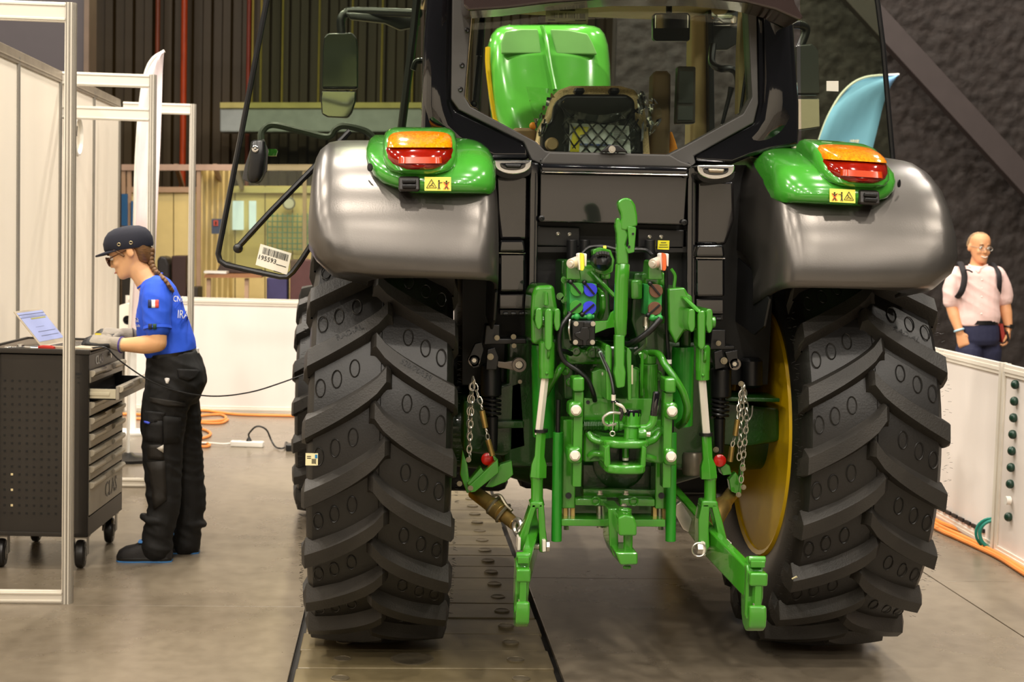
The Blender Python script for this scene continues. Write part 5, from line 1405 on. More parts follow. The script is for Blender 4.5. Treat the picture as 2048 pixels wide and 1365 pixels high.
# remote hydraulic couplers with coloured dust caps
def coupler(poly, caps, latch):
    b_ = part('coupler_block', MB().pprism(poly, 5.16, 5.32), mat('green_block', (52,150,70), 0.35, var=0.05), bevel=0.004)
    for px, py, c, ang in caps:
        ctr = at(px, py, 5.16); r = 0.0235
        pts = []
        for k in range(24):
            a = 2*PI*k/24
            rr = r*(1.0 + (0.16 if abs((a-ang+PI) % (2*PI) - PI) < 0.35 else 0))
            pts.append(ctr + Vector((rr*math.cos(a), -0.016, rr*math.sin(a))))
        cp = part('dust_cap', MB().prism(pts, (0,0.02,0)), c, b_, bevel=0.002)
        d = Vector((math.cos(ang), 0, math.sin(ang)))
        part('cap_strap', MB().bar(ctr - d*0.020 + Vector((0,-0.019,0)), ctr + d*0.034 + Vector((0,-0.019,0)), 0.0065, 0.006, (0,1,0)).ball(ctr + d*0.034 + Vector((0,-0.018,0)), 0.0085), black_satin, b_, bevel=0.001)
    x0, x1, yl = latch
    q = MB().tube([at(x0,yl,5.15), at(x1,yl,5.15)], 0.008, 10).ball(at(x0+(x1-x0)*0.25,yl,5.145), 0.012).ball(at(x0+(x1-x0)*0.8,yl,5.145), 0.012)
    part('coupler_latch', q, mat('green_block', (0,0,0)), b_)
cg = mat('cap_green', (58,140,46), 0.4); cb = mat('cap_blue', (52,60,214), 0.4); cbr = mat('cap_brown', (104,70,50), 0.45)
coupler([(1139,567),(1194,568),(1192,628),(1139,628)], [(1153,579,cg,2.3),(1180,580,cb,2.3),(1152,614,cg,-2.4),(1178,616,cb,-2.4)], (1142,1188,634))
coupler([(1297,570),(1325,571),(1323,632),(1296,632)], [(1311,582,cbr,2.3),(1309,617,cbr,-2.4)], (1298,1324,636))
# trailer brake couplers
for x0, c2 in ((1141,mat('tag_bright_yellow',(236,220,60),0.5)), (1305,mat('coupler_orange',(222,100,50),0.45))):
    q = MB().cyl(at(x0,528,5.12), at(x0+14,524,5.16), 0.017, 0.020, n=16).cyl(at(x0-1,529,5.11), at(x0+5,527,5.13), 0.010, n=12)
    b_ = part('brake_coupler', q, mat('pale_metal', (206,196,180), 0.4, metal=0.3), bevel=0.002)
    part('coupler_flap', MB().pprism([(x0+14,508),(x0+21,506),(x0+24,540),(x0+17,541)], 5.12, 5.17), white_plastic, b_, bevel=0.003)
    part('coupler_flap', MB().pprism([(x0+20,506),(x0+27,508),(x0+28,536),(x0+26,542),(x0+21,542)], 5.10, 5.16), c2, b_, bevel=0.003)
    part('coupler_flap', MB().pprism([(x0+27,507),(x0+33,508),(x0+32,534),(x0+28,532)], 5.12, 5.17), white_plastic, b_, bevel=0.003)
    part('coupler_stand', MB().pprism([(x0-8,540),(x0-6,522),(x0,520),(x0+18,530),(x0+22,560),(x0-8,560)], 5.16, 5.28), G, bevel=0.008)
sk = part('trailer_socket', MB().rows([(504,1198,1212,5.13),(508,1191,1219,5.10),(518,1186,1224,5.08),(530,1187,1223,5.08),(538,1193,1217,5.10),(542,1200,1210,5.13)], n=14, edge=0.04, p=2.4, back=5.2), black_satin, smooth=50)
q = MB()
for k in range(5): q.bar(at(1194+k*5.5, 506-2*math.sin(k*PI/4), 5.10), at(1195+k*5.2, 512-2*math.sin(k*PI/4), 5.08), 0.008, 0.008, (0,1,0))
part('socket_rib', q, black_matte, sk)
part('socket_flange', MB().pprism([(1185,500),(1200,495),(1222,500),(1230,520),(1226,545),(1210,552),(1190,545)], 5.18, 5.24), G, bevel=0.006)
part('lift_pipe', MB().stube([at(1183,545,5.2), at(1205,568,5.18), at(1228,592,5.18)], 0.0075, 8), G)
# black sensor box
bx = part('sensor_box', MB().pbox(1145,642,1191,692,5.10,5.2), black_satin, bevel=0.006)
q = MB().pprism([(1163,655),(1176,655),(1180,662),(1180,678),(1172,684),(1160,680),(1150,672),(1150,666),(1160,664)], 5.09, 5.11)
q.pbox(1166,680,1174,692,5.09,5.11).pbox(1168,645,1182,656,5.093,5.11)
part('box_relief', q, black_satin, bx, bevel=0.003)
q = MB()
for px, py in ((1152,648),(1186,648),(1151,685),(1185,685)): q.bolt(at(px,py,5.10), 0.006, (0,-1,0), 0.005)
part('box_screw', q, zinc, bx)
part('box_pipe', MB().stube([at(1140,640,5.14), at(1138,660,5.12), at(1141,680,5.14)], 0.004, 6), zinc)
# hoses and cables on the back
H = black_satin
part('hose', MB().stube([at(1141,628,5.12), at(1122,655,5.10), at(1118,690,5.10), at(1128,722,5.10), at(1155,742,5.10), at(1175,760,5.10), at(1186,785,5.10), at(1190,802,5.12)], 0.0085, 10), H)
part('hose', MB().stube([at(1120,702,5.12), at(1132,704,5.15), at(1142,708,5.2)], 0.009, 8), H)
part('hose', MB().stube([at(1322,638,5.1), at(1296,665,5.1), at(1268,685,5.12), at(1240,694,5.2)], 0.011, 10), H)
part('hose', MB().stube([at(1332,540,5.2), at(1333,600,5.2), at(1333,640,5.2), at(1336,700,5.2), at(1338,722,5.2)], 0.007, 8), H)
part('hose', MB().stube([at(1164,508,5.3), at(1180,495,5.3), at(1210,494,5.3), at(1240,500,5.3), at(1288,500,5.3), at(1306,512,5.25)], 0.007, 8), H)
part('hose_tag', MB().cyl(at(1206,497,5.295), at(1212,497,5.295), 0.0095, n=12), mat('tag_bright_yellow', (0,0,0)))
part('hose', MB().stube([at(1198,700,5.06), at(1208,720,5.03), at(1221,752,5.0), at(1227,785,4.98), at(1227,796,4.98)], 0.005, 8), H)
part('hose_sleeve', MB().cyl(at(1200,704,5.055), at(1217,742,5.02), 0.0075, n=10), mat('sleeve_grey', (130,150,140), 0.3, metal=0.4))
part('hose_ferrule', MB().cyl(at(1227,790,4.98), at(1227,803,4.98), 0.0075, n=10), zinc_white)
part('cable_clip', MB().cyl(at(1208,738,5.1), at(1210,756,5.1), 0.006, n=8).ball(at(1209,748,5.1), 0.010), zinc_white)
part('cable_clip', MB().cyl(at(1338,720,5.19), at(1338,728,5.19), 0.010, n=8), white_plastic)
part('steel_pipe', MB().stube([at(1293,636,5.18), at(1292,665,5.16), at(1290,690,5.2), at(1270,708,5.24)], 0.006, 8), zinc)
part('pipe_fitting', MB().cyl(at(1293,636,5.18), at(1292,655,5.17), 0.012, n=12), mat('dull_zinc', (0,0,0)))
for pts in ([(1302,706,5.2),(1318,710,5.15),(1330,730,5.12),(1350,758,5.10),(1366,785,5.10),(1374,815,5.12),(1370,840,5.16),(1358,852,5.25)], [(1128,728,5.2),(1118,742,5.16),(1102,768,5.2),(1090,790,5.25)]):
    part('pressure_pipe', MB().stube([at(*p) for p in pts], 0.0135, 10), G)
part('pressure_pipe', MB().stube([at(1195,580,5.22), at(1203,590,5.2), at(1205,615,5.2), at(1200,635,5.24)], 0.011, 8), G)
part('pressure_pipe', MB().stube([at(1342,538,5.2), at(1350,552,5.2), at(1348,575,5.2)], 0.006, 8), G)
part('pressure_pipe', MB().stube([at(1277,708,5.12), at(1284,712,5.12), at(1283,760,5.12), at(1284,790,5.14)], 0.006, 8), G)
# ------------------------------------------------------------------ tool trolley, laptop, tools
trolley_grey = mat('trolley_charcoal', (44,40,36), 0.42, var=0.08)
drawer_grey = mat('drawer_grey', (150,143,130), 0.4, metal=0.25, var=0.06)
grip_grey = mat('drawer_grip', (176,168,152), 0.35, metal=0.3, var=0.05)
tp = Vector((-1.387, 6.96, 0))
tr_ = root('tool_trolley', tp, 'black tool trolley on castors with grey drawers, one drawer pulled open', 'tool trolley')
tr_.rotation_euler = (0, 0, R(-2.6))
def lp(m): m.v = [p + tp for p in m.v]; return m
DW, DL, Z0, Z1 = 0.48, 0.70, 0.155, 1.0
q = MB().box((-DW+0.012, 0.012, Z0), (-0.03, DL-0.012, Z1-0.005))
body = part('cabinet', lp(q), trolley_grey, tr_, bevel=0.004)
q = MB().box((-0.03, 0.0, Z0), (0.0, DL, Z0+0.09)).box((-0.03, 0.0, 0.925), (0.0, DL, Z1)).box((-0.045, 0.0, Z0), (0.0, 0.022, Z1)).box((-0.045, DL-0.022, Z0), (0.0, DL, Z1))
part('front_frame', lp(q), trolley_grey, tr_, bevel=0.003)
q = MB().box((-0.085, 0.0, Z0), (-0.0, 0.012, Z1)).box((-DW, 0.0, Z0), (-DW+0.075, 0.012, Z1)).box((-DW, 0.0, Z0), (0, 0.012, Z0+0.02))
part('side_frame', lp(q), trolley_grey, tr_, bevel=0.003)
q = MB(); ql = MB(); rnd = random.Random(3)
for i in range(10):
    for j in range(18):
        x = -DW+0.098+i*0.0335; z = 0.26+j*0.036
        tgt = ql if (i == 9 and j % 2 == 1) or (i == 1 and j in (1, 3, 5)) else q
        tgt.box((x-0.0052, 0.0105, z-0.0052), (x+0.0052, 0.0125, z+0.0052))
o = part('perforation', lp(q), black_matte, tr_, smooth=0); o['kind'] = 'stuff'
o = part('painted_light_hole', lp(ql), mat('pale_hole_light', (222,206,160), 0.6), tr_, smooth=0); o['kind'] = 'stuff'  # pale squares paint the light showing in some of the holes
q = MB()
for x in (-DW+0.035, -0.045):
    q.box((x-0.014, -0.0008, 0.906), (x+0.014, 0.001, 0.917)).box((x-0.006, -0.0008, 0.892), (x+0.006, 0.001, 0.898)).box((x-0.005, -0.0008, 0.868), (x+0.005, 0.001, 0.874))
o = part('slot_mark', lp(q), black_matte, tr_, smooth=0); o['kind'] = 'stuff'
q = MB().box((-DW-0.004, -0.004, Z1), (0.004, DL+0.004, Z1+0.012))
q.box((-DW-0.006, -0.006, Z1), (0.006, 0.010, Z1+0.024)).box((-DW-0.006, DL-0.010, Z1), (0.006, DL+0.006, Z1+0.024)).box((-DW-0.006, -0.006, Z1), (-DW+0.010, DL+0.006, Z1+0.024))
part('top_tray', lp(q), trolley_grey, tr_, bevel=0.005)
part('top_mat', lp(MB().box((-DW+0.012, 0.012, Z1+0.011), (-0.012, DL-0.012, Z1+0.014))), mat('mat_brown', (92,80,66), 0.6, var=0.15), tr_, smooth=0)
dz = [(0.868,0.925),(0.792,0.856),(0.716,0.780),(0.641,0.706),(0.566,0.631),(0.491,0.556),(0.416,0.481),(0.252,0.406)]
for i, (a, b) in enumerate(dz):
    ox = 0.13 if i == 1 else 0.0
    q = MB().box((-0.012+ox, 0.026, a), (0.004+ox, DL-0.026, b))
    d = part('drawer', lp(q), drawer_grey, tr_, bevel=0.003)
    for y0, y1, nm, m in ((0.030, 0.26, 'drawer_grip', grip_grey), (0.27, 0.43, 'drawer_latch', drawer_grey), (0.44, DL-0.030, 'drawer_grip', grip_grey)):
        g = [(0.0,b-0.030),(0.012,b-0.030),(0.022,b-0.020),(0.024,b-0.008),(0.018,b),(0.0,b)] if nm == 'drawer_grip' else [(0.0,b-0.036),(0.006,b-0.036),(0.012,b-0.024),(0.012,b),(0.0,b)]
        part(nm, lp(MB().prism([(ox+x, y0, z) for x, z in g], (0, y1-y0, 0))), m, d, bevel=0.002)
    if i == 1:
        q = MB().box((-0.40, 0.034, a), (-0.01+ox, 0.040, b-0.012)).box((-0.40, DL-0.040, a), (-0.01+ox, DL-0.034, b-0.012)).box((-0.40, 0.034, a), (-0.01+ox, DL-0.034, a+0.005))
        part('drawer_tray', lp(q), black_satin, d, smooth=0)
        part('slide_rail', lp(MB().box((0.0, 0.026, a+0.006), (ox-0.012, 0.034, b-0.014)).box((0.0, 0.022, a+0.020), (ox-0.04, 0.026, b-0.030))), mat('rail_zinc', (196,190,168), 0.4, metal=0.4), d, bevel=0.001)
rotm = Matrix.Rotation(R(-2.6), 3, 'Z')
lm = mat('letter_white', (226,226,222), 0.5)
lettering('lettering', 'CLAS', lm, tr_, tp + Vector((0.0012, 0.20, 0.962)), (0,1,0), (0,0,1), 0.060)
lettering('lettering', 'CLAS', black_satin, tr_, tp + Vector((0.0052, 0.44, 0.315)), (0,1,0), (0,0,1), 0.105)
part('key_lock', lp(MB().cyl((0.0, 0.40, 0.975), (0.008, 0.40, 0.975), 0.010, n=14).box((0.006, 0.394, 0.955), (0.010, 0.406, 0.975))), zinc, tr_)
hub = mat('castor_hub', (150,146,140), 0.35, metal=0.5)
for x, y in ((-0.045, 0.07), (-DW+0.07, 0.07), (-0.045, DL-0.06), (-DW+0.07, DL-0.06)):
    c = part('castor', lp(MB().lathe([(0.035,-0.020),(0.056,-0.021),(0.064,-0.014),(0.066,0.0),(0.064,0.014),(0.056,0.021),(0.035,0.020)], (x, y-0.012, 0.066), (1,0.12,0), 28)), mat('castor_rubber', (26,24,23), 0.35), tr_)
    part('hub', lp(MB().lathe([(0.034,-0.023),(0.028,-0.026),(0.012,-0.026),(0.010,-0.03),(0.001,-0.03)], (x, y-0.012, 0.066), (-1,-0.12,0), 20).lathe([(0.034,-0.023),(0.028,-0.026),(0.012,-0.026),(0.010,-0.03),(0.001,-0.03)], (x, y-0.012, 0.066), (1,0.12,0), 20)), hub, c)
    q = MB().box((x-0.034, y-0.028, 0.062), (x-0.030, y+0.010, 0.150)).box((x+0.030, y-0.028, 0.062), (x+0.034, y+0.010, 0.150)).box((x-0.036, y-0.034, 0.142), (x+0.036, y+0.03, 0.155))
    part('castor_fork', lp(q), hub, c, bevel=0.002)
TZ = Z1 + 0.0145
# laptop, screen towards the mechanic
lt = root('laptop', (-1.58, 7.08, TZ), 'open silver laptop with a lit screen on the tool trolley', 'laptop')
wv = Vector((0.045, 0.33, 0)); hA = Vector((-1.612, 7.02, TZ+0.004)); bx_ = Vector((0.235, -0.030, 0))
lap = mat('laptop_silver', (196,184,164), 0.4, metal=0.4)
q = MB().hexa([hA, hA+bx_, hA+bx_+wv, hA+wv, hA+Vector((0,0,0.016)), hA+bx_+Vector((0,0,0.012)), hA+bx_+wv+Vector((0,0,0.012)), hA+wv+Vector((0,0,0.016))])
part('base', q, lap, lt, bevel=0.003)
q = MB(); kb = hA + bx_*0.13 + wv*0.05 + Vector((0,0,0.0155))
for r in range(5):
    for k in range(13):
        p = kb + bx_*(0.10*r+0.01) + wv*(0.068*k+0.008)
        q.obox(p + bx_*0.04 + wv*0.028 + Vector((0,0,-0.0006*r)), bx_*0.040, wv*0.027, Vector((0,0,0.0012)))
o = part('keyboard_keys', q, mat('key_grey', (70,66,62), 0.5), lt, smooth=0); o['kind'] = 'stuff'
sv = Vector((-0.128, 0.018, 0.155)); nv = wv.cross(sv).normalized()
if nv.x < 0: nv = -nv
h0 = hA + Vector((0.0, 0, 0.014))
q = MB().hexa([h0, h0+wv, h0+wv-nv*0.006, h0-nv*0.006, h0+sv, h0+sv+wv, h0+sv+wv-nv*0.006, h0+sv-nv*0.006])
part('lid', q, lap, lt, bevel=0.002)
def scr(u0, u1, v0, v1, m, d, nm):
    a = [h0 + wv*u + sv*v + nv*d for u, v in ((u0,v0),(u1,v0),(u1,v1),(u0,v1))]
    return part(nm, MB().prism(a, nv*0.0006), m, scr_par or lt, smooth=0)
scr_par = None
sc1 = scr(0.03, 0.97, 0.11, 0.94, mat('screen_glow', (150,158,196), 0.3, emit=(160,168,206), estr=0.22, var=0.02), 0.0005, 'screen')
scr_par = sc1
sb_ = mat('screen_bar', (92,96,116), 0.3, emit=(110,114,140), estr=0.2, var=0.02)
for u0, u1, v0, v1 in ((0.03,0.97,0.86,0.88),(0.03,0.97,0.78,0.795),(0.25,0.9,0.36,0.375),(0.25,0.9,0.24,0.255),(0.3,0.6,0.50,0.505),(0.08,0.9,0.82,0.826)):
    scr(u0,u1,v0,v1,sb_,0.0012,'screen_line')
scr(0.35,0.9,0.72,0.76,mat('screen_olive', (150,146,90), 0.3, emit=(170,166,104), estr=0.2, var=0.02),0.0012,'screen_line')
# spanner and red handled ratchet
q = MB().bar((-1.745, 7.005, TZ+0.008), (-1.625, 7.06, TZ+0.008), 0.012, 0.007)
q.torus((-1.755, 7.0, TZ+0.008), (0,0,1), 0.013, 0.0065, 18, 8).torus((-1.615, 7.065, TZ+0.008), (0,0,1), 0.011, 0.006, 18, 8)
o = build('ring_spanner', q, chrome, bevel=0.001); tag(o, 'shiny ring spanner lying at the near edge of the trolley top', 'spanner')
t = root('ratchet', (-1.64, 6.99, TZ), 'ratchet with a red handle lying beside the laptop on the trolley', 'ratchet')
part('shaft', MB().tube([(-1.70,7.035,TZ+0.009),(-1.62,7.005,TZ+0.009)], 0.006, 10).cyl((-1.71,7.04,TZ+0.001),(-1.71,7.04,TZ+0.022),0.016,n=18), chrome, t, bevel=0.001)
part('handle', MB().tube([(-1.62,7.005,TZ+0.011),(-1.60,6.998,TZ+0.011),(-1.56,6.985,TZ+0.011),(-1.545,6.98,TZ+0.011)], [0.009,0.0125,0.0125,0.009], 14), mat('handle_red', (170,36,26), 0.4), t)
part('socket', MB().cyl((-1.655,6.985,TZ+0.011),(-1.62,6.99,TZ+0.011),0.011,n=14), chrome, t)
# black cable from the laptop sagging across to the tractor
cp_ = [at(160,692,6.98), at(196,691,6.985), at(212,696,7.0), at(240,722,7.02), at(300,762,7.05), at(360,784,7.10), at(430,793,7.15), at(500,785,7.2), at(560,767,7.25), at(640,738,7.3), at(720,715,7.35), at(800,700,7.4)]
cp_ = [Vector((-1.395, 7.03, TZ+0.010)), Vector((-1.375, 7.00, TZ+0.016))] + cp_[2:]
o = build('diagnostic_cable', MB().stube(cp_, 0.0038, 6, 8), black_satin); tag(o, 'thin black cable sagging from the laptop past the mechanic to the tractor', 'cable')

# ------------------------------------------------------------------ figures
def fuse(name, q, material, parent, voxel=0.006, it=6, label=None):
    me = bpy.data.meshes.new(name)
    me.from_pydata([tuple(v) for v in q.v], [], q.f)
    tmp = bpy.data.objects.new(name, me); col.objects.link(tmp)
    bm = bmesh.new(); bm.from_mesh(me); bmesh.ops.recalc_face_normals(bm, faces=bm.faces); bm.to_mesh(me); bm.free()
    r = tmp.modifiers.new('r', 'REMESH'); r.mode = 'VOXEL'; r.voxel_size = voxel
    s = tmp.modifiers.new('s', 'SMOOTH'); s.iterations = it; s.factor = 0.5
    dg = bpy.context.evaluated_depsgraph_get()
    m2 = bpy.data.meshes.new_from_object(tmp.evaluated_get(dg))
    bpy.data.objects.remove(tmp)
    off = root_of(parent).location
    for v in m2.vertices: v.co -= off
    m2.materials.clear(); m2.materials.append(material)
    m2.shade_smooth()
    o = bpy.data.objects.new(name, m2); col.objects.link(o); o.parent = parent
    if label: o['label'] = label
    return o
def ell(c, u, v, n=20, pw=1.0):
    out = []
    for k in range(n):
        a = 2*PI*k/n; ca, sa = math.cos(a), math.sin(a)
        out.append(c + u*math.copysign(abs(ca)**pw, ca) + v*math.copysign(abs(sa)**pw, sa))
    return out
def head(q, c, f, u, s, k=1.0, fem=False):
    """f forward, u up, s side (unit vectors); c at eye height in the middle of the skull"""
    P = lambda a, b, d: c + f*(a*k) + s*(b*k) + u*(d*k)
    sl = [(-0.118,0.078,0.030,0.018),(-0.110,0.090,0.005,0.034),(-0.095,0.094,-0.020,0.045),(-0.070,0.092,-0.045,0.055),(-0.045,0.090,-0.070,0.062),(-0.015,0.088,-0.088,0.068),(0.010,0.088,-0.095,0.071),(0.040,0.090,-0.100,0.075),(0.065,0.084,-0.097,0.074),(0.088,0.068,-0.085,0.065),(0.106,0.042,-0.060,0.046),(0.115,0.012,-0.030,0.020)]
    q.ring_loft([ell(P((a+b)/2,0,z), f*((a-b)/2*k), s*(w*k), 20, 0.92) for z, a, b, w in sl])
    # brow, nose, lips, cheeks, ears
    q.ring_loft([ell(P(0.086,0,0.006), f*0.006*k, s*0.008*k, 10), ell(P(0.094,0,-0.015), f*0.010*k, s*0.010*k, 10), ell(P(0.100,0,-0.034), f*0.016*k, s*0.015*k, 10), ell(P(0.094,0,-0.045), f*0.012*k, s*0.013*k, 10)])
    q.ball(P(0.090,0,-0.066), tuple([0.010*k]*3), 10, 6); q.ball(P(0.088,0,-0.078), tuple([0.010*k]*3), 10, 6)
    for sg in (-1, 1):
        q.ball(P(0.070,sg*0.034,-0.035), tuple([0.022*k]*3), 10, 6)
        q.ball(P(0.080,sg*0.024,0.020), tuple([0.014*k]*3), 10, 6)
        ear = [ell(P(-0.008,sg*0.066,-0.012), f*0.012*k, u*0.020*k, 12), ell(P(-0.014,sg*0.080,-0.008), f*0.018*k, u*0.031*k, 12), ell(P(-0.016,sg*0.086,-0.006), f*0.016*k, u*0.029*k, 12)]
        q.ring_loft(ear)
def eyes(parent, c, f, u, s, k=1.0):
    for sg in (-1, 1):
        p = c + f*(0.083*k) + s*(sg*0.031*k) + u*(-0.002*k)
        e = part('eye', MB().ball(p, 0.0115*k, 12, 8), mat('eye_white', (226,220,210), 0.2), parent)
        part('iris', MB().ball(p + f*0.0075*k, 0.0062*k, 10, 6), mat('iris_dark', (44,34,26), 0.15), e)
        part('eyebrow', MB().stube([p + f*0.012*k + s*(sg*-0.014*k) + u*0.020*k, p + f*0.013*k + u*0.025*k, p + f*0.004*k + s*(sg*0.018*k) + u*0.019*k], 0.0035*k, 6), mat('brow_brown', (92,66,44), 0.8), parent)
def hand(q, w, d, n, s, curl=(0.5,0.5,0.5,0.5), k=1.0, thumb=1, tcurl=0.4, fl=1.0):
    """w wrist, d towards the fingers, n out of the back of the hand, s towards the thumb"""
    d = d.normalized(); n = (n - d*n.dot(d)).normalized(); s = (s - d*s.dot(d) - n*s.dot(n)).normalized()
    q.ring_loft([ell(w - d*0.01*k, s*0.027*k, n*0.019*k, 14), ell(w + d*0.02*k, s*0.034*k, n*0.018*k, 14), ell(w + d*0.055*k, s*0.042*k, n*0.016*k, 14), ell(w + d*0.088*k, s*0.043*k, n*0.013*k, 14), ell(w + d*0.098*k, s*0.038*k, n*0.009*k, 14)])
    for i, (off, L) in enumerate(((0.031,0.072),(0.0105,0.080),(-0.0105,0.074),(-0.030,0.058))):
        p = w + d*(0.082*k) + s*(off*k); a = 0.15 + curl[i]*0.35; pts = [p]; r = (0.0098 - 0.0006*i)*k
        for seg, ln in enumerate((0.45, 0.32, 0.25)):
            dd = d*math.cos(a) - n*math.sin(a)
            p = p + dd*(L*ln*k*fl); pts.append(p); a += curl[i]*0.75
        q.tube(pts, [r, r*0.98, r*0.9, r*0.78], 10); q.ball(pts[-1], r*0.8, 8, 6)
    p = w + d*0.022*k + s*0.030*k; pts = [p]
    dd = (d*0.65 + s*0.75 - n*0.25).normalized(); p = p + dd*0.036*k; pts.append(p)
    dd = (d*0.95 + s*(0.35-tcurl*0.6) - n*(0.2+tcurl*0.3)).normalized(); p = p + dd*0.032*k; pts.append(p)
    p = p + (d*0.95 - n*(0.2+tcurl*0.4) - s*0.1*tcurl).normalized()*0.024*k; pts.append(p)
    q.tube(pts, [0.0145*k, 0.0125*k, 0.0108*k, 0.0088*k], 10); q.ball(pts[-1], 0.009*k, 8, 6)
def limb(q, pts, rad, flat=1.0, n=16, k=4):
    P = catmull(pts, k); N = len(P)
    rr = []
    for i in range(N):
        t = i/(N-1)*(len(rad)-1); j = min(int(t), len(rad)-2); rr.append(rad[j]+(rad[j+1]-rad[j])*(t-j))
    q.tube(P, rr, n)
    q.ball(P[0], rr[0]*0.98, 12, 8); q.ball(P[-1], rr[-1]*0.98, 12, 8)
def wrinkle(o, amp, sx=9.0, sz=22.0, seed=1.0, fade=None):
    me = o.data
    n = [v.normal.copy() for v in me.vertices]
    for v, k in zip(me.vertices, n):
        p = v.co
        w = noise.noise(Vector((p.x*sx+p.z*6, p.y*sx, p.z*sz+seed+p.x*8)))
        w = 1-abs(w)*2.2
        f = 1.0 if fade is None else fade(p)
        v.co = p + k*(amp*f*w)
def wrap_patch(poly, Y, m, nm, target, thick=0.004, cuts=3, label=None):
    """a sewn-on piece: outline subdivided, laid onto the cloth, given its own thickness"""
    bm = bmesh.new(); vs = [bm.verts.new(at(x, y, Y)) for x, y in poly]; bm.faces.new(vs)
    bmesh.ops.triangulate(bm, faces=bm.faces); bmesh.ops.subdivide_edges(bm, edges=bm.edges, cuts=cuts, use_grid_fill=True)
    bmesh.ops.triangulate(bm, faces=bm.faces)
    off = root_of(target).location; C0 = CAM - off
    for v in bm.verts:
        p = v.co - off; d = (p - C0).normalized()
        ok, loc, nr, _ = target.ray_cast(C0, d)
        v.co = (loc if ok else p) - d*(thick*0.8)
    me = bpy.data.meshes.new(nm); bm.to_mesh(me); bm.free(); me.materials.append(m); me.shade_smooth()
    o = bpy.data.objects.new(nm, me); col.objects.link(o); o.parent = target
    s = o.modifiers.new('thick', 'SOLIDIFY'); s.thickness = thick; s.offset = 0
    return o
X_, Y_, Z_ = Vector((1,0,0)), Vector((0,1,0)), Vector((0,0,1))
skin = mat('skin', (222,170,122), 0.5, var=0.06, scale=8)
skin.node_tree.nodes['Principled BSDF'].inputs['Subsurface Weight'].default_value = 0.08
skin.node_tree.nodes['Principled BSDF'].inputs['Subsurface Radius'].default_value = (0.02,0.008,0.004)
shirt_blue = mat('shirt_royal_blue', (36,84,214), 0.75, var=0.05, scale=5, bump=0.15, bscale=25)
trouser_black = mat('work_trouser_black', (10,9,9), 0.75, var=0.2, scale=8, bump=0.35, bscale=18)
trouser_panel = mat('trouser_panel', (25,21,16), 0.7, var=0.2, scale=8, bump=0.2, bscale=25)
navy = mat('cap_navy', (22,24,38), 0.8, var=0.1, bump=0.1, bscale=300)
hair_b = mat('hair_brown', (110,78,46), 0.55, var=0.4, scale=40, stretch=(1,1,6))
glove_grey = mat('glove_grey', (142,134,122), 0.8, var=0.12, scale=30, bump=0.2, bscale=200)
glove_black = mat('glove_palm', (28,27,28), 0.6)

# the mechanic
YW = 7.28
def Wp(px, py, dy=0.0): return at(px, py, YW+dy)
wroot = root('person', (Wp(330,1110).x, YW, 0), 'person in royal blue T-shirt, black work trousers and navy cap typing at the trolley', 'person')
al = R(24)
hf = Vector((-math.cos(al), -0.06, -math.sin(al))).normalized(); hu = Vector((-math.sin(al), 0, math.cos(al))); hu = (hu - hf*hu.dot(hf)).normalized(); hs = hu.cross(hf)
hc = Wp(257, 503)
q = MB()
head(q, hc, hf, hu, hs, 0.98, True)
limb(q, [Wp(268,528), Wp(283,546), Wp(300,566)], [0.052,0.054,0.066])
# trunk under the shirt
def trunk(q, g, rows):
    q.ring_loft([ell((a+b)/2, (b-a)/2*(1+g), Y_*(hw*(1+g)), 22, 0.85) for a, b, hw in rows])
tr_rows = [(Wp(286,566), Wp(318,549), 0.085), (Wp(284,577), Wp(336,560), 0.150), (Wp(281,592), Wp(349,576), 0.172), (Wp(279,612), Wp(359,598), 0.168), (Wp(275,640), Wp(369,622), 0.160), (Wp(276,668), Wp(379,652), 0.152), (Wp(284,694), Wp(387,676), 0.150), (Wp(296,716), Wp(390,700), 0.155)]
trunk(q, -0.06, tr_rows)
q.ring_loft([ell((Wp(a,y)+Wp(b,y))/2, (Wp(b,y)-Wp(a,y))/2*0.93, Y_*hw, 20) for y, a, b, hw in ((705,298,388,0.145),(740,296,404,0.155),(775,294,408,0.16),(805,294,396,0.15))])
NS, NE, NW = Wp(312,584,-0.165), Wp(316,686,-0.215), Wp(240,690,-0.15)
FS, FE, FW = Wp(308,584,0.165), Wp(308,672,0.225), Wp(262,672,0.16)
limb(q, [NS.lerp(NE,0.2), NS.lerp(NE,0.5), NE], [0.044,0.047,0.041])
limb(q, [NE, NE.lerp(NW,0.35)+Vector((0,0,-0.006)), NW], [0.043,0.044,0.030])
limb(q, [FS.lerp(FE,0.2), FS.lerp(FE,0.5), FE], [0.044,0.047,0.041]); limb(q, [FE, FE.lerp(FW,0.4), FW], [0.043,0.042,0.030])
NH, NK, NA = Wp(338,775,-0.085), Wp(326,945,-0.095), Wp(318,1085,-0.10)
FH, FK, FA = Wp(352,775,0.085), Wp(372,940,0.09), Wp(373,1080,0.095)
limb(q, [NH, NK, NA], [0.085,0.060,0.042]); limb(q, [FH, FK, FA], [0.085,0.060,0.042])
person1 = fuse('body', q, skin, wroot, 0.006, 4)
eyes(wroot, hc, hf, hu, hs, 0.98)
part('mouth', MB().stube([hc + hf*0.093 - hu*0.071 + hs*0.018, hc + hf*0.099 - hu*0.072, hc + hf*0.093 - hu*0.071 - hs*0.018], 0.0035, 6), mat('lip_rose', (184,110,92), 0.5), wroot)
q = MB()
trunk(q, 0.02, tr_rows)
limb(q, [NS+Vector((0.004,0.028,0.010)), NS.lerp(NE,0.18)+Vector((0,0.004,0)), NS.lerp(NE,0.4), NS.lerp(NE,0.70)], [0.066,0.068,0.066,0.061])
limb(q, [FS+Vector((0.004,-0.028,0.010)), FS.lerp(FE,0.18)+Vector((0,-0.004,0)), FS.lerp(FE,0.4), FS.lerp(FE,0.72)], [0.066,0.068,0.066,0.061])
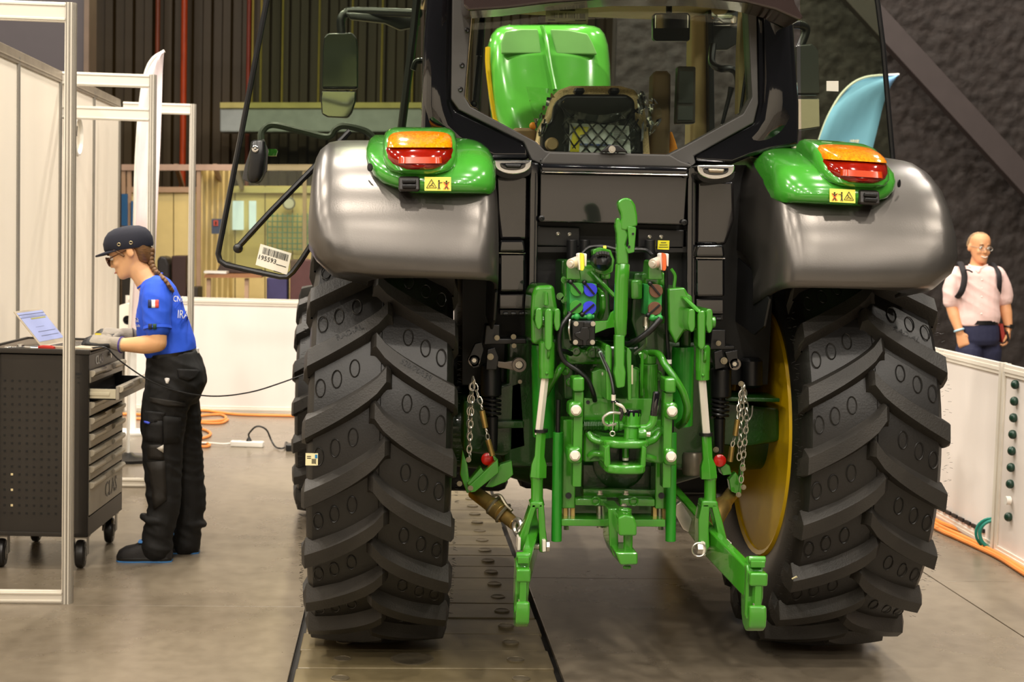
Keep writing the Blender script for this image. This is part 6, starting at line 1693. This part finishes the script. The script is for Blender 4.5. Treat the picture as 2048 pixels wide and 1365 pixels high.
sh = fuse('t_shirt', q, shirt_blue, wroot, 0.007, 3); wrinkle(sh, 0.0035, 7, 15, 3.0)
a = NS.lerp(NE,0.68); b = NS.lerp(NE,0.735)
part('sleeve_hem', MB().tube([a, b], [0.064,0.066], 24), shirt_blue, sh)
part('collar', MB().torus((Wp(300,562)), (Wp(283,540)-Wp(300,566)), 0.066, 0.0055, 28, 8), shirt_blue, sh)
# flag on the sleeve and hem tabs
fc = NS.lerp(NE, 0.46)
for k, c_ in enumerate(((26,40,80),(232,230,226),(204,74,66))):
    p = at(296+k*7.2+3.6, 608, fc.y-0.0675 + 0.004*abs(k-1))
    wrap_patch([(296+k*7.2,600),(296+k*7.2+7.2,600),(296+k*7.2+7.2,616),(296+k*7.2,616)], YW-0.25, mat('flag_%d'%k, c_, 0.7), 'flag_patch', sh, 0.002, 2)
for k, c_ in enumerate(((40,44,66),(38,70,52))):
    wrap_patch([(297+k*9,648),(304+k*9,648),(304+k*9,659),(297+k*9,659)], YW-0.25, mat('tab_%d'%k, c_, 0.7), 'hem_tab', sh, 0.006, 1)
wl_ = mat('print_white', (232,232,234), 0.7)
nb = Vector((0.62,-0.78,0.0)).normalized(); xb = Vector((0.78,0.62,0)).normalized()
stick(lettering('lettering', 'CNET', wl_, sh, at(360,599,YW-0.13), X_-Z_*0.04, Z_, 0.040, squash=0.62), sh, 0.003)
stick(lettering('lettering', 'IRA', wl_, sh, at(366,630,YW-0.13), X_-Z_*0.05, Z_, 0.056, squash=0.62), sh, 0.003)
stick(lettering('lettering', 'Sk', wl_, sh, at(274,641,YW-0.155), X_, Z_, 0.030, squash=0.6), sh)
stick(lettering('lettering', 'Skills', wl_, sh, at(275,652,YW-0.155), X_, Z_, 0.017, squash=0.7), sh)
# trousers
q = MB()
q.ring_loft([ell((Wp(a,y+4)+Wp(b,y-6))/2, (Wp(b,y-6)-Wp(a,y+4))/2, Y_*hw, 22, 0.85) for y, a, b, hw in ((706,298,392,0.165),(722,296,400,0.172),(745,294,409,0.178),(770,292,412,0.180),(792,291,404,0.178),(812,291,392,0.17))])
limb(q, [NH, NH.lerp(NK,0.45)+Vector((-0.015,0,0)), NK, NK.lerp(NA,0.5)+Vector((0.012,0,0)), Wp(315,1072,-0.10), Wp(314,1094,-0.10)], [0.112,0.102,0.086,0.073,0.068,0.074], k=5)
limb(q, [FH, FH.lerp(FK,0.45), FK+Vector((0.0,0,0)), FK.lerp(FA,0.5)+Vector((0.02,0,0)), Wp(374,1068,0.095), Wp(372,1090,0.095)], [0.110,0.098,0.083,0.072,0.066,0.068], k=5)
for lg in ((313,1038,-0.10,0.078),(383,1045,0.095,0.07)):
    q.torus(Wp(*lg[:3]), (0.12,0,1), lg[3]*0.86, 0.014, 20, 8)
q.torus(Wp(325,985,-0.10), (-0.2,0,1), 0.068, 0.011, 20, 8); q.torus(Wp(328,930,-0.09), (0.2,0,1), 0.079, 0.010, 20, 8)
tro = fuse('trousers', q, trouser_black, wroot, 0.008, 3); wrinkle(tro, 0.006, 8, 19, 1.0)
def patch(pts, m, nm, th=0.008, dy=0.0):
    return wrap_patch([(x, y) for x, y, d in pts], YW-0.2, m, nm, tro, th)
patch([(291,822,-0.195),(330,826,-0.205),(326,842,-0.208),(292,848,-0.197)], mat('flap_black', (13,12,13), 0.75, bump=0.2, bscale=30), 'pocket_flap')
patch([(290,843,-0.190),(325,842,-0.203),(326,886,-0.198),(291,882,-0.188)], mat('flap_black', (0,0,0)), 'cargo_pocket')
patch([(326,832,-0.203),(362,836,-0.186),(360,884,-0.182),(327,888,-0.197)], trouser_black, 'cargo_pocket')
patch([(294,890,-0.188),(326,890,-0.196),(328,920,-0.192),(296,918,-0.184)], trouser_panel, 'knee_patch')
patch([(294,925,-0.184),(330,922,-0.190),(334,1000,-0.176),(308,1020,-0.170),(303,975,-0.172)], trouser_panel, 'knee_patch')
patch([(300,795,-0.190),(370,806,-0.180),(372,814,-0.178),(330,812,-0.195),(300,804,-0.194)], trouser_panel, 'tool_strap')
patch([(354,738,-0.175),(400,740,-0.12),(392,755,-0.13),(376,762,-0.155),(358,756,-0.178)], mat('flap_black', (0,0,0)), 'pocket_flap')
wrap_patch([(314,897),(327,890),(327,906)], YW-0.2, mat('mark_grey', (186,180,170), 0.6), 'knee_mark', tro, 0.012, 1)
wrap_patch([(329,758),(333,756),(339,757),(339,762),(335,764),(337,768),(332,767)], YW-0.2, mat('logo_white', (226,222,218), 0.6), 'logo_patch', tro, 0.003, 1)
wrap_patch([(290,842),(300,845),(299,848.5),(290,846)], YW-0.2, mat('tag_blue', (70,90,220), 0.6), 'blue_tag', tro, 0.014, 1)
part('belt_loop', MB().pprism([(392,696),(396,698),(396,712),(393,714)], YW-0.02, YW+0.02), white_plastic, tro, bevel=0.002)
part('belt', MB().ring_loft([ell((Wp(298,712+d)+Wp(391,700+d))/2, (Wp(391,700+d)-Wp(298,712+d))/2*1.01, Y_*0.170, 26, 0.85) for d in (-3, 4)]), black_satin, tro)
# shoes
def shoe(toe, heel, dy, h):
    a, b = at(*toe, YW+dy), at(*heel, YW+dy); a.z = b.z = 0.0
    d = (b-a); L = d.length; d /= L; s = Vector((-d.y, d.x, 0))
    q = MB(); rings = []
    for t, w, hh in ((0.0,0.022,0.030),(0.04,0.036,0.052),(0.15,0.047,0.070),(0.32,0.050,0.080),(0.45,0.046,0.100),(0.58,0.042,0.120),(0.75,0.040,0.125),(0.9,0.038,0.115),(0.98,0.030,0.085),(1.0,0.020,0.05)):
        c = a + d*(L*t); rings.append([c + s*(w*math.copysign(abs(math.cos(x))**0.7, math.cos(x))) + Z_*(0.018 + (hh*h-0.018)*max(0, math.sin(x))**0.75) for x in [PI*i/12 for i in range(13)]])
    q.ring_loft(rings)
    o = part('shoe', q, mat('shoe_black', (26,24,25), 0.6, bump=0.15, bscale=200), wroot, smooth=50)
    outl = []
    for t, w in ((0.0,0.024),(0.04,0.040),(0.15,0.051),(0.32,0.053),(0.5,0.046),(0.75,0.045),(0.92,0.041),(1.0,0.026)): outl.append((t, w))
    pts = [a + d*(L*t) + s*w + Z_*0.0 for t, w in outl] + [a + d*(L*t) - s*w for t, w in reversed(outl)]
    part('sole', MB().prism([p + Z_*0.006 for p in pts], (0,0,0.018)), black_satin, o, bevel=0.004)
    part('outsole', MB().prism(pts, (0,0,0.007)), mat('sole_blue', (60,120,180), 0.5), o, bevel=0.001)
    part('lace', MB().obox(a + d*(L*0.47) + Z_*0.098*h - s*0.02, d*0.018, s*0.02, Z_*0.006), mat('lace_blue', (70,130,200), 0.6), o, bevel=0.002)
    return o
shoe((234,1118), (345,1118), -0.10, 1.0); shoe((293,1104), (399,1104), 0.095, 1.0)
# gloves with the fingers on the keyboard
q = MB(); d = Vector((-1.0, 0.02, -0.02))
hand(q, NW+Vector((-0.030,0.004,0.010)), Vector((-1,0.08,0.16)), Vector((-0.05,-0.40,0.92)), Vector((0.0,0.9,-0.1)), (0.9,0.85,0.85,0.8), 1.08, tcurl=0.3, fl=0.72)
limb(q, [NW+Vector((-0.035,0.004,0.008)), NW+Vector((0.008,0,0))], [0.030,0.037])
g1 = fuse('glove', q, glove_grey, wroot, 0.0032, 3)
q = MB(); hand(q, FW+Vector((-0.030,-0.002,0.010)), Vector((-1,-0.10,0.10)), Vector((-0.05,-0.25,0.95)), Vector((0.0,-0.9,-0.1)), (0.8,0.8,0.75,0.7), 1.06, tcurl=0.3, fl=0.72)
limb(q, [FW+Vector((-0.035,0,0.008)), FW+Vector((0.008,0,0))], [0.030,0.036])
g2 = fuse('glove', q, glove_grey, wroot, 0.0032, 3)
part('glove_cuff', MB().torus(NW+Vector((0.008,0,0)), (1,-0.3,-0.05), 0.0365, 0.004, 22, 6), mat('cuff_violet', (72,54,130), 0.6), g1)
part('glove_cuff', MB().torus(FW+Vector((0.008,0,0)), (1,0.3,0), 0.0355, 0.004, 22, 6), mat('cuff_dark', (60,54,54), 0.6), g2)
part('glove_mark', MB().obox(NW+Vector((-0.095,-0.030,0.050)), X_*0.014, Y_*0.001, Z_*0.004), mat('mark_yellow', (214,196,60), 0.6), g1, smooth=0)
# dark dipped palm and fingertips
q = MB()
hand(q, NW+Vector((-0.050,0.000,0.006)), Vector((-1,0.08,0.12)), Vector((-0.05,-0.40,0.92)), Vector((0.0,0.9,-0.1)), (0.98,0.93,0.93,0.88), 1.06, tcurl=0.3)
fuse('palm_dip', q, glove_black, g1, 0.0035, 3)
q = MB()
hand(q, FW+Vector((-0.050,-0.002,0.008)), Vector((-1,-0.10,0.07)), Vector((-0.05,-0.25,0.95)), Vector((0.0,-0.9,-0.1)), (0.88,0.88,0.83,0.78), 1.04, tcurl=0.3)
fuse('palm_dip', q, glove_black, g2, 0.0035, 3)
# hair, plait, cap, glasses
P = lambda a, b, d: hc + hf*a + hs*b + hu*d
q = MB()
q.ring_loft([ell(P((a+b)/2,0,z), hf*((a-b)/2), hs*w, 20) for z, a, b, w in ((-0.085,-0.045,-0.080,0.035),(-0.065,-0.022,-0.093,0.058),(-0.035,-0.020,-0.104,0.073),(-0.005,-0.018,-0.110,0.078),(0.02,0.010,-0.112,0.080),(0.045,0.05,-0.110,0.080),(0.07,0.05,-0.1,0.076))])
for sg in (-1,1): q.stube([P(0.055,sg*0.072,0.03), P(0.035,sg*0.074,0.005), P(0.018,sg*0.073,-0.02)], 0.008, 8)
ha = fuse('hair', q, hair_b, wroot, 0.006, 3)
q = MB(); pts = catmull([P(-0.100,0,-0.035), Wp(302,522,-0.01), Wp(309,540,-0.03), Wp(320,551,-0.06), Wp(332,563,-0.075), Wp(345,583,-0.085)], 5)
for i_, p_ in enumerate(pts):
    d_ = (p_-CAM).normalized(); ok_, loc_, nr_, _ = sh.ray_cast(CAM-wroot.location, d_)
    if ok_ and i_ > 5 and (loc_+wroot.location-CAM).length < (p_-CAM).length+0.05: pts[i_] = loc_+wroot.location-d_*0.010
for k, p in enumerate(pts):
    r = 0.0185*(1-0.6*k/len(pts)); q.ball(p + Y_*(0.005*(1 if k % 2 else -1)), (r,r*1.05,r*0.9), 12, 8)
q.tube(pts, 0.008, 8)
for a_, b_ in zip(pts, pts[1:]):
    q.ball((a_+b_)/2, 0.011, 10, 6)
part('plait', q, hair_b, ha, smooth=60)
al2 = R(10); cf = Vector((-math.cos(al2), -0.06, -math.sin(al2))).normalized(); cu_ = Vector((-math.sin(al2), 0, math.cos(al2))); cu_ = (cu_ - cf*cu_.dot(cf)).normalized()
P2 = lambda a, b, d: hc + cf*a + hs*b + cu_*(d-0.010)
q = MB()
q.ring_loft([ell(P2((a+b)/2,0,z), cf*((a-b)/2), hs*w, 26, 0.95) for z, a, b, w in ((0.020,0.105,-0.118,0.088),(0.030,0.112,-0.122,0.092),(0.060,0.112,-0.123,0.092),(0.088,0.100,-0.115,0.086),(0.110,0.080,-0.098,0.072),(0.124,0.050,-0.070,0.050),(0.130,0.010,-0.030,0.02))])
cp1 = part('cap', q, navy, wroot, smooth=60)
q = MB(); ring_t = []; ring_b = []
for k in range(15):
    a = -1.25 + 2.5*k/14
    ring_t.append([P2(0.006+0.100*math.cos(a*0.95), 0.088*math.sin(a), 0.024), P2(0.006+0.150*math.cos(a*0.85), 0.084*math.sin(a), 0.022-0.010*math.cos(a)), P2(0.006+0.150*math.cos(a*0.85), 0.084*math.sin(a), 0.014-0.010*math.cos(a)), P2(0.006+0.100*math.cos(a*0.95), 0.088*math.sin(a), 0.016)])
q.ring_loft(ring_t)
part('brim', q, navy, cp1, bevel=0.002)
for a in (0.028, -0.028):
    part('eyelet', MB().torus(P2(a, -0.0905 if hs.y > 0 else 0.0905, 0.046), (0,1,0), 0.007, 0.0022, 18, 6), mat('eyelet_brass', (176,160,124), 0.3, metal=0.8), cp1)
q = MB()
sg_ = -1 if hs.y > 0 else 1
for sg in (-1, 1):
    ce = P(0.104, sg*0.033, -0.012); q.tube([ce + hs*(0.027*math.cos(x)) + hu*(0.021*math.sin(x)) for x in [2*PI*i/18 for i in range(18)]], 0.0034, 6, closed=True)
    q.stube([P(0.100, sg*0.060, -0.004), P(0.06, sg*0.074, 0.000), P(0.0, sg*0.080, 0.004)], 0.003, 6)
q.stube([P(0.106,-0.008,-0.008), P(0.110,0,-0.006), P(0.106,0.008,-0.008)], 0.0028, 6)
gs = part('glasses', q, mat('tortoise_frame', (74,42,22), 0.3), wroot)
part('glass_lens', MB().prism([P(0.104,0.033,-0.012) + hs*(0.026*math.cos(x)) + hu*(0.020*math.sin(x)) for x in [2*PI*i/16 for i in range(16)]], hf*0.001).prism([P(0.104,-0.033,-0.012) + hs*(0.026*math.cos(x)) + hu*(0.020*math.sin(x)) for x in [2*PI*i/16 for i in range(16)]], hf*0.001), g_clear, gs, smooth=0)

# the visitor beyond the barrier
YM = 11.3
def Mp(px, py, dy=0.0): return at(px, py, YM+dy)
mroot = root('person', (Mp(1955,700).x, YM, 0), 'smiling person with cropped hair, pink short-sleeved shirt and backpack walking beyond the barrier', 'person')
mf = Vector((0.10,-0.99,-0.03)).normalized(); mu = Vector((0.05,0,1)); mu = (mu-mf*mu.dot(mf)).normalized(); ms = mu.cross(mf)
mc = Mp(1959, 495)
q = MB(); head(q, mc, mf, mu, ms, 1.0)
limb(q, [Mp(1959,515,0.03), Mp(1956,530,0.03), Mp(1955,545,0.03)], [0.060,0.062,0.075])
m_rows = [(533,1935,1976,0.085),(540,1912,1997,0.11),(552,1903,2003,0.125),(575,1908,1998,0.135),(605,1914,1993,0.138),(632,1914,1996,0.135),(650,1916,1993,0.125)]
q.ring_loft([ell((Mp(a,y)+Mp(b,y))/2, (Mp(b,y)-Mp(a,y))/2*0.93, Y_*(hw*0.93), 20, 0.9) for y, a, b, hw in m_rows])
LS, LE, LW = Mp(1908,552), Mp(1903,612,0.02), Mp(1919,664,-0.06)
RS, RE, RW = Mp(1998,552), Mp(2009,606,0.02), Mp(2017,656,-0.03)
for a, b, c in ((LS,LE,LW),(RS,RE,RW)):
    limb(q, [a, a.lerp(b,0.5), b], [0.056,0.052,0.044]); limb(q, [b, b.lerp(c,0.4), c], [0.045,0.046,0.031])
hand(q, LW+Vector((0.004,0,-0.01)), Vector((0.30,-0.25,-1)), Vector((-0.45,-0.85,0.1)), Vector((0.8,-0.4,0)), (0.8,0.9,0.95,1.0), 1.08, tcurl=0.6)
hand(q, RW+Vector((0.0,0,-0.01)), Vector((-0.02,-0.10,-1)), Vector((0.9,-0.35,0)), Vector((-0.35,-0.9,0)), (0.9,0.9,0.95,0.95), 1.05, tcurl=0.7)
ML, MR = Mp(1938,700,-0.02), Mp(1976,700,0.02)
limb(q, [ML, Vector((ML.x-0.02,YM-0.05,0.48)), Vector((ML.x-0.03,YM-0.02,0.08))], [0.085,0.058,0.042]); limb(q, [MR, Vector((MR.x+0.02,YM+0.06,0.48)), Vector((MR.x+0.03,YM+0.18,0.08))], [0.085,0.058,0.042])
fuse('body', q, mat('skin_warm', (214,154,110), 0.5, var=0.06), mroot, 0.007, 4)
eyes(mroot, mc, mf, mu, ms, 1.0)
part('mouth', MB().stube([mc + mf*0.090 - mu*0.066 + ms*0.026, mc + mf*0.100 - mu*0.074, mc + mf*0.090 - mu*0.066 - ms*0.026], 0.0045, 6), mat('smile', (232,214,200), 0.4), mroot)
q = MB(); Pm = lambda a, b, d: mc + mf*a + ms*b + mu*d
for sg in (-1,1): q.tube([Pm(0.104, sg*0.032, -0.006) + ms*(0.024*math.cos(x)) + mu*(0.017*math.sin(x)) for x in [2*PI*i/16 for i in range(16)]], 0.002, 6, closed=True).tube([Pm(0.1,sg*0.058,0.0), Pm(0.0,sg*0.080,0.004)], 0.002, 6)
q.tube([Pm(0.106,-0.008,-0.004), Pm(0.106,0.008,-0.004)], 0.002, 6)
part('glasses', q, zinc, mroot)
q = MB().ring_loft([ell(Pm((a+b)/2,0,z), mf*((a-b)/2), ms*w, 20) for z, a, b, w in ((0.0,-0.03,-0.100,0.074),(0.03,-0.01,-0.104,0.0775),(0.062,0.03,-0.101,0.0765),(0.088,0.050,-0.089,0.068),(0.108,0.040,-0.063,0.048),(0.118,0.010,-0.032,0.02))])
part('hair', q, mat('cropped_grey_hair', (150,122,90), 0.8, var=0.25, scale=60), mroot, smooth=60)
pinkshirt = mat('shirt_pale_pink', (240,206,200), 0.7, var=0.04, bump=0.2, bscale=22)
q = MB()
q.ring_loft([ell((Mp(a,y)+Mp(b,y))/2, (Mp(b,y)-Mp(a,y))/2*1.02, Y_*(hw*1.03), 22, 0.85) for y, a, b, hw in m_rows])
limb(q, [LS+Vector((0.02,0,0.01)), LS.lerp(LE,0.4), LS.lerp(LE,0.82)], [0.068,0.072,0.070]); limb(q, [RS+Vector((-0.02,0,0.01)), RS.lerp(RE,0.4), RS.lerp(RE,0.82)], [0.068,0.072,0.070])
ps_ = fuse('shirt', q, pinkshirt, mroot, 0.008, 3); wrinkle(ps_, 0.006, 6, 13, 2.0)
for sg in (-1, 1):
    part('collar', MB().prism([Mp(1957,546,-0.135), Mp(1957+sg*20,533,-0.08), Mp(1957+sg*19,528,-0.07), Mp(1957+sg*3,536,-0.12)] if sg > 0 else [Mp(1957,546,-0.135), Mp(1957+sg*20,533,-0.08), Mp(1957+sg*19,528,-0.07), Mp(1957+sg*3,536,-0.12)], (0,0.012,0)), pinkshirt, ps_, bevel=0.003)
q = MB()
for k in range(5): q.ball(Mp(1964-k*0.3, 560+k*17, -0.137-0.001*k), 0.006, 8, 6)
part('shirt_button', q, white_plastic, ps_)
q = MB()
q.ring_loft([ell((Mp(a,y)+Mp(b,y))/2, (Mp(b,y)-Mp(a,y))/2, Y_*hw, 20, 0.9) for y, a, b, hw in ((641,1918,1992,0.132),(660,1916,1996,0.138),(680,1918,1996,0.138),(690,1922,1992,0.12))])
limb(q, [ML, Vector((ML.x-0.02,YM-0.05,0.48)), Vector((ML.x-0.03,YM-0.02,0.08))], [0.105,0.088,0.078]); limb(q, [MR, Vector((MR.x+0.02,YM+0.06,0.48)), Vector((MR.x+0.03,YM+0.18,0.08))], [0.105,0.088,0.078])
jn = fuse('jeans', q, mat('jeans_navy', (34,36,62), 0.8, var=0.15, bump=0.2, bscale=30), mroot, 0.009, 3)
part('belt', MB().ring_loft([ell((Mp(1916,y)+Mp(1994,y))/2, (Mp(1994,y)-Mp(1916,y))/2*1.01, Y_*0.139, 24, 0.9) for y in (640,648)]), black_satin, jn)
for b, dd in ((Vector((ML.x-0.03,YM-0.02,0)),-0.1), (Vector((MR.x+0.03,YM+0.18,0)),0.0)):
    part('shoe', MB().ring_loft([ell(b+Vector((0,-0.16,0.03)), X_*0.03, Z_*0.03, 12), ell(b+Vector((0,-0.08,0.04)), X_*0.048, Z_*0.04, 12), ell(b+Vector((0,0.02,0.05)), X_*0.042, Z_*0.05, 12), ell(b+Vector((0,0.09,0.045)), X_*0.034, Z_*0.045, 12)]), black_satin, mroot)
part('wrist_band', MB().torus(LW+Vector((-0.004,0,0.012)), (0.3,-0.25,-1), 0.0345, 0.008, 20, 8, ), mat('band_pale_blue', (170,206,222), 0.6), mroot)
part('watch', MB().torus(RW+Vector((0,0,0.012)), (0,0,1), 0.034, 0.007, 20, 8).obox(RW+Vector((0.012,-0.036,0.012)), X_*0.016, Y_*0.005, Z_*0.016), black_satin, mroot)
bp = root('backpack', Mp(1935,610,0.22), 'black backpack with dark shoulder straps worn over a pale pink shirt', 'backpack')
bm_ = mat('backpack_black', (34,31,34), 0.8, bump=0.2, bscale=60)
part('pack', MB().ring_loft([ell(Mp(1940,y,0.24), X_*w, Y_*d_, 20, 0.6) for y, w, d_ in ((535,0.10,0.06),(550,0.15,0.09),(590,0.175,0.10),(630,0.18,0.10),(650,0.15,0.08))]), bm_, bp, bevel=0.004)
for pts, r in (([(1920,532,0.05),(1921,526,-0.01),(1926,540,-0.125),(1929,555,-0.150),(1926,575,-0.155),(1919,590,-0.12),(1908,600,0.05)], 0.024), ([(1986,528,0.03),(1990,534,-0.06),(1997,545,-0.125),(1999,560,-0.14),(1998,580,-0.10),(1996,600,0.05)], 0.020)):
    part('shoulder_strap', MB().tube(catmull([Mp(*p) for p in pts], 5), r, 10, flat=0.5), bm_, bp)
part('strap_tail', MB().stube([Mp(1930,540,-0.155), Mp(1938,541,-0.165), Mp(1945,545,-0.165)], 0.007, 6), bm_, bp)
o = build('notebook', MB().prism([Mp(1999,652,-0.06), Mp(2006,648,-0.07), Mp(2012,680,-0.07), Mp(2005,686,-0.06)], (0.006,0.16,0)), mat('notebook_red', (150,44,34), 0.6), bevel=0.002); tag(o, 'red notebook held at the side beyond the barrier', 'notebook')
o = build('phone', MB().prism([Mp(2012,665,-0.10), Mp(2016,663,-0.105), Mp(2021,684,-0.105), Mp(2017,687,-0.10)], (0.008,0.07,0)), black_gloss, bevel=0.002); tag(o, 'dark phone held against the red notebook', 'phone')

# ------------------------------------------------------------------ cables and small things on the floor
orange = mat('cable_orange', (226,136,62), 0.5, var=0.05)
def fpt(px, py, z): return floor_at(px, py, z)
def cable(pts, r, m, label, name='extension_cable', z=None, n=8):
    P = [fpt(x, y, r) for x, y in pts]
    for i, p in enumerate(P): p.z = max(r*1.05, p.z) + (0.0 if z is None else z[i] if isinstance(z, (list,tuple)) else z)
    o = build(name, MB().stube(P, r, n, 8), m); tag(o, label, 'cable'); return o
cable([(120,833),(200,830),(262,829),(330,832),(400,822),(440,826),(480,830),(560,832),(640,834),(760,838)], 0.012, orange, 'long orange cable run along the foot of the white barrier behind the mechanic')
cable([(262,838),(330,840),(392,843),(440,842),(452,836),(440,830),(405,832),(380,838),(400,846),(440,847),(456,840)], 0.011, orange, 'loose orange cable loop on the floor behind the trousers of the mechanic')
cable([(300,850),(360,852),(400,858),(420,866),(415,874),(390,880),(350,884),(380,892),(412,894),(418,889),(395,886),(360,890)], 0.011, orange, 'orange cable loops nearest the white power strip')
cable([(1850,1030),(1885,1048),(1925,1064),(1965,1085),(2005,1105),(2060,1140),(2300,1275)], 0.014, orange, 'orange cable along the right barrier foot, innermost of the bundle')
cable([(1850,1036),(1880,1054),(1922,1073),(1960,1091),(2000,1112),(2060,1148),(2300,1290)], 0.014, orange, 'orange cable along the right barrier foot, middle of the bundle')
cable([(1850,1041),(1878,1060),(1918,1078),(1962,1098),(2002,1118),(2060,1155),(2300,1305)], 0.014, orange, 'orange cable along the right barrier foot, outermost of the bundle')
teal = mat('cable_teal', (30,128,112), 0.4)
c0 = fpt(1984, 1102, 0.0); q = MB()
for k in range(4): q.torus(c0 + Vector((0.0+0.014*(k%2),0.014*k-0.02,0.088)), (0.35+0.05*k,1,0.03*k), 0.075+0.004*(k%3), 0.0075, 30, 8)
q.stube([c0+Vector((-0.03,0,0.02)), c0+Vector((0.05,-0.02,0.012)), c0+Vector((0.13,-0.12,0.012))], 0.0075, 8)
o = build('cable_coil', q, teal); tag(o, 'teal cable coil standing on the orange bundle by the right barrier', 'cable coil')
# white power strip with a black lead
ps0 = fpt(462, 893, 0.0); ps1 = fpt(527, 895, 0.0)
t = root('power_strip', (ps0+ps1)/2, 'white power strip lying on the floor behind the rear tyre', 'power strip')
dv = (ps1-ps0).normalized(); sv_ = Vector((-dv.y, dv.x, 0))
part('case', MB().obox((ps0+ps1)/2 + Z_*0.021, dv*((ps1-ps0).length/2), sv_*0.032, Z_*0.021), white_plastic, t, bevel=0.008, seg=3)
q = MB()
for k in range(4): q.cyl((ps0.lerp(ps1,0.15+0.22*k)) + Z_*0.0415, (ps0.lerp(ps1,0.15+0.22*k)) + Z_*0.0428, 0.020, n=18)
part('outlet', q, mat('outlet_grey', (206,200,190), 0.5), t)
part('lead', MB().stube([ps0 + Z_*0.02, fpt(445,891,0.008)+Z_*0.008, fpt(420,889,0.008)+Z_*0.008, fpt(392,888,0.008)+Z_*0.008], 0.007, 8), white_plastic, t)
q0 = ps0.lerp(ps1, 0.55)
pl_ = [q0 + Z_*0.045, q0 + Z_*0.07, at(498,868,q0.y), at(510,855,q0.y), at(522,854,q0.y), at(534,862,q0.y), at(542,880,q0.y), fpt(550,895,0.008)+Z_*0.006, fpt(560,899,0.008)+Z_*0.006, fpt(569,897,0.01)+Z_*0.006, fpt(572,888,0.01)+Z_*0.01, fpt(580,890,0.01)+Z_*0.006, fpt(620,893,0.01)+Z_*0.006]
o = build('black_lead', MB().stube(pl_, 0.0065, 8, 6).tube([q0 + Z_*0.043, q0 + Z_*0.068], [0.022,0.010], 12), black_satin); tag(o, 'black lead arching out of the white power strip', 'cable')
ad = fpt(600, 902, 0)
o = build('charger_brick', MB().box((ad.x-0.10, ad.y-0.05, 0.0), (ad.x+0.12, ad.y+0.05, 0.05)), black_satin, bevel=0.01, seg=3); tag(o, 'flat black charger on the floor beside the rear tyre', 'charger')
# white reel between the booth wall and the mechanic
c = at(257, 640, 11.5)
t = root('paper_reel', (c.x, 11.5, 0), 'large white paper reel on a stand behind the mechanic gloves', 'reel')
part('roll', MB().lathe([(0.035,0.0),(0.125,0.0),(0.125,0.20),(0.035,0.20)], c + Y_*-0.05, (0.12,1,0), 32, closed_prof=True), mat('paper_white', (240,232,214), 0.7, var=0.03), t)
part('core', MB().lathe([(0.024,0.0),(0.034,0.0),(0.034,0.19),(0.024,0.19)], c + Y_*-0.045, (0.12,1,0), 20, closed_prof=True), black_matte, t)
part('stand', MB().box((c.x-0.03, 11.66, 0.0), (c.x+0.03, 11.70, c.z)).box((c.x-0.2, 11.5, 0), (c.x+0.2, 11.78, 0.02)), white_plastic, t, bevel=0.003)
# plastic sleeve and papers behind the driver's seat
t = root('document_sleeve', at(1200, 312, 6.14), 'clear plastic sleeve of white and yellow papers in the net behind the seat', 'documents')
part('sheet', MB().pprism([(1140,246),(1258,252),(1262,310),(1138,310)], 6.15, 6.158), mat('paper_bluish', (226,226,232), 0.6, var=0.02), t, smooth=0)
part('yellow_panel', MB().pprism([(1147,254),(1178,254),(1172,268),(1160,270),(1158,304),(1140,304)], 6.142, 6.147), mat('paper_yellow', (226,208,40), 0.6), t, smooth=0)
part('blue_line', MB().pprism([(1160,287),(1222,289),(1222,292.5),(1160,290.5)], 6.142, 6.147), mat('line_blue', (60,80,150), 0.6), t, smooth=0)
q = MB()
for k in range(9): q.pbox(1228, 258+k*3.4, 1228+(26 if k % 3 else 18), 259.2+k*3.4, 6.143, 6.147)
part('small_print', q, mat('print_grey', (150,150,156), 0.6), t, smooth=0)
part('dot', MB().cyl(at(1221,268,6.143), at(1221,268,6.148), 0.007, n=14), mat('dot_green', (50,150,110), 0.6), t, smooth=0)
film = glass_mat('clear_film', (244,246,240), 0.12)
q = MB(); g = []
rnd = random.Random(7)
for j in range(9):
    g.append([at(1128+(1270-1128)*i/12, 216+ (14*math.sin(PI*i/12)) + (310-222)*j/8, 6.125 + 0.008*math.sin(i*1.7+j*2.1)) for i in range(13)])
part('film', MB().ring_loft(g, caps=False, closed=False), film, t, smooth=60)
t = root('seat_film', at(1180, 310, 6.3), 'crumpled clear plastic film still wrapped around the driver seat', 'plastic film')
for edge, nm in (([(1052,175),(1058,195),(1066,220),(1070,245),(1074,262)], 0), ([(1300,185),(1310,205),(1318,225),(1322,245),(1310,255)], 1)):
    g = []
    for j in range(12):
        u = j/11
        x0_, y0_ = (1052+24*u, 173+100*u) if nm == 0 else (1268+8*u, 178+110*u)
        x1_, y1_ = (1140-50*u, 181+92*u) if nm == 0 else (1298+26*math.sin(PI*u*0.9), 186+80*u)
        g.append([at(x0_+(x1_-x0_)*i/10, y0_+(y1_-y0_)*i/10, 6.20+0.03*noise.noise(Vector((i*0.9, j*0.8, nm*5)))) for i in range(11)])
    part('film', MB().ring_loft(g, caps=False, closed=False), film, t, smooth=60)
